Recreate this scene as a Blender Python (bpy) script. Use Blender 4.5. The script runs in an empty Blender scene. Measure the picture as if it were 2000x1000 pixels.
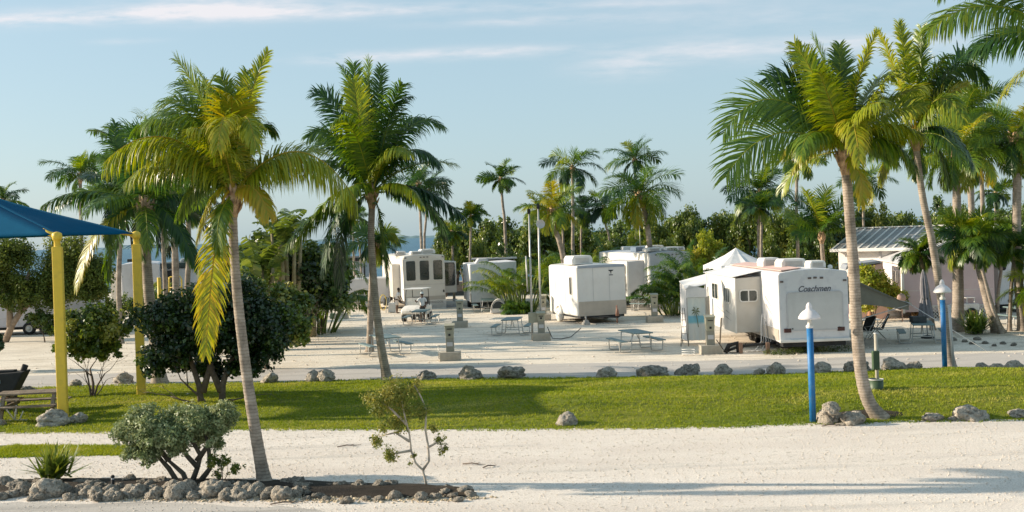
import bpy, bmesh, math, random
import numpy as np
from mathutils import Vector, Matrix, noise
from math import sin, cos, pi, radians

# ------------------------------------------------------------ camera, sky, sun
S = bpy.context.scene
COL = S.collection
F = 2200.0; CAMH = 4.8; ROLL = radians(2.0); PX0, PY0 = 1000.0, 455.0
RV_ = Vector((cos(ROLL), 0, -sin(ROLL))); UV_ = Vector((sin(ROLL), 0, cos(ROLL)))
cam_d = bpy.data.cameras.new("camera"); cam = bpy.data.objects.new("camera", cam_d); COL.objects.link(cam)
cam_d.sensor_width = 36.0; cam_d.lens = 36.0 * F / 2000.0
cam_d.clip_start = 0.5; cam_d.clip_end = 40000.0
cam_d.shift_y = -(500.0 - PY0) / 2000.0
m_ = Matrix((RV_, UV_, Vector((0, -1, 0)))).transposed().to_4x4()
m_.translation = Vector((0, 0, CAMH)); cam.matrix_world = m_
S.camera = cam

SUN_EL = radians(20.3); SUN_AZ = radians(9.0)      # sun stands to the left, slightly beyond
to_sun = Vector((-cos(SUN_AZ) * cos(SUN_EL), sin(SUN_AZ) * cos(SUN_EL), sin(SUN_EL)))
w = bpy.data.worlds.new("World"); S.world = w; w.use_nodes = True
nt = w.node_tree; nt.nodes.clear(); N = nt.nodes; LK = nt.links
out = N.new("ShaderNodeOutputWorld"); bg = N.new("ShaderNodeBackground"); bg.inputs[1].default_value = 0.087
sky = N.new("ShaderNodeTexSky"); sky.sky_type = 'NISHITA'; sky.sun_disc = False
sky.sun_elevation = SUN_EL; sky.sun_rotation = math.atan2(to_sun.x, to_sun.y)
sky.air_density = 1.0; sky.dust_density = 1.2; sky.ozone_density = 1.2; sky.altitude = 0
tc = N.new("ShaderNodeTexCoord"); sep = N.new("ShaderNodeSeparateXYZ"); LK.new(tc.outputs['Generated'], sep.inputs[0])
def wm(op, a, b=None, c=None):
    n = N.new("ShaderNodeMath"); n.operation = op
    for i, q in enumerate((a, b, c)):
        if q is None: continue
        if isinstance(q, (int, float)): n.inputs[i].default_value = q
        else: LK.new(q, n.inputs[i])
    return n.outputs[0]
# cloud layer: coordinates on the sky (azimuth / elevation), thin streaks of stratocumulus
sx = wm('DIVIDE', sep.outputs[0], wm('MAXIMUM', sep.outputs[1], 0.05)); sz = wm('DIVIDE', sep.outputs[2], wm('MAXIMUM', sep.outputs[1], 0.05))
cmb = N.new("ShaderNodeCombineXYZ"); LK.new(sx, cmb.inputs[0]); LK.new(wm('MULTIPLY', sz, 5.5), cmb.inputs[1])
nz = N.new("ShaderNodeTexNoise"); nz.inputs['Scale'].default_value = 5.0; nz.inputs['Detail'].default_value = 8; nz.inputs['Roughness'].default_value = 0.58
LK.new(cmb.outputs[0], nz.inputs['Vector'])
nz2 = N.new("ShaderNodeTexNoise"); nz2.inputs['Scale'].default_value = 24.0; nz2.inputs['Detail'].default_value = 6; nz2.inputs['Roughness'].default_value = 0.6
LK.new(cmb.outputs[0], nz2.inputs['Vector'])
def blob(cx, cz, rx, rz, amp):
    a = wm('POWER', wm('ABSOLUTE', wm('DIVIDE', wm('SUBTRACT', sx, cx), rx)), 2.0)
    b = wm('POWER', wm('ABSOLUTE', wm('DIVIDE', wm('SUBTRACT', sz, cz), rz)), 2.0)
    return wm('MULTIPLY', wm('EXPONENT', wm('MULTIPLY', wm('ADD', a, b), -1.0)), amp)
def sk(px, py):    # picture position -> direction slopes
    d = ray(px, py); return d.x, d.z
def ray(px, py):
    xc = (px - PX0) / F; yc = (PY0 - py) / F
    return RV_ * xc + UV_ * yc + Vector((0, 1, 0))
tot = None
for (px, py, rx, ry, am) in [(60, 36, 330, 15, .95), (430, 14, 190, 24, 1.0), (700, 22, 250, 13, .75), (1040, 40, 190, 9, .5), (250, 80, 60, 6, .35),
                             (690, 113, 100, 11, .75), (930, 103, 190, 11, .8), (1220, 128, 90, 24, .62), (1390, 98, 130, 24, .6), (1500, 30, 330, 30, .26),
                             (1850, 90, 260, 30, .3), (1620, 85, 140, 14, .5), (1190, 8, 240, 10, .4)]:
    cx, cz = sk(px, py); o = blob(cx, cz, rx / F, ry / F, am)
    tot = o if tot is None else wm('ADD', tot, o)
fine = wm('ADD', wm('MULTIPLY', nz.outputs['Fac'], 0.55), wm('MULTIPLY', nz2.outputs['Fac'], 0.45))
cl = wm('MULTIPLY', tot, wm('MULTIPLY_ADD', wm('SUBTRACT', fine, 0.42), 5.5, 0.35))
clm = N.new("ShaderNodeMath"); clm.operation = 'MULTIPLY'; clm.use_clamp = True; LK.new(cl, clm.inputs[0]); clm.inputs[1].default_value = 0.85
veil = wm('ADD', wm('MULTIPLY', clm.outputs[0], 0.9), 0.0)
# pale marine haze lifts the clear sky a little
hz = N.new("ShaderNodeMix"); hz.data_type = 'RGBA'; hz.inputs[0].default_value = 0.60
LK.new(sky.outputs[0], hz.inputs[6]); hz.inputs[7].default_value = (3.65, 5.1, 5.95, 1)
mx = N.new("ShaderNodeMix"); mx.data_type = 'RGBA'; LK.new(veil, mx.inputs[0]); LK.new(hz.outputs[2], mx.inputs[6]); mx.inputs[7].default_value = (6.4, 6.2, 6.4, 1)
LK.new(mx.outputs[2], bg.inputs[0]); LK.new(bg.outputs[0], out.inputs[0])

sd = bpy.data.lights.new("sun", 'SUN'); sd.energy = 5.0; sd.angle = radians(0.55); sd.color = (1.0, 0.86, 0.68)
so = bpy.data.objects.new("sun", sd); COL.objects.link(so); so.rotation_euler = to_sun.to_track_quat('Z', 'Y').to_euler(); so.location = (-30, 10, 40)

S.view_settings.view_transform = 'Standard'; S.view_settings.look = 'None'
S.view_settings.exposure = 0.72; S.view_settings.gamma = 1.0; S.view_settings.use_curve_mapping = False
S.render.engine = 'CYCLES'
try:
    S.cycles.max_bounces = 6; S.cycles.transparent_max_bounces = 6; S.cycles.diffuse_bounces = 3
except Exception: pass

# ------------------------------------------------------------ placing helpers
def G(px, py, z=0.0):            # point of the ground seen at a picture position
    d = ray(px, py); t = (z - CAMH) / d.z
    return Vector((0, 0, CAMH)) + d * t
def P(px, py, Y):                # point at depth Y
    return Vector((0, 0, CAMH)) + ray(px, py) * Y
def proj(p):
    q = p - Vector((0, 0, CAMH)); return PX0 + F * q.dot(RV_) / q.y, PY0 - F * q.dot(UV_) / q.y
rnd = random.Random(7)

# ------------------------------------------------------------ materials
MATS = {}
def mat(name, col, rough=0.7, var=0.12, scale=6.0, bump=0.0, bscale=40.0, metal=0.0, col2=None, spec=0.4, stain=None, st_scale=1.2, st_amt=0.5, coat=0.0, bdist=.03):
    if name in MATS: return MATS[name]
    m = bpy.data.materials.new(name); m.use_nodes = True; t = m.node_tree; b = t.nodes["Principled BSDF"]
    b.inputs['Roughness'].default_value = rough; b.inputs['Metallic'].default_value = metal
    b.inputs['Specular IOR Level'].default_value = spec; b.inputs['Coat Weight'].default_value = coat
    co = t.nodes.new("ShaderNodeTexCoord")
    n1 = t.nodes.new("ShaderNodeTexNoise"); n1.inputs['Scale'].default_value = scale; n1.inputs['Detail'].default_value = 7; n1.inputs['Roughness'].default_value = 0.6
    t.links.new(co.outputs['Object'], n1.inputs['Vector'])
    r = t.nodes.new("ShaderNodeValToRGB"); e = r.color_ramp.elements
    c1 = tuple(x * (1 - var) for x in col[:3]); c2 = tuple(min(1, x * (1 + var)) for x in (col2 or col)[:3])
    e[0].position = 0.3; e[0].color = (*c1, 1); e[1].position = 0.7; e[1].color = (*c2, 1)
    t.links.new(n1.outputs['Fac'], r.inputs[0]); last = r.outputs[0]
    if stain:
        n2 = t.nodes.new("ShaderNodeTexNoise"); n2.inputs['Scale'].default_value = st_scale; n2.inputs['Detail'].default_value = 9; n2.inputs['Roughness'].default_value = 0.65
        t.links.new(co.outputs['Object'], n2.inputs['Vector'])
        r2 = t.nodes.new("ShaderNodeValToRGB"); r2.color_ramp.elements[0].position = 0.50; r2.color_ramp.elements[1].position = 0.66
        r2.color_ramp.elements[0].color = (0, 0, 0, 1); r2.color_ramp.elements[1].color = (st_amt, st_amt, st_amt, 1)
        t.links.new(n2.outputs['Fac'], r2.inputs[0])
        mxx = t.nodes.new("ShaderNodeMix"); mxx.data_type = 'RGBA'; t.links.new(r2.outputs[0], mxx.inputs[0]); t.links.new(last, mxx.inputs[6]); mxx.inputs[7].default_value = (*stain, 1)
        last = mxx.outputs[2]
    t.links.new(last, b.inputs['Base Color'])
    if bump:
        nb = t.nodes.new("ShaderNodeTexNoise"); nb.inputs['Scale'].default_value = bscale; nb.inputs['Detail'].default_value = 8; nb.inputs['Roughness'].default_value = 0.65
        t.links.new(co.outputs['Object'], nb.inputs['Vector'])
        bp = t.nodes.new("ShaderNodeBump"); bp.inputs['Strength'].default_value = bump; bp.inputs['Distance'].default_value = bdist
        t.links.new(nb.outputs['Fac'], bp.inputs['Height']); t.links.new(bp.outputs[0], b.inputs['Normal'])
    MATS[name] = m; return m
def leafmat(name, stops, trans=0.35, rough=0.42, spec=0.5):
    if name in MATS: return MATS[name]
    m = bpy.data.materials.new(name); m.use_nodes = True; t = m.node_tree; b = t.nodes["Principled BSDF"]; o = t.nodes["Material Output"]
    a = t.nodes.new("ShaderNodeAttribute"); a.attribute_name = "tint"
    oi = t.nodes.new("ShaderNodeObjectInfo")
    ad = t.nodes.new("ShaderNodeMath"); ad.operation = 'MULTIPLY_ADD'; t.links.new(oi.outputs['Random'], ad.inputs[0]); ad.inputs[1].default_value = 0.12; t.links.new(a.outputs['Fac'], ad.inputs[2])
    r = t.nodes.new("ShaderNodeValToRGB"); el = r.color_ramp.elements
    while len(el) < len(stops): el.new(0.5)
    for e, (p, c) in zip(el, stops): e.position = p; e.color = (*c, 1)
    t.links.new(ad.outputs[0], r.inputs[0]); t.links.new(r.outputs[0], b.inputs['Base Color'])
    b.inputs['Roughness'].default_value = rough; b.inputs['Specular IOR Level'].default_value = spec
    tr = t.nodes.new("ShaderNodeBsdfTranslucent"); hs = t.nodes.new("ShaderNodeHueSaturation"); hs.inputs['Value'].default_value = 1.25; hs.inputs['Saturation'].default_value = 1.1; hs.inputs['Hue'].default_value = 0.485
    t.links.new(r.outputs[0], hs.inputs['Color']); t.links.new(hs.outputs[0], tr.inputs[0])
    mi = t.nodes.new("ShaderNodeMixShader"); mi.inputs[0].default_value = trans
    t.links.new(b.outputs[0], mi.inputs[1]); t.links.new(tr.outputs[0], mi.inputs[2]); t.links.new(mi.outputs[0], o.inputs[0])
    MATS[name] = m; return m

# ------------------------------------------------------------ mesh builder
class MB:
    def __init__(s): s.v = []; s.f = []; s.m = []; s.s = []
    def add(s, vs, fs, m=0, smooth=False):
        o = len(s.v); s.v += [tuple(x) for x in vs]
        for f in fs: s.f.append([i + o for i in f]); s.m.append(m); s.s.append(smooth)
        return s
    def box(s, c, d, rz=0.0, m=0, M=None):
        x, y, z = d[0] / 2, d[1] / 2, d[2] / 2
        vs = [Vector((i * x, j * y, k * z)) for k in (-1, 1) for j in (-1, 1) for i in (-1, 1)]
        R = M if M is not None else Matrix.Rotation(rz, 3, 'Z')
        c = Vector(c); vs = [R @ q + c for q in vs]
        return s.add(vs, [(0, 2, 3, 1), (4, 5, 7, 6), (0, 1, 5, 4), (2, 6, 7, 3), (0, 4, 6, 2), (1, 3, 7, 5)], m)
    def tube(s, pts, rad, n=8, m=0, smooth=True, caps=True):
        pts = [Vector(p) for p in pts]; k = len(pts)
        if isinstance(rad, (int, float)): rad = [rad] * k
        vs = []; prev = None
        for i, p in enumerate(pts):
            t = (pts[min(i + 1, k - 1)] - pts[max(i - 1, 0)])
            if t.length < 1e-9: t = Vector((0, 0, 1))
            t.normalize()
            if prev is None:
                a = Vector((1, 0, 0)) if abs(t.x) < 0.8 else Vector((0, 1, 0)); prev = (a - t * a.dot(t)).normalized()
            else:
                prev = (prev - t * prev.dot(t)); prev = prev.normalized() if prev.length > 1e-6 else Vector((1, 0, 0))
            b = t.cross(prev)
            for j in range(n):
                a = 2 * pi * j / n; vs.append(p + (prev * cos(a) + b * sin(a)) * rad[i])
        fs = [(i * n + j, i * n + (j + 1) % n, (i + 1) * n + (j + 1) % n, (i + 1) * n + j) for i in range(k - 1) for j in range(n)]
        s.add(vs, fs, m, smooth)
        if caps:
            o = len(s.v) - len(vs)
            s.f.append([o + j for j in range(n)][::-1]); s.m.append(m); s.s.append(False)
            s.f.append([o + (k - 1) * n + j for j in range(n)]); s.m.append(m); s.s.append(False)
        return s
    def lathe(s, prof, n=20, c=(0, 0, 0), m=0, smooth=True, axis='z'):
        vs = []
        for r, z in prof:
            for j in range(n):
                a = 2 * pi * j / n
                q = (r * cos(a), r * sin(a), z) if axis == 'z' else ((z, r * cos(a), r * sin(a)) if axis == 'x' else (r * cos(a), z, r * sin(a)))
                vs.append((q[0] + c[0], q[1] + c[1], q[2] + c[2]))
        k = len(prof)
        return s.add(vs, [(i * n + j, i * n + (j + 1) % n, (i + 1) * n + (j + 1) % n, (i + 1) * n + j) for i in range(k - 1) for j in range(n)], m, smooth)
    def prism(s, poly, off, m=0):
        off = Vector(off); k = len(poly); vs = [Vector(p) for p in poly] + [Vector(p) + off for p in poly]
        fs = [tuple(range(k))[::-1], tuple(range(k, 2 * k))] + [(i, (i + 1) % k, k + (i + 1) % k, k + i) for i in range(k)]
        return s.add(vs, fs, m)
    def build(s, name, mats, parent=None, bevel=0.0, seg=2, loc=None, sub=0):
        me = bpy.data.meshes.new(name); me.from_pydata(s.v, [], s.f); me.update()
        if not isinstance(mats, (list, tuple)): mats = [mats]
        for q in mats: me.materials.append(q)
        me.polygons.foreach_set("material_index", s.m); me.polygons.foreach_set("use_smooth", s.s)
        bm = bmesh.new(); bm.from_mesh(me); bmesh.ops.recalc_face_normals(bm, faces=bm.faces); bm.to_mesh(me); bm.free()
        o = bpy.data.objects.new(name, me); COL.objects.link(o)
        if parent is not None: o.parent = parent
        if loc is not None: o.location = loc
        if bevel:
            b = o.modifiers.new("bevel", 'BEVEL'); b.width = bevel; b.segments = seg; b.limit_method = 'ANGLE'; b.angle_limit = radians(35)
        if sub:
            q = o.modifiers.new("sub", 'SUBSURF'); q.levels = sub; q.render_levels = sub
        return o
def rrect(w_, h_, r, n=4):
    o = []
    for cx, cy, a0 in ((w_ / 2 - r, h_ / 2 - r, 0), (-w_ / 2 + r, h_ / 2 - r, pi / 2), (-w_ / 2 + r, -h_ / 2 + r, pi), (w_ / 2 - r, -h_ / 2 + r, 3 * pi / 2)):
        for i in range(n + 1):
            a = a0 + pi / 2 * i / n; o.append((cx + r * cos(a), cy + r * sin(a)))
    return o
def tag(o, label=None, cat=None, group=None, kind=None):
    if label: o['label'] = label
    if cat: o['category'] = cat
    if group: o['group'] = group
    if kind: o['kind'] = kind
    return o
def thing(name, loc, label, cat, rz=0.0, group=None):
    o = bpy.data.objects.new(name, None); COL.objects.link(o); o.empty_display_size = 0.3
    o.location = loc; o.rotation_euler = (0, 0, rz); return tag(o, label, cat, group)
def dup(root, loc, rz=0.0, label=None, group=None, scale=None):
    r = root.copy(); COL.objects.link(r); r.location = loc; r.rotation_euler = (0, 0, rz)
    if scale: r.scale = scale if hasattr(scale, '__len__') else (scale,) * 3
    if label: r['label'] = label
    if group: r['group'] = group
    for ch in list(root.children):
        c = ch.copy(); COL.objects.link(c); c.parent = r
        for g in list(ch.children):
            d = g.copy(); COL.objects.link(d); d.parent = c
    return r
def np_mesh(name, V, Fq, mats, tint=None, parent=None, smooth=False, Ft=None):
    """V (n,3), Fq (m,4) quads, Ft (k,3) tris"""
    me = bpy.data.meshes.new(name); V = np.asarray(V, dtype=np.float32)
    nq = 0 if Fq is None else len(Fq); ntt = 0 if Ft is None else len(Ft)
    me.vertices.add(len(V)); me.vertices.foreach_set("co", V.ravel())
    loops = np.concatenate([(Fq.ravel() if nq else np.zeros(0, int)), (Ft.ravel() if ntt else np.zeros(0, int))]).astype(np.int32)
    me.loops.add(len(loops)); me.loops.foreach_set("vertex_index", loops)
    me.polygons.add(nq + ntt)
    st = np.concatenate([np.arange(nq) * 4, nq * 4 + np.arange(ntt) * 3]).astype(np.int32)
    me.polygons.foreach_set("loop_start", st)
    if smooth: me.polygons.foreach_set("use_smooth", np.ones(nq + ntt, dtype=bool))
    me.update(calc_edges=True)
    if tint is not None:
        at = me.attributes.new("tint", 'FLOAT', 'POINT'); at.data.foreach_set("value", np.asarray(tint, dtype=np.float32))
    for q in (mats if isinstance(mats, (list, tuple)) else [mats]): me.materials.append(q)
    o = bpy.data.objects.new(name, me); COL.objects.link(o)
    if parent is not None: o.parent = parent
    return o
def text_part(name, txt, size, m, parent, M, shear=0.0, ext=0.004, bold=0.0, width=None):
    cu = bpy.data.curves.new(name, 'FONT'); cu.body = txt; cu.size = size; cu.shear = shear; cu.extrude = ext; cu.offset = bold
    cu.align_x = 'CENTER'; cu.align_y = 'CENTER'
    t = bpy.data.objects.new(name, cu); COL.objects.link(t); bpy.context.view_layer.update()
    me = bpy.data.meshes.new_from_object(t.evaluated_get(bpy.context.evaluated_depsgraph_get()))
    bpy.data.objects.remove(t)
    if width:
        xs = [v.co.x for v in me.vertices]; k = width / (max(xs) - min(xs))
        for v in me.vertices: v.co.x *= k
    me.transform(M); me.materials.clear(); me.materials.append(m)
    o = bpy.data.objects.new(name, me); COL.objects.link(o); o.parent = parent; return o
FACE = Matrix(((1, 0, 0, 0), (0, 0, -1, 0), (0, 1, 0, 0), (0, 0, 0, 1)))   # text plane XY -> XZ facing -Y
# ------------------------------------------------------------ ground
def ground_mat(name, c1, c2, c3, big=0.12, mid=1.3, fine=22.0, bump=0.6, bd=0.03, rough=0.9, streak=True, speck=None):
    m = bpy.data.materials.new(name); m.use_nodes = True; t = m.node_tree; b = t.nodes["Principled BSDF"]; b.inputs['Roughness'].default_value = rough; b.inputs['Specular IOR Level'].default_value = 0.2
    ge = t.nodes.new("ShaderNodeNewGeometry"); mp = t.nodes.new("ShaderNodeMapping"); mp.inputs['Scale'].default_value = (0.35, 1, 1) if streak else (1, 1, 1)
    t.links.new(ge.outputs['Position'], mp.inputs[0])
    def nz_(sc, src, det=6, ro=.6):
        n = t.nodes.new("ShaderNodeTexNoise"); n.inputs['Scale'].default_value = sc; n.inputs['Detail'].default_value = det; n.inputs['Roughness'].default_value = ro; t.links.new(src, n.inputs['Vector']); return n.outputs['Fac']
    mpt = t.nodes.new('ShaderNodeMapping'); mpt.inputs['Scale'].default_value = (.10, 1.6, 1); mpt.inputs['Rotation'].default_value = (0, 0, .06); t.links.new(ge.outputs['Position'], mpt.inputs[0]); trk = nz_(.9, mpt.outputs[0], 8, .62)
    a = nz_(big, mp.outputs[0]); c = nz_(mid, mp.outputs[0]); f = nz_(fine, ge.outputs['Position'], 9, .75)
    def ramp(src, p0, p1):
        r = t.nodes.new("ShaderNodeMapRange"); r.inputs[1].default_value = p0; r.inputs[2].default_value = p1; t.links.new(src, r.inputs[0]); return r.outputs[0]
    def mixc(fac, x, y):
        q = t.nodes.new("ShaderNodeMix"); q.data_type = 'RGBA'; t.links.new(fac, q.inputs[0])
        for i, z in ((6, x), (7, y)):
            if isinstance(z, tuple): q.inputs[i].default_value = (*z, 1)
            else: t.links.new(z, q.inputs[i])
        return q.outputs[2]
    x = mixc(ramp(a, .35, .65), c1, c2); x = mixc(ramp(c, .42, .72), x, c3); x = mixc(ramp(trk, .54, .68), x, tuple(q * .74 for q in c3))
    dk = t.nodes.new("ShaderNodeMix"); dk.data_type = 'RGBA'; dk.blend_type = 'MULTIPLY'; dk.inputs[0].default_value = 0.75
    rr = t.nodes.new("ShaderNodeValToRGB"); rr.color_ramp.elements[0].position = .32; rr.color_ramp.elements[0].color = (.42, .40, .37, 1); rr.color_ramp.elements[1].position = .62; rr.color_ramp.elements[1].color = (1.18, 1.18, 1.18, 1)
    t.links.new(f, rr.inputs[0]); t.links.new(x, dk.inputs[6]); t.links.new(rr.outputs[0], dk.inputs[7]); x = dk.outputs[2]
    if speck:
        vo = t.nodes.new("ShaderNodeTexVoronoi"); vo.inputs['Scale'].default_value = 9.0; t.links.new(mp.outputs[0], vo.inputs['Vector'])
        s1 = ramp(vo.outputs['Distance'], .22, .08); s2 = ramp(nz_(.5, mp.outputs[0]), .47, .60)
        mu = t.nodes.new("ShaderNodeMath"); mu.operation = 'MULTIPLY'; t.links.new(s1, mu.inputs[0]); t.links.new(s2, mu.inputs[1]); x = mixc(mu.outputs[0], x, speck)
    t.links.new(x, b.inputs['Base Color'])
    bp = t.nodes.new("ShaderNodeBump"); bp.inputs['Strength'].default_value = bump; bp.inputs['Distance'].default_value = bd
    ad = t.nodes.new("ShaderNodeMath"); ad.operation = 'MULTIPLY_ADD'; t.links.new(c, ad.inputs[0]); ad.inputs[1].default_value = 1.2; t.links.new(f, ad.inputs[2]); t.links.new(ad.outputs[0], bp.inputs['Height'])
    t.links.new(bp.outputs[0], b.inputs['Normal'])
    return m
M_sand = ground_mat("sand", (.77, .685, .565), (.83, .745, .63), (.62, .54, .43), speck=(.34, .26, .18), bump=.45, bd=.04)
M_gravel = ground_mat("gravel", (.83, .75, .665), (.70, .625, .555), (.85, .78, .70), big=.2, mid=1.0, fine=30, bump=.7, bd=.04, speck=(.30, .24, .17))
M_asph = ground_mat("pale_asphalt", (.50, .465, .425), (.54, .50, .455), (.45, .42, .385), big=.3, mid=2.5, fine=60, bump=.25, bd=.01)
M_soil = ground_mat("mulch", (.05, .042, .034), (.08, .062, .045), (.03, .026, .022), big=1, mid=6, fine=30, bump=1.0, bd=.06)  # mulch colour, darkened also for the palm trunk's shadow over the bed
M_turf = ground_mat("turf", (.17, .22, .018), (.27, .27, .035), (.09, .13, .012), big=.45, mid=2.2, fine=30, bump=1.0, bd=.05, streak=True)

def lerp_line(pts, x):
    if x <= pts[0][0]: a, b = pts[0], pts[1]
    elif x >= pts[-1][0]: a, b = pts[-2], pts[-1]
    else:
        for a, b in zip(pts, pts[1:]):
            if a[0] <= x <= b[0]: break
    return a[1] + (b[1] - a[1]) * (x - a[0]) / (b[0] - a[0])
def edge(pix, z=0.0): return [(g.x, g.y) for g in (G(px, py, z) for px, py in pix)]
def hill(x, y):  return 0.0
def strip(name, front, back, m, z, nx=200, ny=6, rough=0.15, hf=None, x0=None, x1=None, parent=None):
    x0 = x0 if x0 is not None else min(front[0][0], back[0][0]); x1 = x1 if x1 is not None else max(front[-1][0], back[-1][0])
    V = []
    for i in range(nx + 1):
        x = x0 + (x1 - x0) * i / nx
        yf = lerp_line(front, x) + rough * noise.noise(Vector((x * .9, 0, z * 50 + 3))) + rough * .6 * noise.noise(Vector((x * 4, 9, 1)))
        yb = lerp_line(back, x) + rough * noise.noise(Vector((x * .9, 7, z * 50))) + rough * .6 * noise.noise(Vector((x * 4, 3, 4)))
        for j in range(ny + 1):
            v = j / ny; y = yf + (yb - yf) * v
            V.append((x, y, z + (hf(x, v) if hf else 0)))
    Fq = np.array([(i * (ny + 1) + j, (i + 1) * (ny + 1) + j, (i + 1) * (ny + 1) + j + 1, i * (ny + 1) + j + 1) for i in range(nx) for j in range(ny)])
    o = np_mesh(name, V, Fq, m, smooth=True); return tag(o, kind='structure') if parent is None else o

# base sheet: coral sand of the campsite, with a little unevenness, falling to the shore
nx, ny = 220, 150; V = []
for i in range(nx + 1):
    for j in range(ny + 1):
        x = -260 + 520 * i / nx; y = -20 + 165 * (j / ny)
        z = -0.012 + 0.0 * x
        if y > 118: z -= min(2.5, (y - 118) * 0.12)
        V.append((x, y, z))
tag(np_mesh("ground", V, np.array([(i * (ny + 1) + j, (i + 1) * (ny + 1) + j, (i + 1) * (ny + 1) + j + 1, i * (ny + 1) + j + 1) for i in range(nx) for j in range(ny)]), M_sand, smooth=True), kind='structure')

road_f = edge([(-300, 766), (0, 757), (500, 752), (1000, 741), (1500, 733), (2000, 727), (2400, 722)])
road_b = edge([(-300, 745), (0, 735), (500, 722), (1000, 712), (1500, 702), (2000, 688), (2400, 680)])
strip("road", road_f, road_b, M_asph, 0.0, rough=.12)
# gravel lot in the foreground
gr_f = edge([(-600, 1300), (1000, 1300), (2600, 1300)]); gr_b = edge([(-300, 846), (230, 843), (600, 837), (1000, 836), (1400, 832), (1560, 826), (1750, 819), (2000, 816), (2400, 805)])
strip("gravel_lot", gr_f, gr_b, M_gravel, 0.002, ny=40, rough=.15, x0=-26, x1=26, nx=260)
# worn lane across the bottom left corner
strip("lane", edge([(-400, 1250), (300, 1250), (900, 1250)]), edge([(-400, 985), (0, 982), (300, 984), (560, 992), (760, 1010), (900, 1040)]), M_asph, 0.006, rough=.2, x0=-14, x1=-1.2)

def mound(x, v):
    a = 0.08 + 0.30 * max(0, min(1, (x + 6) / 8)) ; a *= 0.75 + 0.35 * noise.noise(Vector((x * .12, 2, 0)))
    e = max(0.0, min(1.0, v / .35)) * max(0.0, min(1.0, (1 - v) / .3)); e = e * e * (3 - 2 * e); a += .05 * sin(x * .7 + v * 5) + .06 * noise.noise(Vector((x * .35, v * 3, 4)))
    return a * e + 0.02 * noise.noise(Vector((x, v * 6, 0))) * min(1, 6 * v) * min(1, 6 * (1 - v)) 
lawn_f = edge([(-300, 850), (0, 845), (230, 843), (450, 838), (800, 838), (1000, 838), (1400, 834), (1560, 828), (1700, 826), (1750, 822), (2000, 819), (2400, 808)])
lawn_b = edge([(-300, 768), (0, 760), (300, 751), (520, 748), (745, 742), (1000, 740), (1300, 737), (1500, 733), (1700, 725), (1800, 722), (2000, 727), (2400, 720)])
strip("lawn", lawn_f, lawn_b, M_turf, 0.008, nx=400, ny=24, rough=.14, hf=mound)
verge_f = edge([(-300, 900), (0, 894), (245, 888)]); verge_b = edge([(-300, 876), (0, 871), (245, 872)])
strip("verge", verge_f, verge_b, M_turf, 0.012, nx=60, ny=5, rough=.1, x1=G(245, 890).x)
# planting bed soil
bed_f = edge([(-300, 972), (0, 968), (300, 970), (560, 972), (700, 972), (930, 972)]); bed_b = edge([(-300, 935), (0, 936), (250, 934), (540, 938), (860, 948), (930, 962)])
strip("planting_bed", bed_f, bed_b, M_soil, 0.01, nx=90, ny=8, rough=.08, x1=G(925, 965).x, hf=lambda x, v: 0.09 * sin(pi * min(1, max(0, v))) + .02 * noise.noise(Vector((x * 3, v * 4, 0))))
# bare root mound under the leaning palm on the right
c = G(1700, 816); mbm = MB(); mbm.lathe([(0.0, .14), (.35, .12), (.7, .06), (1.05, -.03)], 24); o = mbm.build("root_mulch", M_soil); o.location = (c.x, c.y + .3, 0.0); o.scale = (1.25, .6, 1); tag(o, kind='structure')
# concrete pad at the far yellow post
M_conc = mat("concrete", (.42, .38, .31), .85, .15, 3, .4, 50, stain=(.2, .17, .13), st_amt=.4)
c = G(300, 779); tag(MB().box((c.x, c.y, .03), (2.0, 1.1, .1)).build("concrete_pad", M_conc, bevel=.01), kind='structure')

# grass blades on lawn, verge
rg = np.random.default_rng(3)
def grass(n, front, back, x0, x1, z, hf, name, label, hgt=.045):
    xs = rg.uniform(x0, x1, n); vv = rg.uniform(0, 1, n); V = np.zeros((n * 9, 3)); T = np.zeros(n * 9)
    for i in range(n):
        x = xs[i]; v = vv[i] * 1.05 - .025; yf = lerp_line(front, x); yb = lerp_line(back, x); ex = .22 * (rg.random() - .5)
        y = yf + (yb - yf) * v + ex; zz = z + (hf(x, v) if hf else 0)
        t = rg.uniform(.0, 1) * .5 + .35 * (noise.noise(Vector((x * .25, y * .7, 5))) + .5) + .8 * max(0, noise.noise(Vector((x * .6, y * 1.4, 15))) - .18)
        for k in range(3):
            a = rg.uniform(0, 2 * pi); h = hgt * rg.uniform(.5, 1.3); wv = .012; lx, ly = rg.normal(0, .6, 2) * h
            bx, by = x + rg.normal(0, .03), y + rg.normal(0, .03); q = (i * 3 + k) * 3
            V[q] = (bx - wv * cos(a), by - wv * sin(a), zz - .01); V[q + 1] = (bx + wv * cos(a), by + wv * sin(a), zz - .01); V[q + 2] = (bx + lx, by + ly, zz + h); T[q:q + 3] = t
    o = np_mesh(name, V, None, leafmat("grass_blade", [(0, (.08, .14, .01)), (.35, (.19, .26, .02)), (.7, (.32, .35, .035)), (1, (.48, .45, .12))], .35, .6, .2), tint=T, Ft=np.arange(n * 9).reshape(-1, 3))
    return tag(o, label, 'grass', kind='stuff')
grass(75000, lawn_f, lawn_b, -18, 20, .008, mound, "grass", "short sunlit green grass covering the lawn between road and gravel")
grass(5000, verge_f, verge_b, -12.5, G(245, 890).x, .012, None, "grass", "narrow strip of grass left of the grey green shrub")
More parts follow.
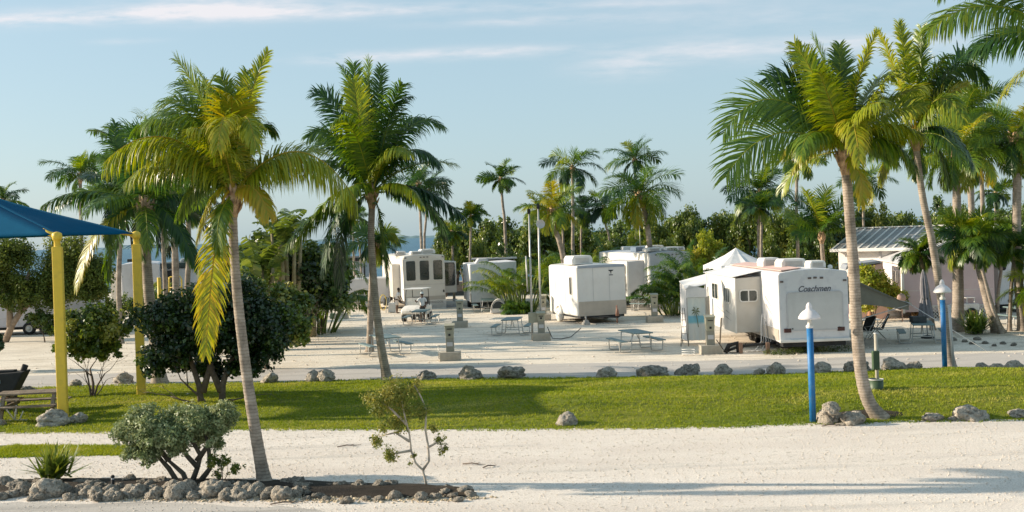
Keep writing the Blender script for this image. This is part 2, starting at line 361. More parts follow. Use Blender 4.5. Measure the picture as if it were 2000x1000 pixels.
# loose stones on the gravel
def pebbles(n, x0, x1, y0, y1, smin, smax, name, label, m, inside=None):
    base = np.array([(1, 0, 0), (-1, 0, 0), (0, 1, 0), (0, -1, 0), (0, 0, 1), (0, 0, -1)], float)
    fc = np.array([(0, 2, 4), (2, 1, 4), (1, 3, 4), (3, 0, 4), (2, 0, 5), (1, 2, 5), (3, 1, 5), (0, 3, 5)])
    V = []; Ft = []; c = 0
    while c < n:
        x = rg.uniform(x0, x1); y = rg.uniform(y0, y1)
        if inside and not inside(x, y): continue
        s = smin + (smax - smin) * rg.random() ** 3; a = rg.uniform(0, pi); sc = np.array([s * rg.uniform(.7, 1.3), s * rg.uniform(.7, 1.3), s * .55])
        p = base * sc * rg.uniform(.75, 1.2, (6, 1)); q = np.stack([p[:, 0] * cos(a) - p[:, 1] * sin(a), p[:, 0] * sin(a) + p[:, 1] * cos(a), p[:, 2]], 1) + (x, y, .01)
        V.append(q); Ft.append(fc + 6 * c); c += 1
    return tag(np_mesh(name, np.concatenate(V), None, m, Ft=np.concatenate(Ft), tint=np.zeros(6 * n)), label, 'gravel', kind='stuff')
M_peb = mat("pebble", (.60, .52, .43), .9, .25, 9, col2=(.70, .62, .53))
def on_lot(x, y): return y < lerp_line(gr_b, x) + .1 and not (x < G(925, 965).x and lerp_line(bed_f, x) < y < lerp_line(bed_b, x)) and not (x < verge_f[-1][0] and lerp_line(verge_f, x) < y < lerp_line(verge_b, x))
pebbles(26000, -14, 14, 18.6, 30, .005, .022, "gravel_stones", "loose pale stones scattered over the gravel lot", M_peb, on_lot)
pebbles(5000, -22, 26, 38, 75, .015, .05, "sand_stones", "small coral stones scattered over the sandy camping ground", M_peb)
def near_lane(x, y): return abs(y - lerp_line(bed_f, x)) < (.22 + .25 * rg.random()) * min(1, (-.3 - x) * .8) and x < -.3
pebbles(2500, -12, 0, 18.8, 21.5, .01, .05, "leaf_litter", "dry litter and crumbs of rock along the foot of the bed", mat("litter", (.42, .3, .17), .9, .4, 5, col2=(.5, .42, .3)), near_lane)

# sea and far keys
def sea_mat():
    m = bpy.data.materials.new("sea_water"); m.use_nodes = True; t = m.node_tree; b = t.nodes["Principled BSDF"]
    b.inputs['Base Color'].default_value = (.045, .12, .19, 1); b.inputs['Roughness'].default_value = .4; b.inputs['Specular IOR Level'].default_value = .22
    ge = t.nodes.new("ShaderNodeNewGeometry"); mp = t.nodes.new("ShaderNodeMapping"); mp.inputs['Scale'].default_value = (.03, .35, 1); t.links.new(ge.outputs['Position'], mp.inputs[0])
    n = t.nodes.new("ShaderNodeTexNoise"); n.inputs['Scale'].default_value = 1.0; n.inputs['Detail'].default_value = 9; n.inputs['Roughness'].default_value = .7; t.links.new(mp.outputs[0], n.inputs['Vector'])
    bp = t.nodes.new("ShaderNodeBump"); bp.inputs['Strength'].default_value = .8; bp.inputs['Distance'].default_value = .6; t.links.new(n.outputs['Fac'], bp.inputs['Height']); t.links.new(bp.outputs[0], b.inputs['Normal'])
    mp2 = t.nodes.new("ShaderNodeMapping"); mp2.inputs['Scale'].default_value = (.0012, .012, 1); t.links.new(ge.outputs['Position'], mp2.inputs[0])
    n2 = t.nodes.new("ShaderNodeTexNoise"); n2.inputs['Scale'].default_value = 1.0; n2.inputs['Detail'].default_value = 5; t.links.new(mp2.outputs[0], n2.inputs['Vector'])
    r = t.nodes.new("ShaderNodeValToRGB"); r.color_ramp.elements[0].position = .4; r.color_ramp.elements[0].color = (.025, .095, .15, 1); r.color_ramp.elements[1].position = .62; r.color_ramp.elements[1].color = (.06, .15, .21, 1)
    t.links.new(n2.outputs['Fac'], r.inputs[0]); t.links.new(r.outputs[0], b.inputs['Base Color'])
    return m
tag(MB().add([(-9000, 100, -1.2), (9000, 100, -1.2), (9000, 15000, -1.2), (-9000, 15000, -1.2)], [(0, 1, 2, 3)]).build("sea", sea_mat()), kind='structure')
def key(px0, px1, Y, h, seed):
    V = []; n = 80; x0 = P(px0, 460, Y).x; x1 = P(px1, 460, Y).x
    for i in range(n + 1):
        x = x0 + (x1 - x0) * i / n; e = min(1, 5 * i / n, 5 * (1 - i / n)); hh = h * e * (.75 + .5 * noise.noise(Vector((i * .35, seed, 0))))
        V += [(x, Y, -1.3), (x, Y + 40, hh), (x, Y + 220, hh * .8), (x, Y + 300, -1.3)]
    Fq = np.array([(i * 4 + k, i * 4 + 4 + k, i * 4 + 5 + k, i * 4 + 1 + k) for i in range(n) for k in range(3)])
    tag(np_mesh("hills", V, Fq, mat("far_land", (.12, .20, .22), .95, .2, .01)), kind='structure')  # distance haze is mixed into this faded blue-green land colour
key(560, 900, 3600, 8, 1); key(180, 275, 2600, 8, 2); key(300, 560, 5200, 6, 3)
# ------------------------------------------------------------ palms
L_PALM = leafmat("palm_leaf", [(0, (.014, .046, .020)), (.26, (.036, .100, .018)), (.50, (.120, .205, .016)), (.76, (.31, .34, .020)), (1.0, (.50, .36, .03))], .40, .36, .5)  # darkest stops also carry shade inside the crowns, brightest ones sunlit fronds
L_DRY = leafmat("dry_leaf", [(0, (.16, .10, .05)), (1, (.40, .29, .16))], .2, .7, .2)
def trunk_mat():
    m = bpy.data.materials.new("palm_bark"); m.use_nodes = True; t = m.node_tree; b = t.nodes["Principled BSDF"]; b.inputs['Roughness'].default_value = .9; b.inputs['Specular IOR Level'].default_value = .2
    co = t.nodes.new("ShaderNodeTexCoord"); wv = t.nodes.new("ShaderNodeTexWave"); wv.bands_direction = 'Z'; wv.inputs['Scale'].default_value = 4.6; wv.inputs['Distortion'].default_value = 2.2; wv.inputs['Detail'].default_value = 4; wv.inputs['Detail Scale'].default_value = 2.5
    t.links.new(co.outputs['Object'], wv.inputs[0])
    n = t.nodes.new("ShaderNodeTexNoise"); n.inputs['Scale'].default_value = 3.5; n.inputs['Detail'].default_value = 8; n.inputs['Roughness'].default_value = .7; t.links.new(co.outputs['Object'], n.inputs['Vector'])
    r = t.nodes.new("ShaderNodeValToRGB"); r.color_ramp.elements[0].color = (.20, .165, .13, 1); r.color_ramp.elements[1].color = (.44, .37, .30, 1); r.color_ramp.elements[0].position = .35; r.color_ramp.elements[1].position = .65
    t.links.new(n.outputs['Fac'], r.inputs[0])
    r2 = t.nodes.new("ShaderNodeValToRGB"); r2.color_ramp.elements[0].color = (.62, .60, .58, 1); r2.color_ramp.elements[0].position = .0; r2.color_ramp.elements[1].color = (1, 1, 1, 1); r2.color_ramp.elements[1].position = .35; t.links.new(wv.outputs['Fac'], r2.inputs[0])
    mx = t.nodes.new("ShaderNodeMix"); mx.data_type = 'RGBA'; mx.blend_type = 'MULTIPLY'; mx.inputs[0].default_value = .8; t.links.new(r.outputs[0], mx.inputs[6]); t.links.new(r2.outputs[0], mx.inputs[7]); t.links.new(mx.outputs[2], b.inputs['Base Color'])
    bp = t.nodes.new("ShaderNodeBump"); bp.inputs['Strength'].default_value = .8; bp.inputs['Distance'].default_value = .03; t.links.new(n.outputs['Fac'], bp.inputs['Height']); t.links.new(bp.outputs[0], b.inputs['Normal'])
    return m
M_trunk = trunk_mat()
M_fibre = mat("palm_fibre", (.26, .15, .08), .95, .4, 7, .8, 30, col2=(.52, .36, .22))
M_shaft = mat("green_crownshaft", (.16, .22, .05), .5, .2, 4)

class Acc:
    def __init__(s): s.V = []; s.Q = []; s.T = []; s.t = []; s.n = 0
    def add(s, V, Q, T, t):
        s.V.append(V); s.t.append(t)
        if Q is not None: s.Q.append(Q + s.n)
        if T is not None: s.T.append(T + s.n)
        s.n += len(V)
    def build(s, name, m, parent):
        return np_mesh(name, np.concatenate(s.V), np.concatenate(s.Q) if s.Q else None, m, tint=np.concatenate(s.t), parent=parent, Ft=np.concatenate(s.T) if s.T else None)
def nrm(a): return a / np.maximum(np.linalg.norm(a, axis=-1, keepdims=True), 1e-9)
def frond(acc, curve, R, nl=60, lw=.045, ll=.8, droop=.5, tint=.4, vee=.25, twist=0.0, t0=.14, rach=.028, dry=0.0, ragged=.12, roll=0.0):
    """curve: (k,3) rachis points. leaflets on both sides"""
    C = np.asarray(curve, float); k = len(C); seg = np.linalg.norm(np.diff(C, axis=0), axis=1); s = np.concatenate([[0], np.cumsum(seg)]); Ltot = s[-1]; s /= Ltot
    Tg = nrm(np.gradient(C, axis=0))
    Z = np.array([0, 0, 1.0]); Sd = np.cross(Tg, Z); bad = np.linalg.norm(Sd, axis=1) < .18
    base = Sd[np.argmax(np.linalg.norm(Sd, axis=1))]; base = nrm(base)
    for i in range(k):
        if np.dot(Sd[i], base) < 0: Sd[i] = -Sd[i]
    Sd = nrm(Sd * .8 + base * .35); Sd = nrm(Sd - Tg * (Sd * Tg).sum(1, keepdims=True))
    Nn = np.cross(Sd, Tg)
    if np.mean(Nn[:, 2]) < 0: Nn = -Nn
    if twist or roll:
        tw = roll * np.clip(s * 4, 0, 1)[:, None] + twist * s[:, None]; Sd, Nn = Sd * np.cos(tw) + Nn * np.sin(tw), Nn * np.cos(tw) - Sd * np.sin(tw)
    # rachis (4-sided tapered)
    r = rach * (1 - .85 * s)[:, None] * (1 + 1.6 * np.exp(-s * 18))[:, None]
    ring = np.stack([C + Sd * r, C + Nn * r, C - Sd * r, C - Nn * r], 1).reshape(-1, 3)
    Q = np.array([(i * 4 + j, i * 4 + (j + 1) % 4, i * 4 + 4 + (j + 1) % 4, i * 4 + 4 + j) for i in range(k - 1) for j in range(4)])
    acc.add(ring, Q, None, np.full(len(ring), min(.93, tint + .28)))
    # leaflets
    t = np.repeat(t0 + (1 - t0) * (np.arange(nl) + .5) / nl, 2) + R.normal(0, .25 / nl, 2 * nl); t = np.clip(t, t0 * .8, .999); sg = np.tile([1., -1.], nl)
    ip = lambda A: np.stack([np.interp(t, s, A[:, i]) for i in range(3)], 1)
    p = ip(C); T = nrm(ip(Tg)); Sv = nrm(ip(Sd)); Nv = nrm(ip(Nn)); u = (t - t0) / (1 - t0)
    prof = np.clip(np.sin(pi * np.clip(.13 + .80 * u, 0, 1)) ** .62, .1, 1); l = ll * prof * R.uniform(1 - ragged * 2, 1.08, 2 * nl)
    f = np.radians(18 + 42 * u + R.normal(0, 5, 2 * nl)); vv = vee + R.normal(0, .10, 2 * nl)
    d = nrm(Sv * (sg * np.cos(f))[:, None] + T * np.sin(f)[:, None] + Nv * vv[:, None])
    wd = lw * R.uniform(.6, 1.15, 2 * nl) * (.55 + .45 * prof)
    dr = droop * R.uniform(.6, 1.4, 2 * nl)
    P0 = p; W0 = nrm(np.cross(d, Nv)); d1 = nrm(d - Z * (dr * .35)[:, None]); P1 = P0 + d1 * (l * .36)[:, None]
    d2 = nrm(d1 - Z * (dr * .9)[:, None]); P2 = P1 + d2 * (l * .36)[:, None]; d3 = nrm(d2 - Z * (dr * 1.3)[:, None] ); P3 = P2 + d3 * (l * .28)[:, None]
    W1 = W0; h = wd[:, None]
    V = np.stack([P0 - W0 * h * .35, P0 + W0 * h * .35, P1 - W1 * h * .5, P1 + W1 * h * .5, P2 - W1 * h * .36, P2 + W1 * h * .36, P3], 1)
    M_ = 2 * nl; idx = np.arange(M_)[:, None] * 7
    Q = np.concatenate([idx + [0, 1, 3, 2], idx + [2, 3, 5, 4]]); Tt = idx + [4, 5, 6]
    tt = tint + R.normal(0, .08, M_); tv = np.repeat(tt[:, None], 7, 1); tv[:, 6] += .10; tv[:, 4:6] += .03
    if dry > 0: tv += dry
    acc.add(V.reshape(-1, 3), Q, Tt, np.clip(tv, 0, .88 if not dry else 1).ravel())
def arc(base, az, e0, bend, L, n=14, pw=1.25):
    p = np.array(base, float); out = [p.copy()]
    for i in range(n):
        s = (i + .5) / n; e = e0 - bend * s ** pw; p = p + np.array([cos(az) * cos(e), sin(az) * cos(e), sin(e)]) * L / n; out.append(p.copy())
    return np.array(out)
def bez(a, c, b, n=14):
    a, c, b = (np.array(q, float) for q in (a, c, b)); t = np.linspace(0, 1, n + 1)[:, None]
    return (1 - t) ** 2 * a + 2 * t * (1 - t) * c + t * t * b
def crown_generic(acc, base, L, n, R, nl=34, lw=.06, ll=.6, top=80, low=-38, tint=.36, droopk=.7, bend=75, yellow=.25, skew=0.0):
    for i in range(n):
        k = (i + .5) / n; az = i * 2.39996 + R.normal(0, .18)
        e0 = radians(top - (top - low) * k ** .9 + R.normal(0, 6)); ln = L * (.72 + .36 * sin(pi * min(1, k * 1.1 + .12))) * R.uniform(.88, 1.08)
        cv = arc(base, az, e0, radians(bend * (.75 + .5 * k) * R.uniform(.8, 1.2)), ln)
        ti = tint + .15 * R.normal() + (yellow * max(0, k - .6) / .4 if R.random() < .6 else 0) + (.12 if k < .15 else 0)
        frond(acc, cv, R, nl=nl, lw=lw, ll=ll * ln / L, droop=droopk * (.45 + .8 * k), tint=ti, vee=.45 - .5 * k, twist=R.normal(0, .5), roll=R.normal(0, .55), rach=.012 + .005 * L)
def trunk_mesh(pts, r0, r1, flare=1.6, n=14, step=.075, ring=.022, R=None):
    pts = [Vector(p) for p in pts]
    # smooth catmull resample
    ext = [pts[0] * 2 - pts[1]] + pts + [pts[-1] * 2 - pts[-2]]; fine_ = []
    for i in range(1, len(ext) - 2):
        a, b, c, d = ext[i - 1:i + 3]
        m = max(2, int((c - b).length / step))
        for j in range(m):
            t = j / m; fine_.append(.5 * ((2 * b) + (c - a) * t + (2 * a - 5 * b + 4 * c - d) * t * t + (3 * b - a - 3 * c + d) * t ** 3))
    fine_.append(pts[-1]); tot = sum((q - p).length for p, q in zip(fine_, fine_[1:])); acc_ = 0; rad = []
    for i, p in enumerate(fine_):
        if i: acc_ += (p - fine_[i - 1]).length
        s = acc_ / tot; r = (r0 + (r1 - r0) * s ** .7) * (1 + (flare - 1) * math.exp(-acc_ / .22))
        r *= 1 + (ring if i % 2 else -ring) * (1 + .5 * noise.noise(p * 3)) + .03 * noise.noise(p * 1.5); rad.append(r)
    mb = MB(); mb.tube(fine_, rad, n=n); return mb
PALMS = {}
def palm(label, tr, Y, r0, r1, crown=None, L=2.6, n=22, nl=34, lw=.06, ll=.62, fronds=None, name="palm_tree", tint=.36, seed=1, group="palm trees", low=-38, top=80, droop=.7, bend=75, yellow=.25,
         nuts=False, boots=True, shaft=False, fill=0, hero=False, lw_h=.038, ll_h=1.0, nl_h=105, deadn=0, zbase=0.0, basepx=None):
    """tr: picture points up the trunk, first one is on the ground when Y is None"""
    if Y is None: Y = G(*tr[0]).y
    wp = [P(px, py, Y) for px, py in tr]; b = wp[0].copy()
    if basepx is None: b.z = zbase
    root = thing(name, b, label, "palm tree", group=group)
    loc = [p - b for p in wp]; loc[0].z = -.05
    top_ = loc[-1]; R = np.random.default_rng(seed)
    trunk_mesh(loc, r0, r1, flare=1.5).build("trunk", M_trunk, root)
    cb = top_ + Vector((0, 0, .05)); acc = Acc()
    up = (loc[-1] - loc[-2]).normalized()
    # fibre sheath, leaf bases
    if boots:
        mb = MB(); s = r1 / .12
        mb.tube([top_ - up * .55 * s, top_ - up * .30 * s, top_ - up * .05, top_ + up * .22 * s, top_ + up * .45 * s], [r1 * 1.05, r1 * 1.45, r1 * 1.6, r1 * 1.2, r1 * .4], n=12)
        for i in range(16):
            az = i * 2.4 + R.normal(0, .2); k = i / 16; z0 = top_ - up * (.42 * s - .5 * s * k); dr_ = Vector((cos(az), sin(az), 0))
            mb.tube([z0 + dr_ * r1 * .9, z0 + dr_ * r1 * 1.7 + up * .12 * s, z0 + dr_ * r1 * 2.3 + up * (.30 * s)], [r1 * .42, r1 * .34, r1 * .16], n=6)
        mb.build("leaf_base", M_shaft if shaft else M_fibre, root)
    if nuts:
        mb = MB()
        for i in range(9):
            az = R.uniform(0, 6.28); q = top_ + Vector((cos(az) * r1 * 2.3, sin(az) * r1 * 2.3, R.uniform(-.35, -.05)))
            mb.lathe([(0, -.12), (.07, -.09), (.10, 0), (.075, .08), (0, .12)], 9, q)
        mb.build("coconut", mat("green_nut", (.22, .22, .04), .45, .3, 5), root)
    if fronds:
        for fr in fronds:
            (cx, cy), (tx, ty), dy = fr[:3]; o = fr[3] if len(fr) > 3 else {}
            c_ = P(cx, cy, Y + dy * .55) - b; t_ = P(tx, ty, Y + dy) - b
            frond(acc, bez(cb, c_, t_, 18), R, nl=o.get('nl', nl_h), lw=o.get('lw', lw_h), ll=o.get('ll', ll_h), droop=o.get('droop', droop), tint=o.get('tint', tint) + R.normal(0, .07), vee=o.get('vee', .15), twist=o.get('twist', 0), roll=o.get('roll', R.normal(0, .35)), rach=.026)
        if fill: crown_generic(acc, cb, L, fill, R, nl=nl, lw=lw, ll=ll, tint=tint, droopk=droop, bend=bend, yellow=yellow, low=low, top=top)
    else:
        crown_generic(acc, cb, L, n, R, nl=nl, lw=lw, ll=ll, tint=tint, droopk=droop, bend=bend, yellow=yellow, low=low, top=top)
    acc.build("crown", L_PALM, root)
    if deadn:
        ac2 = Acc()
        for i in range(deadn):
            frond(ac2, arc(cb, R.uniform(0, 6.28), radians(-25), radians(60), L * .55), R, nl=24, lw=.05, ll=.5, droop=1.4, tint=.5, rach=.02)
        ac2.build("dead_frond", L_DRY, root)
    return root
H = dict(hero=True)
# front left leaning palm
palm("tall coconut palm leaning left out of the foreground rock bed, yellowish fronds hanging", [(518, 945), (500, 850), (483, 740), (468, 620), (459, 520), (455, 440), (455, 385)], None, .128, .088,
     fronds=[((330, 190), (203, 318), -.3, dict(ll=.95, droop=1.5, tint=.50, vee=-.1, nl=110)), ((340, 170), (262, 262), .9, dict(ll=.7, droop=.9, tint=.40)), ((385, 170), (290, 235), -.7, dict(tint=.45, droop=.6)),
             ((420, 205), (345, 118), -.2, dict(tint=.45, droop=.3, ll=.62)), ((430, 200), (385, 135), .6, dict(tint=.42, droop=.3, ll=.6)), ((452, 180), (432, 150), .2, dict(tint=.5, droop=.3, ll=.55)),
             ((468, 210), (524, 100), -.3, dict(tint=.55, ll=.42, droop=.2, vee=.5, twist=1.0)), ((462, 240), (482, 140), .5, dict(tint=.38, ll=.5, droop=.3)),
             ((505, 190), (538, 262), .6, dict(tint=.2, droop=1.0, ll=.5)), ((445, 130), (425, 290), -1.7, dict(tint=.60, droop=.6, ll=.62, twist=.6)), ((470, 130), (500, 290), -1.4, dict(tint=.62, droop=.7, ll=.6, twist=-.5)),
             ((585, 205), (698, 395), -.2, dict(ll=1.0, droop=1.6, tint=.52, vee=-.2, nl=110)), ((560, 260), (640, 330), .7, dict(ll=.75, droop=1.2, tint=.42)), ((495, 330), (525, 420), -.5, dict(tint=.72, droop=1.2, ll=.55)),
             ((425, 330), (402, 690), -.7, dict(ll=.60, droop=.45, tint=.64, vee=0, nl=110, lw=.042, roll=1.1)), ((400, 300), (350, 420), .6, dict(tint=.35, droop=1.0, ll=.6)), ((390, 260), (300, 350), .9, dict(tint=.30, droop=1.0)),
             ((480, 300), (560, 330), 1.2, dict(tint=.3, droop=.9)), ((370, 240), (250, 350), .3, dict(tint=.5, droop=1.3, ll=.8)), ((420, 330), (385, 470), -.3, dict(tint=.6, droop=.9, ll=.5)), ((440, 240), (370, 250), -1.2, dict(tint=.5, droop=.9, ll=.7)), ((400, 170), (315, 200), .3, dict(tint=.42, droop=.6, ll=.85, roll=.7)), ((405, 200), (310, 240), .9, dict(tint=.35, droop=.7, ll=.85, roll=.5)), ((435, 170), (400, 175), -.5, dict(tint=.5, droop=.4, ll=.85, roll=.4)), ((450, 170), (455, 190), -.8, dict(tint=.6, droop=.4, ll=.8)), ((440, 190), (350, 160), 1.0, dict(tint=.3, droop=.5, ll=.9, roll=.6))],
     seed=11, tint=.36, fill=3, L=2.0, nl=60, lw=.045, ll=.6, group="coconut palms standing near the camera")
# second big palm beside the road
palm("coconut palm with a dark curved trunk where lawn meets road, left of centre", [(757, 742), (745, 680), (737, 620), (730, 550), (725, 470), (726, 415), (727, 380)], None, .158, .105,
     fronds=[((800, 190), (866, 248), .5, dict(tint=.25, droop=.7, ll=.95, roll=-.6)), ((800, 240), (858, 322), -1, dict(tint=.35, droop=1.1, ll=.9)), ((810, 330), (908, 425), -.5, dict(tint=.12, droop=1.3, ll=1.0)), ((850, 360), (870, 470), .8, dict(tint=.10, droop=.8, ll=.8)),
             ((650, 220), (602, 268), -.8, dict(tint=.35, droop=.5, ll=.95, roll=.8)), ((665, 180), (613, 182), .6, dict(tint=.22, droop=.35, ll=.95, roll=1.0)), ((690, 150), (665, 130), .3, dict(tint=.3, droop=.3, ll=.8)), ((715, 180), (722, 118), 0, dict(tint=.45, droop=.2, ll=.8)),
             ((735, 200), (745, 130), .8, dict(tint=.3, droop=.3, ll=.7)), ((755, 190), (803, 188), -.4, dict(tint=.22, droop=.8, ll=.75)), ((660, 330), (578, 475), -.8, dict(tint=.45, droop=1.2, ll=1.1)), ((650, 350), (632, 530), -1.5, dict(tint=.12, droop=1.0, ll=1.0)),
             ((745, 400), (757, 548), -1.2, dict(tint=.30, droop=.3, ll=.8, vee=0, roll=1.4)), ((640, 270), (590, 345), .5, dict(tint=.3, droop=1.0, ll=.9)), ((790, 330), (825, 400), -1.7, dict(tint=.62, droop=1.2, ll=.7)), ((760, 250), (800, 300), -2, dict(tint=.62, droop=.9, ll=.8)),
             ((690, 200), (650, 240), -2.2, dict(tint=.55, droop=.7, ll=.85)), ((700, 220), (690, 160), -1.2, dict(tint=.55, droop=.2, ll=.85, vee=.4)), ((700, 330), (660, 400), -1.6, dict(tint=.5, droop=1.2, ll=.8)), ((700, 170), (690, 125), .8, dict(tint=.35, droop=.2, ll=.95)), ((640, 230), (600, 300), .8, dict(tint=.2, droop=.8, ll=1.0, roll=.5)), ((780, 210), (830, 235), 1.0, dict(tint=.2, droop=.7, ll=1.0, roll=-.5)), ((775, 150), (790, 165), -.8, dict(tint=.3, droop=.5, ll=.95)), ((600, 400), (560, 480), -.4, dict(tint=.35, droop=1.1, ll=1.1, nl=90)), ((650, 400), (665, 560), .6, dict(tint=.1, droop=.9, ll=1.1))],
     seed=12, tint=.30, fill=2, L=2.7, nl=60, lw=.055, ll=.85, lw_h=.06, ll_h=.9, nuts=False, group="coconut palms standing near the camera")
palm("straight pale palm trunk standing just behind the dark curved one by the road", [(722, 686), (724, 600), (726, 560), (728, 520), (731, 478)], None, .15, .12, L=1.25, n=12, seed=13, tint=.22, nl=44, ll=.8, top=70, low=-45, group="coconut palms standing near the camera")
# right hand leaning palm
palm("coconut palm with a swollen curved foot on the lawn beside the nearer blue lamp", [(1722, 818), (1697, 785), (1683, 735), (1674, 650), (1668, 540), (1660, 430), (1654, 350), (1651, 300)], None, .165, .115,
     fronds=[((1500, 110), (1412, 262), .3, dict(tint=.42, droop=.22, ll=1.1, vee=.0, nl=80, roll=1.15)), ((1505, 200), (1418, 345), -.4, dict(tint=.38, droop=.3, ll=1.15, nl=80, roll=1.1, vee=0)), ((1580, 130), (1545, 105), .5, dict(tint=.42, droop=.4, ll=.7)),
             ((1600, 150), (1552, 85), -.4, dict(tint=.55, droop=.4, ll=.7)), ((1630, 160), (1588, 72), .3, dict(tint=.50, droop=.2, ll=.65)), ((1640, 150), (1640, 88), .5, dict(tint=.45, droop=.2, ll=.6)), ((1665, 160), (1712, 62), -.5, dict(tint=.75, droop=.3, ll=.5, twist=.8)),
             ((1690, 190), (1775, 105), -.9, dict(tint=.72, droop=.5, ll=.55, twist=.4)), ((1700, 190), (1790, 175), .5, dict(tint=.58, droop=.6, ll=.8)), ((1715, 215), (1800, 262), -.8, dict(tint=.52, droop=.9, ll=.8)), ((1580, 215), (1565, 300), -1.4, dict(tint=.62, droop=1.0, ll=.7)),
             ((1660, 160), (1680, 318), -2, dict(tint=.72, droop=.7, ll=.6)), ((1585, 225), (1530, 295), 0, dict(tint=.62, droop=1.3, ll=.75)), ((1600, 230), (1550, 330), -.6, dict(tint=.7, droop=1.3, ll=.6)), ((1690, 240), (1750, 318), .6, dict(tint=.4, droop=1.1, ll=.7)),
             ((1620, 190), (1600, 140), -1.6, dict(tint=.6, droop=.4, ll=.75)), ((1670, 200), (1720, 200), -2, dict(tint=.6, droop=.7, ll=.8)), ((1560, 180), (1475, 215), 1.2, dict(tint=.3, droop=.4, ll=.95, roll=.9)), ((1590, 140), (1500, 150), .8, dict(tint=.25, droop=.3, ll=1.0, roll=.9)), ((1610, 130), (1565, 110), 1.0, dict(tint=.35, droop=.3, ll=.95)), ((1700, 130), (1745, 150), .6, dict(tint=.45, droop=.4, ll=.95)), ((1730, 230), (1790, 330), -.4, dict(tint=.35, droop=1.0, ll=.9))],
     seed=14, tint=.48, fill=3, L=2.2, nl=60, lw=.05, ll=.7, lw_h=.05, group="coconut palms standing near the camera")
palm("coconut palm with a thin curved trunk right behind the farther blue lamp post", [(1858, 718), (1848, 650), (1836, 570), (1822, 480), (1803, 390), (1793, 320), (1788, 268)], None, .145, .10,
     fronds=[((1850, 85), (1937, 95), .8, dict(tint=.12, droop=.6, ll=.95, roll=-.9)), ((1870, 60), (1928, 165), -.3, dict(tint=.15, droop=.9, ll=.8)), ((1775, 120), (1755, 45), .2, dict(tint=.55, droop=.3, ll=.75)), ((1750, 130), (1715, 60), -.5, dict(tint=.62, droop=.4, ll=.7)),
             ((1795, 130), (1800, 55), .3, dict(tint=.4, droop=.2, ll=.7)), ((1815, 130), (1850, 110), -.6, dict(tint=.25, droop=.6, ll=.8)), ((1740, 240), (1700, 300), -.6, dict(tint=.25, droop=1.2, ll=.95)), ((1740, 265), (1720, 350), .6, dict(tint=.7, droop=1.1, ll=.8)),
             ((1850, 210), (1898, 320), -.8, dict(tint=.18, droop=1.1, ll=.95)), ((1840, 260), (1850, 360), .3, dict(tint=.25, droop=1.0, ll=.9)), ((1790, 90), (1775, 230), -2.4, dict(tint=.72, droop=.6, ll=.8)), ((1830, 140), (1880, 230), -1.8, dict(tint=.48, droop=1.0, ll=.9)),
             ((1740, 170), (1700, 190), .8, dict(tint=.5, droop=.8, ll=.8))],
     seed=15, tint=.35, fill=4, L=2.5, nl=60, lw=.055, ll=.85, lw_h=.06, group="coconut palms standing near the camera")
palm("palm whose arching fronds reach into the top right corner of the picture", [(2210, 800), (2190, 600), (2165, 380), (2140, 200), (2120, 120)], None, .18, .12,
     fronds=[((1950, -60), (1812, 60), -.5, dict(tint=.45, droop=.7, ll=1.15, nl=120, roll=.7)), ((1900, -120), (1835, -10), .5, dict(tint=.4, droop=.8, ll=.9)), ((2010, 20), (1905, 95), .8, dict(tint=.3, droop=.7, ll=1.1, roll=.8)), ((2040, -160), (1960, -150), 0, {}), ((2200, -100), (2300, -60), 0, {}), ((2230, 20), (2330, 160), -1, {})],
     seed=16, tint=.4, fill=3, L=2.4, nl=50, lw=.05, ll=.8, lw_h=.055, group="coconut palms standing near the camera")
# dark palms behind the front one
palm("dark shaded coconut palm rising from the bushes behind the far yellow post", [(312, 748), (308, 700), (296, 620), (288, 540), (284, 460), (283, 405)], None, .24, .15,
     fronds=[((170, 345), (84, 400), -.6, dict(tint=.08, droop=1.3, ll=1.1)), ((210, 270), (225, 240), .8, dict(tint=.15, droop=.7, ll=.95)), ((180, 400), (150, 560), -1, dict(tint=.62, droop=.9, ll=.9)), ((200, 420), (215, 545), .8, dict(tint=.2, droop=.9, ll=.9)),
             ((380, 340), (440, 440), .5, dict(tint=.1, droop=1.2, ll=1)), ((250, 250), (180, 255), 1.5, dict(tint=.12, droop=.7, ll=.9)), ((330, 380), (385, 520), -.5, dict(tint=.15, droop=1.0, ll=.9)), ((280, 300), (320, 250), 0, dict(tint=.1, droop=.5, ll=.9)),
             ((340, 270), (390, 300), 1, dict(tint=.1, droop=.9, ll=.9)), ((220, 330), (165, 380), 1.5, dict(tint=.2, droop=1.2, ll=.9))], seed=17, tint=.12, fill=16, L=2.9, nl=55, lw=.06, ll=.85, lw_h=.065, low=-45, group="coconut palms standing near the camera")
# middle distance (trunk pixels, depth, radii, crown size)
def mp(label, tr, Y, L, n=18, seed=1, tint=.32, r0=.16, r1=.1, **k):
    L *= 1.12; n = int(n * 1.25); k.setdefault('nl', 46); k.setdefault('lw', .058); k.setdefault('ll', .40 * L); k.setdefault('group', "palms of the middle distance")
    px, py = tr[0]; g = None
    b = P(px, py, Y); zb = 0.0
    trr = list(tr)
    # foot stands on the ground under the first visible point
    if b.z > .3: b2 = b.copy(); b2.z = 0; trr = [proj(b2)] + trr
    return palm(label, trr, Y, r0, r1, L=L, n=n, seed=seed, tint=tint, **k)
mp("lone slender coconut palm against the sky above the shrubs in the middle", [(986, 440), (982, 400), (978, 352)], 92, 1.75, 15, 21, .10, low=-15, bend=70, droop=.5)
mp("tall palm whose crown stands highest left of the leaning grey trunk, middle distance", [(1119, 500), (1119, 430), (1118, 330)], 82, 2.4, 12, 22, .16, low=-30, bend=85)
mp("short bright yellow green palm leaning left behind the white cargo trailer", [(1102, 520), (1092, 470), (1080, 440), (1079, 415)], 68, 1.9, 18, 23, .55, r0=.2, r1=.14, low=-40, bend=70)
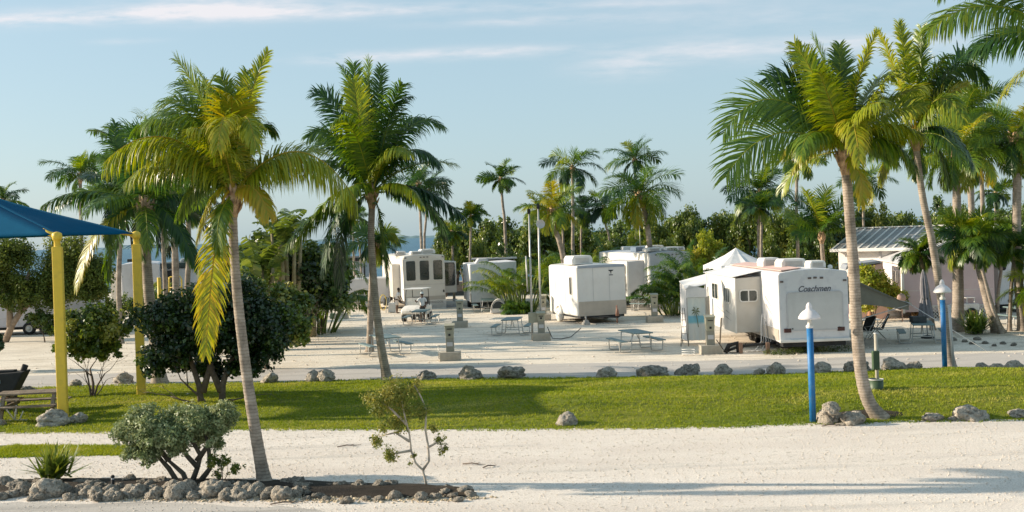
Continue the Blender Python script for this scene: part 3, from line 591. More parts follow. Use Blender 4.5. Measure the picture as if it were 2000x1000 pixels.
mp("stout palm with a full round crown right of the white cargo trailer", [(1276, 600), (1273, 520), (1264, 440), (1255, 395), (1252, 385)], 68, 2.55, 24, 24, .30, r0=.19, r1=.15, low=-35, bend=95, yellow=.4)
mp("second crown showing above the full round palm beside the trailer", [(1243, 460), (1242, 400), (1240, 315)], 84, 2.2, 15, 25, .10, low=-20)
mp("small fan crowned palm over the grey box trailer", [(918, 515), (919, 470), (920, 424)], 78, 1.25, 16, 26, .24, r0=.09, r1=.07, low=-35, bend=60)
mp("tall double crown palm behind the road edge palm, seen against the sky", [(823, 480), (821, 420), (818, 360)], 78, 2.0, 13, 27, .08, r0=.11, r1=.09)
mp("thin palm leaning against its neighbour over the fifth wheel camper", [(829, 480), (831, 440), (838, 375)], 80, 1.7, 12, 28, .08, r0=.1, r1=.08)
mp("left hand palm silhouetted in the sky above the blue shade", [(158, 430), (157, 390), (157, 345)], 75, 2.2, 15, 29, .10, low=-20)
mp("palm crown peeping over the blue shade at the left edge", [(10, 450), (8, 420), (6, 395)], 70, 1.5, 13, 30, .12)
mp("grey trunked palm seen between the yellow post and hanging frond", [(323, 560), (320, 500), (318, 440), (316, 395)], 62, 1.9, 14, 31, .14, r0=.15, r1=.11)
mp("second grey trunk left of the hanging yellow frond", [(366, 560), (369, 500), (368, 440), (364, 390)], 60, 1.9, 14, 32, .14, r0=.17, r1=.12)
mp("thin palm over the sea behind the sporty trailer", [(691, 500), (690, 460), (684, 425)], 84, 1.5, 12, 33, .15, r0=.09, r1=.08)
mp("thinner leaning palm right of it over the sea", [(704, 500), (698, 460), (692, 432)], 86, 1.3, 11, 34, .18, r0=.08, r1=.07)
mp("palm with dark drooping crown left of the tall leaning palm, over the travel trailer", [(1487, 500), (1487, 430), (1484, 378)], 72, 2.2, 22, 35, .12, low=-40, r0=.1, r1=.09)
mp("smaller pale crowned palm below the drooping one over the travel trailer", [(1482, 520), (1481, 460), (1480, 408)], 66, 1.3, 16, 36, .30, r0=.08, r1=.07)
mp("upright feather palm with a ragged tan collar behind the travel trailer", [(1608, 520), (1606, 490), (1604, 458)], 62, 2.4, 17, 37, .22, top=86, low=15, bend=38, r0=.13, r1=.11, droop=.35)
mp("slim palm rising behind, right of the leaning trunk, with drooping arms", [(1687, 455), (1686, 410), (1686, 360)], 80, 2.0, 12, 38, .34, r0=.09, r1=.08, bend=90)
mp("thin straight palm trunk left of the upright feather palm", [(1556, 420), (1556, 360), (1554, 318)], 66, 1.6, 10, 39, .45, r0=.11, r1=.09)
mp("pale low palm in the shrubs left of the leaning yellow green palm", [(1053, 480), (1052, 440), (1051, 412)], 84, 1.5, 12, 40, .22, r0=.09, r1=.08)
mp("slender palm standing right of the yellow green palm in the shrubs", [(1100, 470), (1098, 430), (1097, 415)], 86, 1.5, 12, 41, .28, r0=.1, r1=.08)
mp("drooping palm between the tall crown and the full round crown", [(1135, 480), (1136, 440), (1138, 412)], 88, 1.7, 13, 42, .20, r0=.09, r1=.08)
mp("dark leaning palm left of the full round crown", [(1190, 470), (1183, 440), (1180, 405)], 86, 1.7, 14, 43, .10, r0=.09, r1=.08)
mp("feathery palm behind shrubs right of the grey box trailer", [(885, 520), (884, 480), (883, 455)], 82, 1.3, 13, 44, .2, r0=.09, r1=.08)
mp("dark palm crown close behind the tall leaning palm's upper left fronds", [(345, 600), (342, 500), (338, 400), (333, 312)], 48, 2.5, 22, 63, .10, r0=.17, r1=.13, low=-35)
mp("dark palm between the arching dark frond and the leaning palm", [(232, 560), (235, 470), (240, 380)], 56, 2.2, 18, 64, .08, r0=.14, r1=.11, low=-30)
# cluster on the right hand side
mp("thick grey trunked palm right of the two lamp posts, swollen at its foot", [(1868, 655), (1871, 600), (1871, 520), (1869, 430), (1868, 305)], 47.5, 2.1, 20, 51, 0.40, r0=.27, r1=.15, low=-40, nl=64, lw=.042, yellow=.5)
mp("palm at the right edge with a knobbly upper trunk", [(1998, 640), (1990, 560), (1986, 470), (1986, 400), (1988, 275)], 47, 2.1, 24, 52, 0.28, r0=.19, r1=.17, low=-40, nl=64, lw=.042, ll=.75, bend=90, deadn=2)
mp("tall palm whose trunk shows between the thick trunk and the right edge", [(1898, 430), (1896, 380), (1889, 300), (1885, 235)], 56, 2.5, 20, 53, 0.28, r0=.17, r1=.14, low=-40, nl=64, lw=.042, yellow=.5)
mp("slimmer palm in the back of the right hand cluster", [(1920, 430), (1918, 370), (1914, 310)], 62, 2.2, 18, 54, 0.32, r0=.13, r1=.11, low=-35, yellow=.6)
mp("high palm top in the back of the right hand cluster", [(1900, 420), (1898, 320), (1892, 215)], 66, 2.2, 16, 55, 0.18, r0=.12, r1=.1, low=-20)
mp("small far palm seen through the right hand cluster", [(1944, 440), (1944, 410), (1944, 380)], 74, 1.4, 13, 56, 0.18, r0=.08, r1=.07)
mp("low full palm with a leaning ringed trunk beside the pink mobile home", [(1950, 655), (1930, 590), (1912, 520), (1898, 468)], 46.5, 1.6, 20, 57, 0.34, r0=.24, r1=.13, low=-30, nl=64, lw=.042, bend=80, shaft=True)
mp("thin leaning palm stem crossing the ringed trunk beside the pink mobile home", [(1957, 660), (1938, 600), (1922, 540), (1905, 480)], 46, 1.5, 14, 58, 0.28, r0=.08, r1=.06, low=-30, nl=64, lw=.042, shaft=True)
mp("low palm over the closed umbrella with dead fronds hanging under its crown", [(1822, 640), (1815, 590), (1806, 540), (1795, 500)], 48.5, 1.0, 22, 59, 0.24, r0=.11, r1=.08, low=-50, nl=64, lw=.042, ll=.5, deadn=4)
mp("thin dark stemmed palm in front of the far right white trailer", [(1948, 615), (1950, 570), (1955, 530), (1957, 480)], 54, 1.5, 16, 60, 0.18, r0=.08, r1=.07, low=-40, nl=64, lw=.042)
mp("slender pale stemmed palm nearest the right edge trailer", [(1972, 655), (1973, 600), (1976, 550), (1982, 490)], 47, 1.2, 14, 61, 0.18, r0=.085, r1=.07, low=-30, nl=64, lw=.042)
mp("low green palm spreading in from the right edge", [(2052, 660), (2050, 620), (2046, 575)], 46, 1.7, 20, 62, 0.48, r0=.12, r1=.1, low=-20, nl=64, lw=.042)
# clumping palms (areca): several arching stems from the ground
def clump_palm(label, px, py, Y, L, n, seed, tint=.5, hb=.0, sp=.35, ll=.62, nl=40, lw=.05, zb=0.0, top=88, low=35, bend=75):
    b = P(px, py, Y); b.z = zb; root = thing("clumping_palm", b, label, "palm", group="clumping feather palms"); R = np.random.default_rng(seed); acc = Acc(); mb = MB()
    for i in range(n):
        az = R.uniform(0, 2 * pi); r = sp * R.random() ** .5; h = hb * R.uniform(.3, 1); p = Vector((r * cos(az), r * sin(az), 0)); q = p * (1.6 if hb else 1.0) + Vector((0, 0, h))
        if h > .15: mb.tube([p, p * .5 + q * .5, q], [.04, .035, .03], n=6)
        a2 = az + R.normal(0, .7); frond(acc, arc(q, a2, radians(R.uniform(low, top)), radians(bend * R.uniform(.7, 1.3)), L * R.uniform(.65, 1.1), 10), R, nl=nl, lw=lw, ll=ll * R.uniform(.8, 1.1), droop=.9, tint=tint - .08 + R.normal(0, .09), vee=.3, twist=R.normal(0, .5), rach=.02)
    acc.build("fronds", L_PALM, root)
    if mb.v: mb.build("stems", M_shaft, root)
    return root
clump_palm("bright yellow green clumping palm right of the grey box trailer", 1018, 600, 70, 2.3, 46, 71, .58, hb=1.9, sp=1.0)
clump_palm("low dark tufted palm at the foot of the yellow green clump", 1012, 604, 67, 1.1, 26, 72, .3, sp=.3)
clump_palm("wide clumping palm behind the white cargo trailer roof", 1165, 560, 74, 2.6, 60, 73, .42, hb=2.6, sp=2.0)
clump_palm("clumping palm between leaning trunk and cargo trailer roof", 1115, 560, 76, 2.4, 46, 74, .5, hb=2.2, sp=1.6)
clump_palm("low clumping palm right of the stout palm, before the white camper", 1318, 604, 62, 1.9, 44, 75, .30, hb=1.2, sp=.8)
clump_palm("taller dark clumping palm left of the white peaked tent", 1362, 604, 62, 2.4, 50, 76, .28, hb=2.3, sp=.9)
clump_palm("clumping palm with arching fronds behind the travel trailer roof", 1555, 560, 66, 2.6, 26, 77, .40, hb=1.3, sp=.6, low=20)
clump_palm("broken clump of palm fronds behind the dark bushes, left of centre", 560, 640, 60, 2.8, 50, 78, .35, hb=3.2, sp=1.4)
clump_palm("brownish clump of hanging palm fronds left of the small trailer", 610, 640, 58, 2.6, 46, 79, .5, hb=2.8, sp=1.2, bend=110)
clump_palm("small palm clump beside the left hand motorhome", 300, 600, 74, 1.5, 22, 80, .5, hb=1.6, sp=.4)
clump_palm("green palm clump beside the ridge of the metal roof", 1800, 560, 62, 1.6, 24, 82, .3, hb=1.8, sp=.7)

# ------------------------------------------------------------ broadleaf foliage
def leaf_cloud(acc, R, centers, radii, n, size, tint=.4, tvar=.15, shape=(1, 1, 1), flat=.0, asp=.5, shell=.55):
    centers = np.asarray(centers, float); radii = np.asarray(radii, float); wts = radii ** 2 / np.sum(radii ** 2); idx = R.choice(len(centers), n, p=wts)
    d = nrm(R.normal(0, 1, (n, 3))); rr = radii[idx] * (shell + (1 - shell) * R.random(n) ** .6) * R.uniform(.8, 1.1, n) * np.where(R.random(n) < .12, R.uniform(1.1, 1.5, n), 1)
    c = centers[idx] + d * rr[:, None] * np.array(shape)
    nm = nrm(d * .7 + R.normal(0, .6, (n, 3)) + np.array([0, 0, .35 + flat])); a = nrm(np.cross(nm, R.normal(0, 1, (n, 3)))); b = np.cross(nm, a)
    s = size * R.uniform(.6, 1.3, n)[:, None]
    V = np.stack([c - a * s * .5, c + b * s * asp * .5 + nm * s * .08, c + a * s * .5, c - b * s * asp * .5 + nm * s * .08], 1).reshape(-1, 3)
    ct = R.normal(0, tvar, len(centers))[idx]; t = tint + ct + R.normal(0, tvar * .6, n)
    acc.add(V, np.arange(n * 4).reshape(-1, 4), None, np.repeat(np.clip(t, 0, .88), 4))
def clumps(R, c, rad, n, rmin, rmax, hollow=.5):
    c = np.array(c, float); rad = np.array(rad, float); d = nrm(R.normal(0, 1, (n, 3))); k = (hollow + (1 - hollow) * R.random(n))[:, None]
    return c + d * rad * k, R.uniform(rmin, rmax, n)
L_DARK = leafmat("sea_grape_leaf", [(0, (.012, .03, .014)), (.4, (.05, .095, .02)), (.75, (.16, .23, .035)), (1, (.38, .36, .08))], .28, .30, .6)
L_TREE = leafmat("tree_leaf", [(0, (.04, .075, .018)), (.4, (.10, .155, .028)), (.7, (.20, .25, .04)), (1, (.45, .38, .07))], .35, .4, .5)
L_SILV = leafmat("silver_leaf", [(0, (.10, .14, .06)), (.5, (.20, .26, .11)), (1, (.44, .46, .25))], .25, .5, .5)
L_OLIV = leafmat("olive_leaf", [(0, (.045, .075, .018)), (.5, (.13, .18, .035)), (1, (.36, .33, .08))], .4, .5, .3)
L_YEL = leafmat("yellow_leaf", [(0, (.08, .13, .02)), (.5, (.30, .36, .035)), (1, (.66, .50, .10))], .4, .5, .4)
M_bark = mat("bark", (.14, .105, .08), .9, .3, 8, .8, 30)
M_barkp = mat("pale_bark", (.50, .43, .35), .85, .15, 8, .6, 30, stain=(.2, .15, .1), st_scale=6, st_amt=.5)
def branch(mb, R, p, d, l, r, depth, n=6, spread=.55):
    pts = [p]; q = Vector(p); dd = Vector(d).normalized(); rr = [r]
    for i in range(4):
        dd = (dd + Vector(R.normal(0, .13, 3)) + Vector((0, 0, .05))).normalized(); q = q + dd * l / 4; pts.append(q.copy()); rr.append(r * (1 - .13 * (i + 1)))
    mb.tube(pts, rr, n=n)
    if depth > 0:
        for k in range(2 + (R.random() < .5)):
            nd = (dd + Vector(R.normal(0, spread, 3)) + Vector((0, 0, .1))).normalized(); branch(mb, R, pts[3 if k else 4], nd, l * .72, rr[-1] * .72, depth - 1, max(4, n - 1), spread)
def bush(label, name, cat, base, parts, n, size, m, stems, seed, tint=.4, tvar=.15, bark=None, group=None, asp=.5, nclump=10, flat=0.0, stem_r=.05, shell=.1, leafname="crown"):
    """parts: list of (centre offset, radii)"""
    R = np.random.default_rng(seed); root = thing(name, base, label, cat, group=group); acc = Acc(); C = []; Rd = []
    for (c, rad) in parts:
        m_ = min(rad); cc, r_ = clumps(R, c, [max(.05, q - m_ * .30) for q in rad], nclump, m_ * .2, m_ * .52, .25); C.append(cc); Rd.append(r_)
        C.append(np.array([c])); Rd.append(np.array([m_ * .6]))
    leaf_cloud(acc, R, np.concatenate(C), np.concatenate(Rd), n, size, tint, tvar, asp=asp, flat=flat, shell=shell)
    acc.build(leafname, m, root); mb = MB()
    for st in stems:
        if isinstance(st, tuple) and isinstance(st[0], tuple): mb.tube([Vector(q) for q in st], [stem_r * (1 - .5 * i / (len(st) - 1)) * (1 + .15 * noise.noise(Vector(q) * 3)) for i, q in enumerate(st)], n=8)
        else: branch(mb, R, Vector((0, 0, 0)) + Vector((R.normal(0, .06), R.normal(0, .06), -.03)), Vector(st[:3]), st[3], st[4], int(st[5]))
    mb.build("trunk", bark or M_bark, root); return root
# background trees: four crowns shared by all the trees of the belt
protos = []
for v, (mm, ti) in enumerate([(L_TREE, .32), (L_TREE, .48), (L_OLIV, .35), (L_DARK, .55), (L_YEL, .45), (L_TREE, .40)]):
    R = np.random.default_rng(100 + v); cc, rr = clumps(R, (0, 0, 2.5), (2.3, 1.9, 1.6), 70, .2, .65, .15); acc = Acc(); leaf_cloud(acc, R, cc, rr, 7000, .22, ti, .15, shell=.1, asp=.6)
    protos.append((acc, mm))
    rt = thing("broadleaf_tree", (0, 0, 0), "x", "tree"); acc.build("crown", mm, rt); mb = MB()
    for k in range(3): branch(mb, R, Vector((R.normal(0, .1), 0, -.1)), Vector((R.normal(0, .35), R.normal(0, .3), 1)), 1.5, .11, 2)
    mb.build("trunk", M_bark, rt); protos[-1] = rt
used = set()
def btree(label, px, ytop, hw, Y, v, sq=1.0):
    b = P(px, 500, Y); b.z = 0; top = P(px, ytop, Y).z; h = top / 4.25; wx = (hw / F * Y) / 2.1
    rt = protos[v]; sc = (wx, wx * .9, h)
    if v not in used: used.add(v); rt.location = b; rt.scale = sc; rt['label'] = label; rt['group'] = "trees of the belt behind the campsite"
    else: dup(rt, b, rnd.uniform(0, 6.28), label, "trees of the belt behind the campsite", sc)
BT = [("tree at the left end of the belt, over the fifth wheel camper", 868, 440, 30, 88, 0), ("rounded tree behind the fan crowned palm", 905, 432, 40, 100, 5), ("broad tree left of the lone palm trunk", 950, 424, 46, 98, 0), ("lumpy tree right under the lone slender palm", 1002, 418, 46, 96, 3),
      ("dense tree behind the two thin grey masts", 1050, 424, 44, 98, 0), ("dark tree behind the yellow green leaning palm", 1095, 432, 44, 102, 5), ("tree filling the gap left of the full round palm crown", 1150, 436, 46, 100, 0), ("low tree behind the clumping palms", 1200, 432, 44, 98, 3),
      ("yellow leaved tree beside the stout palm trunk", 1238, 442, 26, 78, 4), ("tree with sharp twigs right of the stout palm", 1290, 420, 46, 94, 1), ("tallest rounded tree of the belt, right of the stout palm", 1345, 398, 42, 92, 0), ("yellow flowering bushy tree above the white peaked tent", 1376, 440, 40, 78, 4),
      ("spreading tree left of the drooping palm crown", 1410, 410, 46, 92, 5), ("dark tree under the drooping palm crown", 1460, 400, 40, 88, 0), ("tree between the drooping palm and the feather palm", 1525, 400, 42, 86, 1), ("green tree behind the upright feather palm", 1580, 415, 46, 84, 5),
      ("tree in the gap left of the big leaning trunk", 1640, 410, 44, 84, 3), ("pale olive tree right of the big leaning trunk", 1715, 378, 46, 82, 2), ("low dark tree over the metal roof", 1770, 412, 40, 80, 0), ("dark rounded tree right of the thin curved trunk", 1845, 376, 46, 84, 3),
      ("tree behind the thick grey trunked palm", 1890, 395, 46, 82, 0), ("tree behind the right hand palm cluster", 1940, 400, 44, 78, 5), ("tree at the far right end of the belt", 1998, 395, 50, 76, 0), ("big dense tree closing the belt behind the lone palm", 975, 428, 60, 112, 3), ("wide tree at the back of the belt, left of the masts", 1025, 430, 60, 110, 0), ("wide tree at the back of the belt, right of the masts", 1085, 430, 60, 111, 5), ("wide tree at the back, over the cargo trailer", 1150, 430, 60, 112, 3), ("wide tree at the back behind the stout palm crown", 1225, 428, 60, 110, 0), ("wide tree behind the sharp twigged one", 1300, 424, 60, 108, 5), ("wide back tree over the peaked tent", 1370, 420, 60, 107, 3), ("wide back tree left of the drooping palm", 1440, 414, 60, 104, 0), ("wide back tree left of the feather palm", 1510, 412, 60, 102, 5), ("wide back tree right of the feather palm", 1600, 420, 60, 100, 3), ("wide back tree right of the big leaning trunk", 1680, 410, 60, 98, 0), ("wide back tree over the metal roof", 1760, 410, 60, 98, 5), ("wide back tree behind the thatched hut", 1850, 400, 60, 98, 0), ("wide back tree behind the right palm cluster", 1950, 400, 70, 96, 3), ("wide back tree left of the fan palm", 890, 446, 45, 108, 5), ("shrubby tree in front of the belt, left of the tent", 1300, 462, 30, 76, 5),
      ("bushy tree behind the clumping palm and grey trailer", 985, 470, 36, 80, 3), ("bushy tree over the end of the grey box trailer", 940, 468, 30, 82, 5), ("bushy tree right of the peaked tent", 1500, 458, 34, 74, 1), ("bushy tree behind the travel trailer air conditioners", 1560, 462, 34, 72, 3),
      ("bushy low tree left of the metal roofed house", 1615, 455, 30, 72, 0), ("small tree over the small white trailer at left of centre", 640, 512, 22, 78, 5), ("bushy tree at the back of the open gap above the cargo trailer", 1180, 470, 36, 80, 5)]
for b_ in BT: btree(*b_)
tag(strip("shrubbery_floor", [(-8, 90), (80, 68)], [(-8, 116), (80, 116)], M_soil, 0.0, nx=40, ny=2), kind='structure')
# near bushes
g = G(185, 778); k_ = F / g.y
bush("multi stemmed sea grape bush between the two yellow posts", "sea_grape_bush", "bush", g, [((-.05, 0, 2.5), (1.25, 1.1, .75)), ((.5, 0, 1.95), (.9, .9, .55)), ((-.6, 0, 1.9), (.8, .8, .5)), ((0, 0, 1.65), (1.45, 1.0, .55)), ((.1, 0, 2.2), (1.4, 1.1, .8))], 17000, .125, L_DARK,
     [(-.45, 0, 1, .9, .04, 2), (.35, .1, 1, .9, .04, 2), (.05, 0, 1, 1.0, .06, 2), (-.9, .1, .9, .8, .025, 1), (.8, -.1, .6, .7, .025, 1)], 201, tint=.68, tvar=.16, asp=.85, nclump=26, leafname="foliage")
g = G(410, 792)
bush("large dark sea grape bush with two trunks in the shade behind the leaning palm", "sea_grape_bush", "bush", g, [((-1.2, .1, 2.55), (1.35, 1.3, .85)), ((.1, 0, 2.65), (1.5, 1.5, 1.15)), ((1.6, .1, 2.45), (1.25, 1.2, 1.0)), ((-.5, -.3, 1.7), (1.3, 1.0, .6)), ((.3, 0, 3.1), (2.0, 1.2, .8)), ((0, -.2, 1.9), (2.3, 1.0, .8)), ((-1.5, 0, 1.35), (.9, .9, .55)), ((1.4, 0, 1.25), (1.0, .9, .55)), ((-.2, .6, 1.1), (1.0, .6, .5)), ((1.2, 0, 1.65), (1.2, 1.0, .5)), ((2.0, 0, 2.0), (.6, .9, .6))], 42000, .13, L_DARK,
     [((-.25, 0, -.05), (-.3, 0, .6), (-.5, 0, 1.3), (-.8, .1, 2.0)), ((-.2, 0, .4), (.0, 0, 1.0), (.2, 0, 1.9)), ((.35, 0, -.05), (.4, 0, .6), (.6, 0, 1.2), (1.1, .1, 2.0)), ((.35, 0, .4), (.1, 0, 1.0), (0, 0, 1.9)), (-.9, 0, .5, 1.2, .04, 2), (.9, 0, .5, 1.2, .04, 2), (-.5, 0, .9, 1.2, .05, 2)], 202, tint=.10, tvar=.16, asp=.7, nclump=40, stem_r=.11, leafname="foliage")  # low tint puts the shade on this bush into its leaf colour
g = G(520, 720)
bush("glossy sunlit shrub behind the dark bush, right of the leaning palm", "shrub", "shrub", g, [((-.6, 0, 2.9), (1.2, 1.0, .9)), ((.9, 0, 2.5), (1.1, 1.0, .9)), ((.2, 0, 1.6), (1.6, 1.0, 1.0)), ((1.2, 0, 1.4), (.8, .8, .8))], 15000, .16, L_DARK, [(0, 0, 1, 1.2, .07, 2), (.4, 0, 1, 1.1, .07, 2)], 203, tint=.6, tvar=.2, asp=.7, nclump=26, leafname="foliage")
for i, (px, py, hw, zz, lab) in enumerate([(545, 668, 1.9, 5.6, "tall broad leaved tree behind the dark bush, left of the small trailer"), (630, 650, 1.8, 4.9, "shaded bushy tree hanging over the picnic ground beside the small trailer"), (480, 650, 1.7, 5.0, "leafy tree behind the leaning palm's trunk")]):
    g = G(px, py); bush(lab, "broadleaf_tree", "tree", g, [((-.3, 0, zz - 1.1), (hw * .8, 1.4, 1.0)), ((.4, 0, zz - 2.0), (hw, 1.4, 1.0)), ((0, 0, zz - 2.9), (hw * .8, 1.2, .8)), ((.2, 0, zz - 1.6), (hw * .9, 1.3, 1.2))], 12000, .26, L_DARK if i != 1 else L_OLIV, [(0, 0, 1, 1.5, .12, 2), (.3, 0, 1, 1.3, .1, 2)], 210 + i, tint=.42 if i != 1 else .3, tvar=.18, asp=.55, nclump=24, leafname="crown")
g = G(10, 668)
bush("olive green tree with a leaning pale trunk left of the first yellow post", "broadleaf_tree", "tree", g, [((.6, 0, 4.6), (2.6, 2.0, 1.6)), ((3.1, 0, 4.3), (2.2, 1.8, 1.6)), ((4.3, 0, 3.2), (1.6, 1.4, 1.6)), ((2.6, .3, 2.9), (2.2, 1.4, 1.2)), ((.2, .3, 3.0), (1.6, 1.4, 1.2)), ((4.6, .2, 2.5), (1.2, 1.2, 1.0)), ((-1.2, 0, 3.9), (2.0, 1.6, 1.4)), ((1.8, 0, 3.0), (2.6, 1.6, 1.1)), ((3.8, 0, 2.6), (1.4, 1.2, .9)), ((.9, -.5, 2.2), (2.0, 1.2, .9)), ((-1.0, -.3, 2.4), (1.5, 1.2, 1.0)), ((3.0, -.2, 2.2), (1.6, 1.1, .8)), ((4.7, .2, 3.4), (1.2, 1.2, 1.3))], 56000, .155, L_OLIV,
     [((0, 0, 0), (.4, 0, .9), (.9, 0, 1.6), (1.7, 0, 2.3), (2.6, 0, 3.1)), ((.3, 0, .8), (.3, 0, 1.7), (-.3, 0, 2.6), (-.8, 0, 3.6)), ((.9, 0, 1.6), (1.0, 0, 2.5), (1.4, 0, 3.6)), ((1.7, 0, 2.3), (2.6, 0, 2.5), (3.7, 0, 2.9))], 205, tint=.35, tvar=.12, nclump=30, stem_r=.2, bark=mat("tan_bark", (.3, .23, .17), .9, .3, 6, .6, 25))
g = G(-15, 725); bush("dark rounded bush cut by the left edge of the picture", "sea_grape_bush", "bush", g, [((0, 0, 1.2), (.75, .8, .65))], 2500, .17, L_DARK, [(0, 0, 1, .6, .05, 1)], 206, tint=.25, asp=.8, nclump=16, leafname="foliage")
g = G(85, 668); bush("low loose bush behind the near yellow post", "shrub", "shrub", g, [((-.1, 0, 1.2), (.9, .7, .55)), ((.4, 0, .7), (.7, .6, .5))], 3000, .16, L_TREE, [(0, 0, 1, .6, .04, 1)], 207, tint=.35, nclump=16, leafname="foliage")
def banana(label, px, py, Y, h, seed, n=12, L=2.2, wd=.42):
    R = np.random.default_rng(seed); b = P(px, py, Y); b.z = 0; root = thing("banana_plant", b, label, "banana plant", group="banana like plants"); acc = Acc(); mb = MB()
    for i in range(n):
        az = R.uniform(0, 2 * pi); st = np.array([R.normal(0, .3), R.normal(0, .25), h * R.uniform(.65, 1.0)]); cv = arc(st, az, radians(R.uniform(45, 85)), radians(R.uniform(40, 100)), L * R.uniform(.7, 1.1), 12)
        sd_ = np.array([-sin(az), cos(az), 0]); k = len(cv)
        for s in (-1, 1):
            for j in range(k - 1):      # torn leaf: one flap per section
                t0, t1 = j / (k - 1), (j + 1) / (k - 1); pw = lambda t: wd * sin(pi * min(1, max(.02, t * .92 + .06))) ** .5
                a, c = cv[j], cv[j + 1]; e = (c - a) * .08; dz = np.array([0, 0, -.35 - .5 * R.random()])
                V = np.array([a + e, c - e, c - e + (sd_ * s + dz * R.uniform(.3, 1.1)) * pw(t1) + (c - a) * .3, a + e + (sd_ * s + dz * R.uniform(.3, 1.1)) * pw(t0) + (c - a) * .3]); acc.add(V, np.array([[0, 1, 2, 3]]), None, np.full(4, R.uniform(.25, .6)))
        if i % 2 == 0: mb.tube([(st[0] * .4, st[1] * .4, 0), (st[0] * .8, st[1] * .8, st[2] * .6), tuple(st)], [.14, .11, .06], n=8)
    acc.build("leaves", L_TREE, root); mb.build("stems", mat("stem_tan", (.26, .22, .12), .8, .3, 5), root); return root
banana("tall banana like plant with upright torn leaves between the two big left palms", 562, 640, 52, 5.3, 301, 20, L=2.0)
banana("lower banana like plant with broad dark leaves beside the leaning palm", 515, 640, 50, 3.9, 302, 18, L=1.8)
banana("banana like plant half hidden behind the dark sea grape bush", 610, 640, 56, 2.9, 303, 14, L=1.8)
g = G(600, 668); bush("deep green tree filling the gap right of the leaning palm's trunk", "broadleaf_tree", "tree", g, [((-1.6, 0, 3.2), (1.5, 1.4, 1.2)), ((.6, 0, 3.5), (1.6, 1.4, 1.3)), ((-.3, 0, 2.1), (2.1, 1.3, 1.2)), ((1.3, 0, 2.0), (1.2, 1.1, 1.0))], 15000, .24, L_DARK, [(0, 0, 1, 1.6, .12, 2), (-.4, 0, 1, 1.4, .1, 2)], 241, tint=.35, tvar=.2, asp=.6, nclump=30)
for i, (px, py, w_, h_, ti, lab) in enumerate([(205, 640, 1.3, 2.2, .5, "leafy shrub in front of the motorhome's rear wheels"), (262, 630, 1.2, 2.0, .4, "shrub right behind the far yellow post's foot"), (340, 640, 1.5, 2.1, .3, "dark shrub hiding the foot of the yellow hand rail"), (140, 655, 1.0, 1.5, .55, "low sunlit shrub against the long trailer's side")]):
    g = G(px, py); bush(lab, "shrub", "shrub", g, [((0, 0, h_ * .55), (w_, .9, h_ * .5)), ((.5, 0, h_ * .35), (w_ * .8, .8, h_ * .35))], 4500, .17, L_TREE if i != 2 else L_DARK, [(0, 0, 1, .8, .05, 2), (.3, 0, 1, .6, .04, 1)], 260 + i, tint=ti, tvar=.18, asp=.6, nclump=26, leafname="foliage")
# silver buttonwood in the bed
g = G(372, 944); k_ = 97.0
def lo(px, py, dy=0): q = P(px, py, g.y + dy) - g; return (q.x, q.y, q.z)
R_ = np.random.default_rng(220)
prt = [((lo(px, py)[0], dy, lo(px, py)[2]), (rx, .5, rz)) for px, py, dy, rx, rz in [(262, 835, 0, .36, .36), (300, 825, -.3, .4, .33), (345, 825, .2, .45, .34), (390, 822, -.2, .4, .3), (425, 832, .1, .33, .32), (290, 868, .2, .4, .3), (340, 862, -.2, .4, .3), (385, 852, .3, .35, .28), (330, 815, .45, .4, .26), (400, 815, .4, .35, .26), (258, 880, -.1, .25, .25), (420, 862, 0, .25, .22), (280, 812, .1, .4, .28), (320, 845, -.35, .45, .35), (365, 840, -.35, .42, .33), (405, 838, .3, .4, .3), (300, 885, -.2, .35, .25), (345, 878, 0, .35, .2), (240, 845, 0, .3, .33), (365, 808, 0, .45, .24), (440, 818, .1, .28, .3), (430, 800, .2, .3, .2)]]
bush("rounded silvery grey green shrub with bare lower branches in the foreground rock bed", "silver_shrub", "shrub", g, prt, 30000, .075, L_SILV,
     [(lo(352, 950), lo(330, 915), lo(312, 895), lo(300, 860)), (lo(368, 950), lo(358, 925), lo(330, 900), lo(345, 850)), (lo(372, 950), lo(385, 915), lo(392, 890), lo(375, 860), lo(370, 830)), (lo(385, 948), lo(410, 915), lo(408, 880), lo(402, 850)), (lo(388, 915), lo(365, 890), lo(362, 885)), (lo(330, 900), lo(290, 850)), (lo(385, 900), lo(420, 850))], 221, tint=.5, tvar=.14, nclump=34, stem_r=.062, bark=mat("dark_bark", (.12, .10, .075), .9, .3, 10, .9, 40), shell=.3, leafname="foliage")
g = G(430, 944)
bush("thin straggly green shrub between the silver shrub and the leaning palm", "shrub", "shrub", g, [((.05, 0, .42), (.42, .3, .2)), ((.3, 0, .3), (.26, .25, .14)), ((-.05, 0, .2), (.3, .25, .12))], 900, .065, L_TREE, [(.3, 0, .9, .35, .012, 2), (-.2, 0, .9, .35, .012, 2), (.7, .1, .6, .3, .01, 2), (.0, .1, .9, .35, .012, 1)], 222, tint=.5, nclump=14, leafname="foliage")
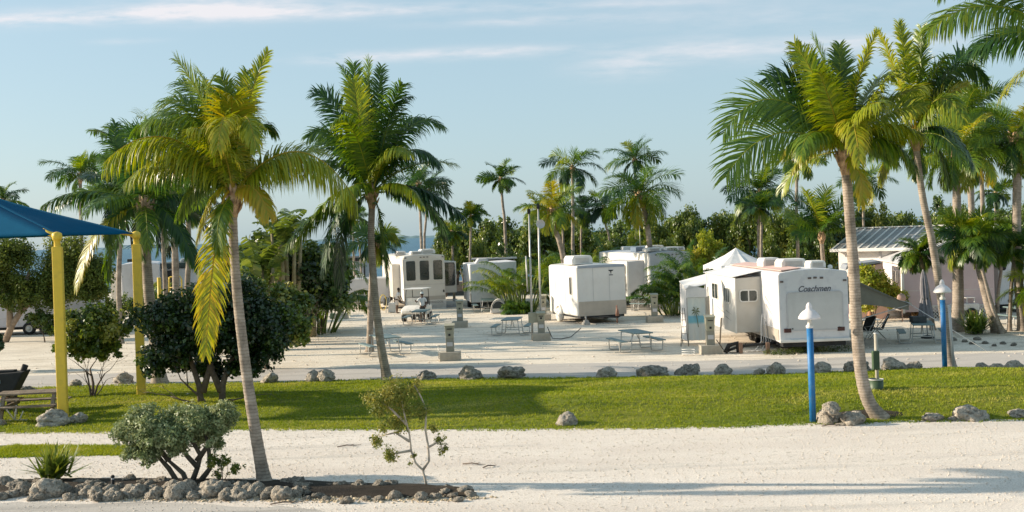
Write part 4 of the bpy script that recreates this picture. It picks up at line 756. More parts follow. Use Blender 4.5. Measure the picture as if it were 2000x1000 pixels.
# young tree with a white stem
g = G(832, 950); X = lambda px, py, dy=0: lo(px, py, dy)
bush("young sparse tree with a white forked stem at the right end of the rock bed", "young_tree", "tree", g,
     [(X(px, py, dy), (r / 101 * 1.05,) * 3) for px, py, r, dy in [(735, 858, 22, 0), (765, 888, 26, -.1), (768, 768, 46, .1), (740, 790, 38, -.1), (792, 805, 36, .15), (800, 765, 34, 0), (860, 858, 17, 0), (866, 880, 15, .1), (845, 838, 14, -.1), (778, 832, 30, .1), (750, 832, 24, 0), (810, 890, 9, 0), (825, 800, 26, -.1), (720, 775, 24, .1), (800, 920 - 15, 9, 0)]],
     7500, .052, L_OLIV, [(X(834, 952), X(830, 935), X(826, 918), X(812, 905), X(803, 880), X(800, 850), X(790, 810), X(782, 770)), (X(826, 918), X(838, 900), X(836, 870), X(831, 840), X(832, 800), X(822, 775), X(808, 750)), (X(803, 880), X(775, 885), X(760, 888)), (X(800, 862), X(772, 845), X(740, 852)), (X(834, 875), X(858, 862), X(866, 880)), (X(795, 830), X(765, 800), X(745, 785))],
     223, tint=.58, tvar=.2, nclump=12, stem_r=.026, bark=M_barkp, shell=.15)
# spiky plants
def spiky(label, g, n, L, m, seed, wid=.03, cat="plant", name="spiky_plant", e0=15, e1=88, bendk=.5):
    R = np.random.default_rng(seed); root = thing(name, g, label, cat); acc = Acc()
    for i in range(n):
        az = R.uniform(0, 2 * pi); e = radians(R.uniform(e0, e1)); l = L * R.uniform(.7, 1.1); b = np.array([R.normal(0, .09 * L / .6), R.normal(0, .09 * L / .6), R.uniform(0, .25) * L])
        cv = arc(b, az, e, radians(25) * bendk * 2 * R.random(), l, 5); wv = np.array([-sin(az), cos(az), 0]) * wid; tp = [1, 1.15, 1, .75, .45, .05]
        V = np.concatenate([np.stack([cv[j] - wv * tp[j], cv[j] + wv * tp[j]]) for j in range(6)]); acc.add(V, np.array([(2 * j, 2 * j + 1, 2 * j + 3, 2 * j + 2) for j in range(5)]), None, np.full(12, R.uniform(.25, .75)))
    acc.build("leaves", m, root); mb = MB(); mb.tube([(0, 0, -.03), (0, 0, .12 * L), (0, 0, .3 * L)], [.10 * L, .09 * L, .05 * L], n=8); mb.build("stem", M_bark, root); return root
spiky("spiky agave like plant with pointed leaves in the foreground rock bed", G(108, 944) + Vector((0, 0, .08)), 150, .68, L_TREE, 230, wid=.034)
spiky("dark bristly cycad like bush by the thick palm's foot", G(1905, 652), 260, .95, L_DARK, 231, wid=.035)
g = G(1708, 625); bush("yellow green croton bush behind the dark awning", "croton_bush", "bush", g, [((-.3, -.5, 2.0), (1.2, .9, .9)), ((.6, -.5, 1.3), (1.0, .8, .9)), ((-.6, -.5, 1.1), (.9, .8, .9))], 8000, .2, L_YEL, [(0, 0, 1, .8, .05, 2), (.3, 0, 1, .8, .05, 2)], 232, tint=.42, tvar=.16, asp=.35, nclump=22, leafname="foliage")
g = G(1787, 622); bush("reddish green rounded bush against the mobile home's corner", "croton_bush", "bush", g, [((0, 0, .55), (.6, .6, .5))], 1600, .13, leafmat("red_leaf", [(0, (.06, .07, .02)), (.5, (.16, .10, .03)), (1, (.30, .14, .05))], .3), [(0, 0, 1, .4, .04, 1)], 233, tint=.4, nclump=14, leafname="foliage")
g = G(1372, 606); bush("small bright yellow bush left of the palm mural", "croton_bush", "bush", g, [((0, 0, .75), (.38, .4, .6))], 1300, .14, L_YEL, [(0, 0, 1, .4, .04, 1)], 234, tint=.75, nclump=14, leafname="foliage")
g = G(590, 655); bush("dark shrub end sticking out right of the big dark bush", "shrub", "shrub", g, [((0, 0, .8), (.9, .7, .7))], 2500, .18, L_DARK, [(0, 0, 1, .5, .05, 1)], 235, tint=.2, asp=.7, nclump=14, leafname="foliage")

# ------------------------------------------------------------ rocks
M_rock = mat("coral_rock", (.42, .365, .295), .95, .3, 2.5, 1.0, 5, col2=(.66, .59, .49), stain=(.10, .09, .075), st_scale=2.8, st_amt=.85, spec=.15, bdist=.14)
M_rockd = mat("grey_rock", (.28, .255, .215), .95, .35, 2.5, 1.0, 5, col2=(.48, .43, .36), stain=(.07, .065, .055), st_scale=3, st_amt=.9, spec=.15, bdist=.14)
def rock_mesh(seed, pit=.10, sub=4):
    bm = bmesh.new(); bmesh.ops.create_icosphere(bm, subdivisions=sub, radius=1.0); o = Vector((seed * 7.3, seed * 3.1, 0))
    for v in bm.verts:
        p = v.co.copy(); r = 1 + .5 * noise.noise(p * .9 + o) + .20 * noise.noise(p * 2.1 + o * 2) + pit * noise.noise(p * 5 + o) + pit * .6 * noise.noise(p * 11 + o)
        pitn = noise.noise(p * 4.5 + o * 3); r -= .10 * max(0, pitn - .12) * 5; r += .10 * abs(noise.noise(p * 3 + o * 5))
        v.co = p * r; v.co.z *= .85
        if v.co.z < -.45: v.co.z = -.45 + (v.co.z + .45) * .15
    for f in bm.faces: f.smooth = True
    me = bpy.data.meshes.new("rock"); bm.to_mesh(me); bm.free(); return me
RM = [rock_mesh(i + 1) for i in range(10)]
for q in RM: q.materials.append(M_rock)
RD = [rock_mesh(i + 31, .12) for i in range(6)]
for q in RD: q.materials.append(M_rockd)
rk = [0]
def rock(px, py, wpx, label, group=None, asp=.72, dark=False, z=0.0, v=None, dep=.8, hpx=None):
    g = G(px, py, z); s = wpx / 2 / (F / g.y) ; L_ = RD if dark else RM; me = L_[(v if v is not None else rk[0]) % len(L_)]; rk[0] += 1
    o = bpy.data.objects.new("rock", me); COL.objects.link(o); h = s * asp if hpx is None else hpx / (F / g.y) / 1.3
    o.scale = (s * .92, s * dep, h); o.location = (g.x, g.y + s * .3, z + h * .27); o.rotation_euler = (rnd.uniform(-.15, .15), rnd.uniform(-.15, .15), rnd.choice([0, pi]) + rnd.uniform(-.4, .4))
    return tag(o, label, "rock", group)
GB = "boulders lining the far edge of the lawn"
for px, py, wv, lab in [(146, 754, 24, "small pale boulder just right of the near yellow post"), (241, 749, 38, "rounded white boulder left of the far yellow post"), (525, 748, 38, "low pale boulder right of the leaning palm's trunk, at the road"), (612, 745, 36, "left of a touching pair of boulders at the roadside"),
                        (636, 745, 40, "right of a touching pair of boulders at the roadside"), (829, 742, 40, "dark boulder right of the curved palm trunk"), (920, 741, 44, "domed dark boulder beyond the young tree's top right"), (1000, 739, 62, "long low boulder in the middle of the roadside row"), (1185, 737, 36, "tall pointed boulder before the road"),
                        (1277, 735, 58, "broad flat topped boulder below the picnic table"), (1345, 732, 46, "dark boulder below the mural"), (1412, 731, 36, "small boulder left of the lamp post at the roadside"), (1482, 732, 24, "smallest boulder between two bigger ones by the lamp post"), (1517, 731, 40, "light boulder just left of the lamp post at the roadside"),
                        (1607, 730, 40, "pitted dark boulder just right of the near lamp post"), (1676, 727, 46, "boulder half hidden by the leaning trunk"), (1747, 724, 48, "big pale boulder right of the green bag post"), (1791, 722, 34, "blocky white boulder right of the big pale one"), (1903, 725, 14, "tiny dark stone right of the second lamp post"),
                        (1923, 723, 30, "boulder with a flat grey top right of the second lamp post"), (1946, 727, 32, "rough white boulder in front of the grey topped one"), (1985, 730, 46, "large boulder at the right edge of the picture")]:
    rock(px, py, wv * 1.0, lab, GB, asp=.85 if wv < 50 else .6, dark=(px in (829, 920, 1000, 1277, 1345, 1676)))
rock(1109, 831, 44, "single boulder lying alone on the front of the lawn", asp=.85, v=3)
for px, py, wv, z, lab in [(1622, 826, 56, 0, "big pale boulder left of the leaning palm's foot"), (1625, 806, 40, .30, "boulder lying on top of the pile beside the blue lamp post"), (1668, 829, 52, 0, "craggy white boulder against the leaning palm's foot"), (1645, 831, 24, 0, "flat slab in front of the boulder pile")]:
    rock(px, py, wv, lab, "boulder pile at the leaning palm", z=z, asp=.8 if wv > 30 else .3)
for px, py, wv, lab in [(1820, 822, 42, "wedge shaped boulder right of the leaning palm"), (1862, 822, 20, "little stone between the two boulders at the front of the lawn"), (1902, 820, 74, "largest boulder on the front edge of the lawn at right"), (1994, 816, 40, "low pale boulder cut by the right edge")]:
    rock(px, py, wv, lab, "boulders on the front edge of the lawn", asp=.65)
for px, py, wv, lab in [(100, 832, 64, "sloping grey boulder left of the near yellow post's foot"), (146, 828, 46, "rounded boulder in front of the near yellow post"), (-2, 832, 26, "boulder cut by the left edge near the wooden table")]:
    rock(px, py, wv, lab, "boulders near the yellow posts", asp=.75, dark=False)
rock(52, 768, 34, "grey boulder behind the wooden table", asp=.8, dark=True)
# bed edging
lab_r = "pitted grey coral rock in the low rock wall round the foreground bed"
BG = "coral rocks edging the foreground bed"
front = [(20, 972, 26), (45, 968, 34), (64, 977, 26), (92, 972, 52), (136, 977, 26), (152, 968, 22), (172, 972, 34), (192, 974, 36), (217, 978, 32), (241, 971, 26), (264, 972, 42), (300, 974, 34), (322, 970, 26), (346, 974, 44), (378, 974, 26), (413, 972, 50), (443, 976, 32), (470, 976, 38), (500, 970, 36), (522, 975, 30), (552, 976, 40), (576, 971, 30), (600, 977, 16), (622, 974, 24), (638, 977, 16),
         (676, 984, 22), (716, 978, 18), (738, 979, 20), (771, 974, 26), (822, 977, 26), (851, 975, 22), (868, 967, 24), (886, 973, 20), (907, 966, 28), (920, 970, 22), (895, 980, 18), (2, 976, 24)]
for i, (px, py, wv) in enumerate(front):
    rock(px, py, wv * 1.15, {3: "widest rock of the front row, below the spiky plant", 15: "big knobbly rock of the front row below the straggly shrub", 25: "single pale stone lying out on the lane before the bed"}.get(i, lab_r), BG, asp=.95 if wv > 28 else .8, dark=rnd.random() < .35)
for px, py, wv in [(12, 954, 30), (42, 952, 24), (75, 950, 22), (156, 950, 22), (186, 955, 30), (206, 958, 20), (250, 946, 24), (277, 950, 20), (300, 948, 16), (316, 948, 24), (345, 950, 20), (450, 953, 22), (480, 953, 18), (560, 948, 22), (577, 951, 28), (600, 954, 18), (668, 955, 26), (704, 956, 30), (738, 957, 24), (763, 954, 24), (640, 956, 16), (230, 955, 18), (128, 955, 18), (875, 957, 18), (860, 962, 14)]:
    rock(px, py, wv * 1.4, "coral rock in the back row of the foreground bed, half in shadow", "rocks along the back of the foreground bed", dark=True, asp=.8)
for px, py, wv in [(30, 958, 30), (120, 962, 26), (160, 963, 26), (232, 962, 30), (285, 962, 32), (330, 960, 34), (365, 962, 36), (395, 963, 26), (432, 962, 34), (462, 962, 30), (485, 962, 28), (212, 966, 26), (303, 963, 24), (70, 960, 24)]:
    rock(px, py - 2, wv * 1.1, "coral rock piled on the middle of the foreground bed's wall", "rocks piled on the bed's wall", z=.07, asp=.9, dark=rnd.random() < .3)
for i in range(46):
    px = rnd.uniform(-10, 600); py = rnd.uniform(952, 976)
    rock(px, py, rnd.uniform(14, 26), "little coral rock filling the gaps of the foreground rock wall", "little rocks filling the rock wall", z=rnd.uniform(0, .05), asp=.9, dark=rnd.random() < .4)
for px, py, wv in [(1862, 665, 14), (1885, 668, 12), (1910, 664, 14), (1925, 671, 14), (1960, 672, 14), (1980, 675, 12), (1900, 672, 12), (1942, 676, 10)]:
    rock(px, py, wv, "small coral stone round the foot of the right hand palms", "stones round the right hand palms", dark=True)
# ------------------------------------------------------------ shared materials
M_white = mat("white_paint", (.74, .71, .66), .38, .05, 1.2, .04, 6, stain=(.55, .50, .42), st_scale=.9, st_amt=.35)
M_cream = mat("cream_gelcoat", (.62, .57, .50), .4, .05, 1.0, .04, 6, stain=(.50, .42, .32), st_scale=.8, st_amt=.35)
M_rvblue = mat("weathered_white", (.66, .65, .65), .5, .06, 1.2, .05, 6, stain=(.42, .42, .46), st_scale=1.3, st_amt=.6)
M_lgrey = mat("light_grey_panel", (.52, .51, .51), .5, .06, 1.5, .04, 5, stain=(.40, .38, .36), st_scale=1, st_amt=.4)
M_mgrey = mat("mid_grey_panel", (.26, .28, .31), .5, .08, 1.5)
M_glass = mat("dark_glass", (.015, .025, .022), .08, .2, 2, spec=.7)
M_trim = mat("grey_trim", (.36, .34, .31), .5, .1, 4)
M_black = mat("black_rubber", (.018, .018, .018), .75, .3, 8, .2, 30)
M_under = mat("dark_underbody", (.03, .03, .03), .85, .4, 3)
M_alu = mat("galvanised", (.48, .47, .44), .45, .12, 6, .05, 20, metal=.5)
M_red = mat("red_lens", (.085, .035, .032), .25, .1, 5)
M_amber = mat("marker_lens", (.13, .10, .09), .3, .1, 5)
M_pink = mat("pinkish_roof", (.62, .42, .36), .6, .1, 2, stain=(.5, .3, .25), st_amt=.4)
M_blue = mat("blue_paint", (.012, .14, .36), .5, .15, 5, .05, 20, stain=(.10, .22, .34), st_scale=4, st_amt=.6)
M_yellow = mat("yellow_paint", (.72, .50, .05), .5, .08, 3, .04, 10, stain=(.50, .36, .05), st_scale=3, st_amt=.6)
M_teal = mat("blue_green_plastic", (.15, .21, .21), .55, .12, 5)
M_ped = mat("beige_box", (.36, .34, .25), .6, .1, 6)
M_lat = mat("white_lattice", (.66, .64, .60), .6, .08, 6)
M_canvas = mat("white_canvas", (.70, .68, .66), .8, .08, 3, .5, 3)
M_wood = mat("weathered_wood", (.16, .12, .085), .85, .3, 5, .6, 30, col2=(.24, .19, .14))
M_dark = mat("dark_cloth", (.055, .06, .06), .85, .25, 6, .3, 20)

def win(parent, M, w_, h_, mullion=None, fr=.045, name="window", label=None, frame=M_trim, shade=None):
    """window in local frame M: X across, Z up, -Y outward. glass proud 3 mm, frame proud 20 mm"""
    mb = MB(); o = rrect(w_, h_, min(.09, w_ * .2)); n = len(o); mb.prism([M @ Vector((x, 0.01, z)) for x, z in o], (M.to_3x3() @ Vector((0, -.018, 0))))
    g = mb.build(name, M_glass, parent)
    if label: g['label'] = label
    f = MB(); i_ = rrect(w_, h_, min(.09, w_ * .2)); e_ = rrect(w_ + 2 * fr, h_ + 2 * fr, min(.12, w_ * .25))
    vs = [M @ Vector((x, -.03, z)) for x, z in e_] + [M @ Vector((x, -.03, z)) for x, z in i_] + [M @ Vector((x, .01, z)) for x, z in e_] + [M @ Vector((x, .01, z)) for x, z in i_]
    fs = []
    for k in range(n):
        j = (k + 1) % n; fs += [(k, j, n + j, n + k), (k, 2 * n + k, 2 * n + j, j), (n + k, n + j, 3 * n + j, 3 * n + k)]
    f.add(vs, fs)
    if mullion is not None:
        for mx_ in (mullion if hasattr(mullion, '__len__') else [mullion]): f.box(M @ Vector((mx_, -.016, 0)), (.045, .03, h_), M=M.to_3x3())
    f.build("frame", frame, g); return g
def MF(x, y, z): return Matrix.Translation((x, y, z))                       # on a camera-facing face
def ML(x, y, z): return Matrix.Translation((x, y, z)) @ Matrix.Rotation(-pi / 2, 4, 'Z')   # on a left face (-X outward)
def wheel(parent, c, r=.34, w_=.2, axis='x', cover=False, rim=M_alu):
    mb = MB(); mb.lathe([(r * .55, -w_ / 2), (r * .93, -w_ / 2), (r, -w_ / 2 + .03), (r, w_ / 2 - .03), (r * .93, w_ / 2), (r * .55, w_ / 2), (r * .55, -w_ / 2)], 24, c, axis=axis)
    t = mb.build("wheel", M_white if cover else M_black, parent)
    m2 = MB(); m2.lathe([(0.0, -w_ / 2 + .02), (r * .2, -w_ / 2 - .005), (r * .25, -w_ / 2 + .02), (r * .5, -w_ / 2 + .035), (r * .57, -w_ / 2 + .0), (r * .57, w_ / 2), (0.0, w_ / 2)], 20, c, axis=axis); m2.build("rim", rim, t); return t
def rv_body(W, L, z0, z1, crown=.06, r=.0):
    pr = [(0, z0), (0, z1 - .12), (.05, z1 - .03), (W * .25, z1 + crown * .6), (W * .5, z1 + crown), (W * .75, z1 + crown * .6), (W - .05, z1 - .03), (W, z1 - .12), (W, z0)]
    return MB().prism([(x, 0, z) for x, z in pr], (0, L, 0))
def aircon(parent, c, s=(.7, .9, .28), m=M_white, label=None):
    x, y, z = s; mb = MB(); c = Vector(c)
    prof = [(-x / 2, 0), (-x / 2, z * .6), (-x / 2 * .82, z), (x / 2 * .82, z), (x / 2, z * .6), (x / 2, 0)]
    mb.prism([c + Vector((a, -y / 2, b)) for a, b in prof], (0, y, 0))
    o = mb.build("air_conditioner", m, parent, bevel=.04)
    g = MB()
    for k in range(5): g.box(c + Vector((0, -y / 2 - .008, z * (.22 + .12 * k))), (x * .66, .014, .014))
    g.build("grille", M_trim, o)
    if label: o['label'] = label
    return o
def lattice(name, parent, x0, x1, y, z0, z1, m=M_lat, step=.11, wd=.025):
    mb = MB(); n = int((x1 - x0 + (z1 - z0)) / step) + 1; h = z1 - z0
    for s_ in (1, -1):
        for k in range(n + 1):
            c = x0 - h + k * step if s_ == 1 else x0 + k * step
            pts = []
            a, b = (c, z0), (c + s_ * h, z1)
            # clip to x0..x1
            t0, t1 = 0.0, 1.0
            for X_, sg in ((x0, 1), (x1, -1)):
                fa, fb = sg * (a[0] - X_), sg * (b[0] - X_)
                if fa < 0 and fb < 0: t0 = 2
                elif fa < 0: t0 = max(t0, fa / (fa - fb))
                elif fb < 0: t1 = min(t1, fa / (fa - fb))
            if t0 >= t1: continue
            p = Vector((a[0] + (b[0] - a[0]) * t0, y + .004 * s_, z0 + h * t0)); q = Vector((a[0] + (b[0] - a[0]) * t1, y + .004 * s_, z0 + h * t1)); d = (q - p); l = d.length
            if l < .03: continue
            u = d.normalized(); nn = Vector((-u.z, 0, u.x)) * wd / 2; mb.prism([p - nn, p + nn, q + nn, q - nn], (0, .006, 0))
    mb.box(((x0 + x1) / 2, y, z1), (x1 - x0, .03, .05)); mb.box(((x0 + x1) / 2, y, z0), (x1 - x0, .03, .05))
    return mb.build(name, m, parent)
def seams(parent, y, x0, x1, zs, m=M_trim, name="trim_strip"):
    mb = MB()
    for z in zs: mb.box(((x0 + x1) / 2, y, z), (x1 - x0, .01, .012))
    return mb.build(name, m, parent)

# ---- large travel trailer on the right
g = G(1524, 692); YAW = radians(1.5)
T = thing("travel_trailer", (g.x, g.y, 0), "big weathered white travel trailer with a slide out and rear hatch, right of centre", "trailer", YAW)
W_, L_, Z0, Z1 = 2.6, 9.2, .42, 3.02
rv_body(W_, L_, Z0, Z1, .10).build("body", [M_rvblue], T, bevel=.05, seg=3)
MB().box((W_ / 2, L_ * .5, .33), (W_ - .3, L_ - .6, .18)).box((W_ * .5, .12, .32), (W_ * .9, .12, .14)).build("chassis", M_under, T)
mb = MB(); mb.box((W_ / 2, -.03, Z0 + .05), (W_ + .02, .10, .11)); mb.build("bumper", M_white, T, bevel=.02)
mb = MB(); o_ = rrect(2.02, 1.36, .12)
mb.prism([(W_ / 2 + .04 + x, .0, 1.55 + z) for x, z in o_], (0, -.025, 0)); hp = mb.build("rear_hatch", mat("hatch_panel", (.58, .57, .55), .5, .05, 1.5, .05, 6, stain=(.45, .44, .42), st_amt=.4), T, bevel=.008)
mb = MB(); e_ = [(x, z) for x, z in rrect(2.09, 1.43, .13)]; i_ = o_; n_ = len(e_)
vs = [(W_ / 2 + .04 + x, -.034, 1.55 + z) for x, z in e_] + [(W_ / 2 + .04 + x, -.034, 1.55 + z) for x, z in rrect(2.0, 1.34, .12)] + [(W_ / 2 + .04 + x, .01, 1.55 + z) for x, z in e_]
mb.add(vs, [f for k in range(n_) for f in ((k, (k + 1) % n_, n_ + (k + 1) % n_, n_ + k), (k, 2 * n_ + k, 2 * n_ + (k + 1) % n_, (k + 1) % n_))]); mb.build("hatch_frame", M_lgrey, T)
mb = MB()
for x in (W_ / 2 - .82, W_ / 2 + .92): mb.box((x, -.035, .92), (.05, .03, .04))
mb.build("latch", M_black, hp)
for x in (.3, 2.28): MB().box((x, -.02, .86), (.27, .05, .15)).build("tail_light", M_red, T, bevel=.02)
for x, z in ((1.18, 2.76), (1.38, 2.77), (1.62, 2.76), (.14, 2.66), (2.48, 2.64)): MB().box((x, -.012, z), (.13, .04, .07)).build("marker_light", M_amber, T, bevel=.015)
text_part("lettering", "Coachmen", .30, mat("faded_black", (.11, .11, .13), .6, .5, 30), T, Matrix.Translation((1.33, -.006, 2.36)) @ FACE, shear=.35, ext=.004, bold=.005, width=1.2)
for c, s_ in (((.75, 4.2, Z1 + .06), (.72, 1.0, .36)), ((1.15, 2.4, Z1 + .07), (1.0, 1.0, .34)), ((1.7, 1.0, Z1 + .07), (.62, .7, .28))): aircon(T, c, s_, M_white)
MB().prism([(.15, .1, Z1 + .028), (.9, .1, Z1 + .105), (.9, 8.6, Z1 + .105), (.15, 8.6, Z1 + .028)], (0, 0, .03)).build("awning_fabric", M_pink, T)
for c in ((2.2, .8, Z1 + .04), (2.3, 3.0, Z1 + .04), (1.9, 2.0, Z1 + .07)): MB().lathe([(.09, 0), (.09, .1), (.03, .14), (0, .14)], 12, c).build("roof_vent", M_white, T)
# slide-out on the left
sy0, sy1, sx, sz0, sz1 = 2.55, 8.3, -1.0, .60, 2.72
mb = MB(); mb.prism([(0.02, sy0, sz0), (sx, sy0, sz0), (sx, sy0, sz1), (0.02, sy0, sz1 + .05)], (0, sy1 - sy0, 0)); SL = mb.build("slide_out", M_cream, T, bevel=.02)
mb = MB(); mb.prism([(sx - .02, sy0 - .03, sz0 - .02), (sx - .02, sy1, sz0 - .02), (sx - .02, sy1, sz1 + .03), (sx - .02, sy0 - .03, sz1 + .03)], (.03, 0, 0)); mb.build("slide_panel", M_white, SL)
mb = MB(); mb.prism([(sx - .12, sy0 - .05, sz1 + .05), (0, sy0 - .05, sz1 + .26), (0, sy1, sz1 + .26), (sx - .12, sy1, sz1 + .05)], (0, 0, .012)); mb.build("slide_awning", M_canvas, T)
win(T, MF(sx + .50, sy0 - .005, 2.03), .64, .40, 0.0, frame=M_white)
win(T, ML(sx - .022, 4.0, 2.0), 1.0, .55, [-.18, .18], frame=M_white); win(T, ML(sx - .022, 6.3, 2.05), 1.1, .62, 0.0, frame=M_white)
mb = MB()
for yy, zz in ((5.0, 1.3), (4.2, 1.2), (3.2, 1.25), (3.3, 1.0)): mb.prism([(sx - .026, yy, zz), (sx - .026, yy + 1.1, zz + .1), (sx - .026, yy + 1.1, zz + .14)], (-.004, 0, 0))
for yy, zz in ((.7, 1.55), (.6, 1.25)): mb.prism([(-.004, yy, zz), (-.004, yy + 1.3, zz + .45), (-.004, yy + 1.2, zz + .5)], (-.004, 0, 0))
mb.build("side_stripes", M_trim, T)
MB().box((-.012, 1.2, Z0 + .28), (.02, 2.3, .42)).build("lower_panel", mat("tan_lower", (.42, .37, .31), .5, .08, 2), T)
for yy in (4.4, 5.3):
    for xx in (.25, W_ - .25): wheel(T, (xx, yy, .34))
# awning on the right hand side, with arms
g1 = P(1741, 604, 44.0); inv = Matrix.Rotation(-YAW, 3, 'Z')
def tl(p): return inv @ (Vector(p) - Vector((g.x, g.y, 0)))
A_ = thing("awning", (g.x + W_, g.y, 0), "dark olive fabric awning stretched out from the right side of the big travel trailer", "awning", YAW)
aw = [(0, .6, 2.85), (0, 6.2, 2.85), (2.55, 6.2, 1.75), (2.6, .9, 1.62)]
M_aw = mat("olive_awning", (.15, .15, .12), .85, .12, 3, .3, 8)
nA = 12; V = []; 
for i in range(nA + 1):
    for j in range(nA + 1):
        u, v = i / nA, j / nA; a0 = Vector(aw[0]).lerp(Vector(aw[1]), v); a1 = Vector(aw[3]).lerp(Vector(aw[2]), v); q = a0.lerp(a1, u); q.z -= .10 * sin(pi * u) + .05 * sin(pi * v) * u; V.append(q)
mb = MB(); mb.add(V, [(i * (nA + 1) + j, (i + 1) * (nA + 1) + j, (i + 1) * (nA + 1) + j + 1, i * (nA + 1) + j + 1) for i in range(nA) for j in range(nA)], smooth=True); oo = mb.build("fabric", M_aw, A_); so_ = oo.modifiers.new("s", 'SOLIDIFY'); so_.thickness = .012
MB().prism([(.02, .72, 2.82), (2.55, .92, 1.60), (2.55, .92, 1.38), (1.2, .8, 1.62), (.02, .72, 1.72)], (0, .012, 0)).build("end_flap", M_aw, A_)
MB().tube([(2.58, .8, 1.62), (2.58, 6.3, 1.74)], .05, 10).build("roller", M_trim, A_)
for yy in (.9, 6.1): MB().tube([(.04, yy, .95), (2.55, yy, 1.58)], .022, 8).build("support_arm", M_alu, A_)
MB().tube([(2.58, .85, 1.6), (4.35, -1.6, .02)], .012, 6).build("guy_rope", M_lat, A_)
# power hoses at the trailer side
t_ = thing("hose_bundle", (g.x - .35, g.y + 1.6, 0), "hanging grey hoses and cables between the slide out and the rear of the big trailer", "hose")
for k in range(5):
    MB().tube([(.15 + .04 * k, .3, 1.35 - .1 * k), (.05 + .07 * k, .1, .9), (.0 + .09 * k, -.1, .35), (-.3 + .12 * k, -.4, .04), (-.7 + .1 * k, -.5, .03)], .018, 6).build("hose", M_trim if k % 2 else M_lat, t_)
t_ = thing("drain_hose", (G(1430, 690).x, G(1430, 690).y, 0), "dark drain hose running along the ground under the trailer's slide out", "hose")
MB().tube([(-.2, .1, .08), (.3, 0, .25), (1.1, .2, .28), (2.0, .4, .32), (2.6, .6, .4)], .05, 8).build("hose", M_under, t_)
MB().tube([(-.25, .05, .02), (-.1, .05, .3), (.2, .0, .38), (.25, 0, .03)], .09, 8).build("elbow", M_black, t_)
for q, (px, py) in enumerate([(1447, 690), (1500, 690)]):
    a = G(px, py); o = MB().box((0, 0, .2), (.13, .13, .40)).build("timber_block", mat("reddish_wood", (.26, .16, .11), .85, .2, 9), None, bevel=.008); o.location = (a.x, a.y, 0); tag(o, ["short reddish timber block under the slide out", "pale timber block below the hanging hoses"][q], "block")
ww = thing("weeds", G(1575, 690), "straggly yellow green weeds growing under the rear of the big trailer", "weeds"); ww['kind'] = 'stuff'; acc = Acc(); R = np.random.default_rng(5)
leaf_cloud(acc, R, [(-.9, 0, .02), (-.4, .1, .06), (.1, .3, .1), (.8, .3, .05), (-1.3, .2, .02), (1.4, .3, .05)], [.4, .35, .3, .4, .3, .4], 1500, .10, .4, .2, shape=(1, .7, .5), asp=.25); acc.build("weed_leaves", L_OLIV, ww)

# ---- cargo trailer
g = G(1129, 634); YAWc = radians(17)
T = thing("cargo_trailer", (g.x, g.y, 0), "boxy white windowless cargo trailer with a roof air conditioner, right of the masts", "trailer", YAWc)
Wc, Lc = 2.72, 4.4
rv_body(Wc, Lc, .40, 3.02, .03).build("body", mat("trailer_white", (.70, .68, .64), .35, .04, 1, .03, 5, stain=(.58, .54, .48), st_amt=.3), T, bevel=.10, seg=4)
MB().box((Wc / 2 + .02, -.012, .78), (Wc - .1, .02, .74)).build("stone_guard", mat("dusty_guard", (.50, .43, .35), .5, .1, 1.5, .1, 8, stain=(.36, .30, .24), st_amt=.5), T)
MB().box((Wc / 2, -.012, 2.93), (Wc - .12, .03, .13)).build("top_trim", mat("bluegrey_trim", (.30, .34, .39), .4, .1, 3), T)
MB().box((Wc / 2, Lc / 2, .36), (Wc - .3, Lc, .12)).build("chassis", M_under, T)
aircon(T, (.6, 1.3, 3.04), (1.15, 1.3, .46))
dr = MB().box((-.012, 1.05, 1.5), (.02, .82, 1.9)).build("door", M_white, T, bevel=.01); win(T, ML(-.024, .85, 1.95), .22, .85, name="door_window")
mb = MB(); mb.prism([(1.75, -.003, 2.72), (2.05, -.003, 2.72), (1.98, -.003, 2.66), (1.93, -.003, 2.66), (1.9, -.003, 2.5), (1.86, -.003, 2.66), (1.8, -.003, 2.66)], (0, -.01, 0)); mb.box((1.9, -.008, 2.46), (.22, .01, .035)); mb.build("emblem", M_under, T)
mb = MB(); c_ = Vector((-.01, 2.75, .42))
mb.prism([c_ + Vector((0, .50 * cos(a), .52 * sin(a))) for a in [pi * k / 12 for k in range(13)]] + [c_ + Vector((0, .40 * cos(a), .42 * sin(a))) for a in [pi * (12 - k) / 12 for k in range(13)]], (-.09, 0, 0)); mb.build("fender", M_white, T)
wheel(T, (.0, 2.75, .36), .36, .24, cover=True, rim=M_white)
wheel(T, (Wc - .1, 2.75, .36), .36, .24)
mb = MB(); mb.tube([(.5, 0, .36), (1.75, -1.1, .36)], .045, 6); mb.tube([(2.4, 0, .36), (1.75, -1.1, .36)], .045, 6); mb.build("tow_frame", M_under, T)
mb = MB(); mb.tube([(1.75, -1.0, .05), (1.75, -1.0, .95)], .04, 8); mb.lathe([(0, 0), (.10, .0), (.07, .3), (0, .42)], 10, (1.75, -1.05, .42)); mb.build("jack", mat("rusty", (.25, .13, .09), .7, .3, 9), T)
mb = MB(); mb.box((.35, -.25, .06), (.34, .3, .12)); mb.box((.35, -.25, .17), (.22, .22, .12)); mb.tube([(.35, -.25, .2), (.35, -.2, .42)], .05, 8); mb.build("support_block", M_trim, T)
for x in (.9, 1.8): MB().box((x, -.006, 2.0), (.012, .012, 1.7)).build("panel_seam", M_lgrey, T)
for y in (1.75, 3.3): MB().box((-.006, y, 1.7), (.012, .012, 2.3)).build("panel_seam", M_lgrey, T)
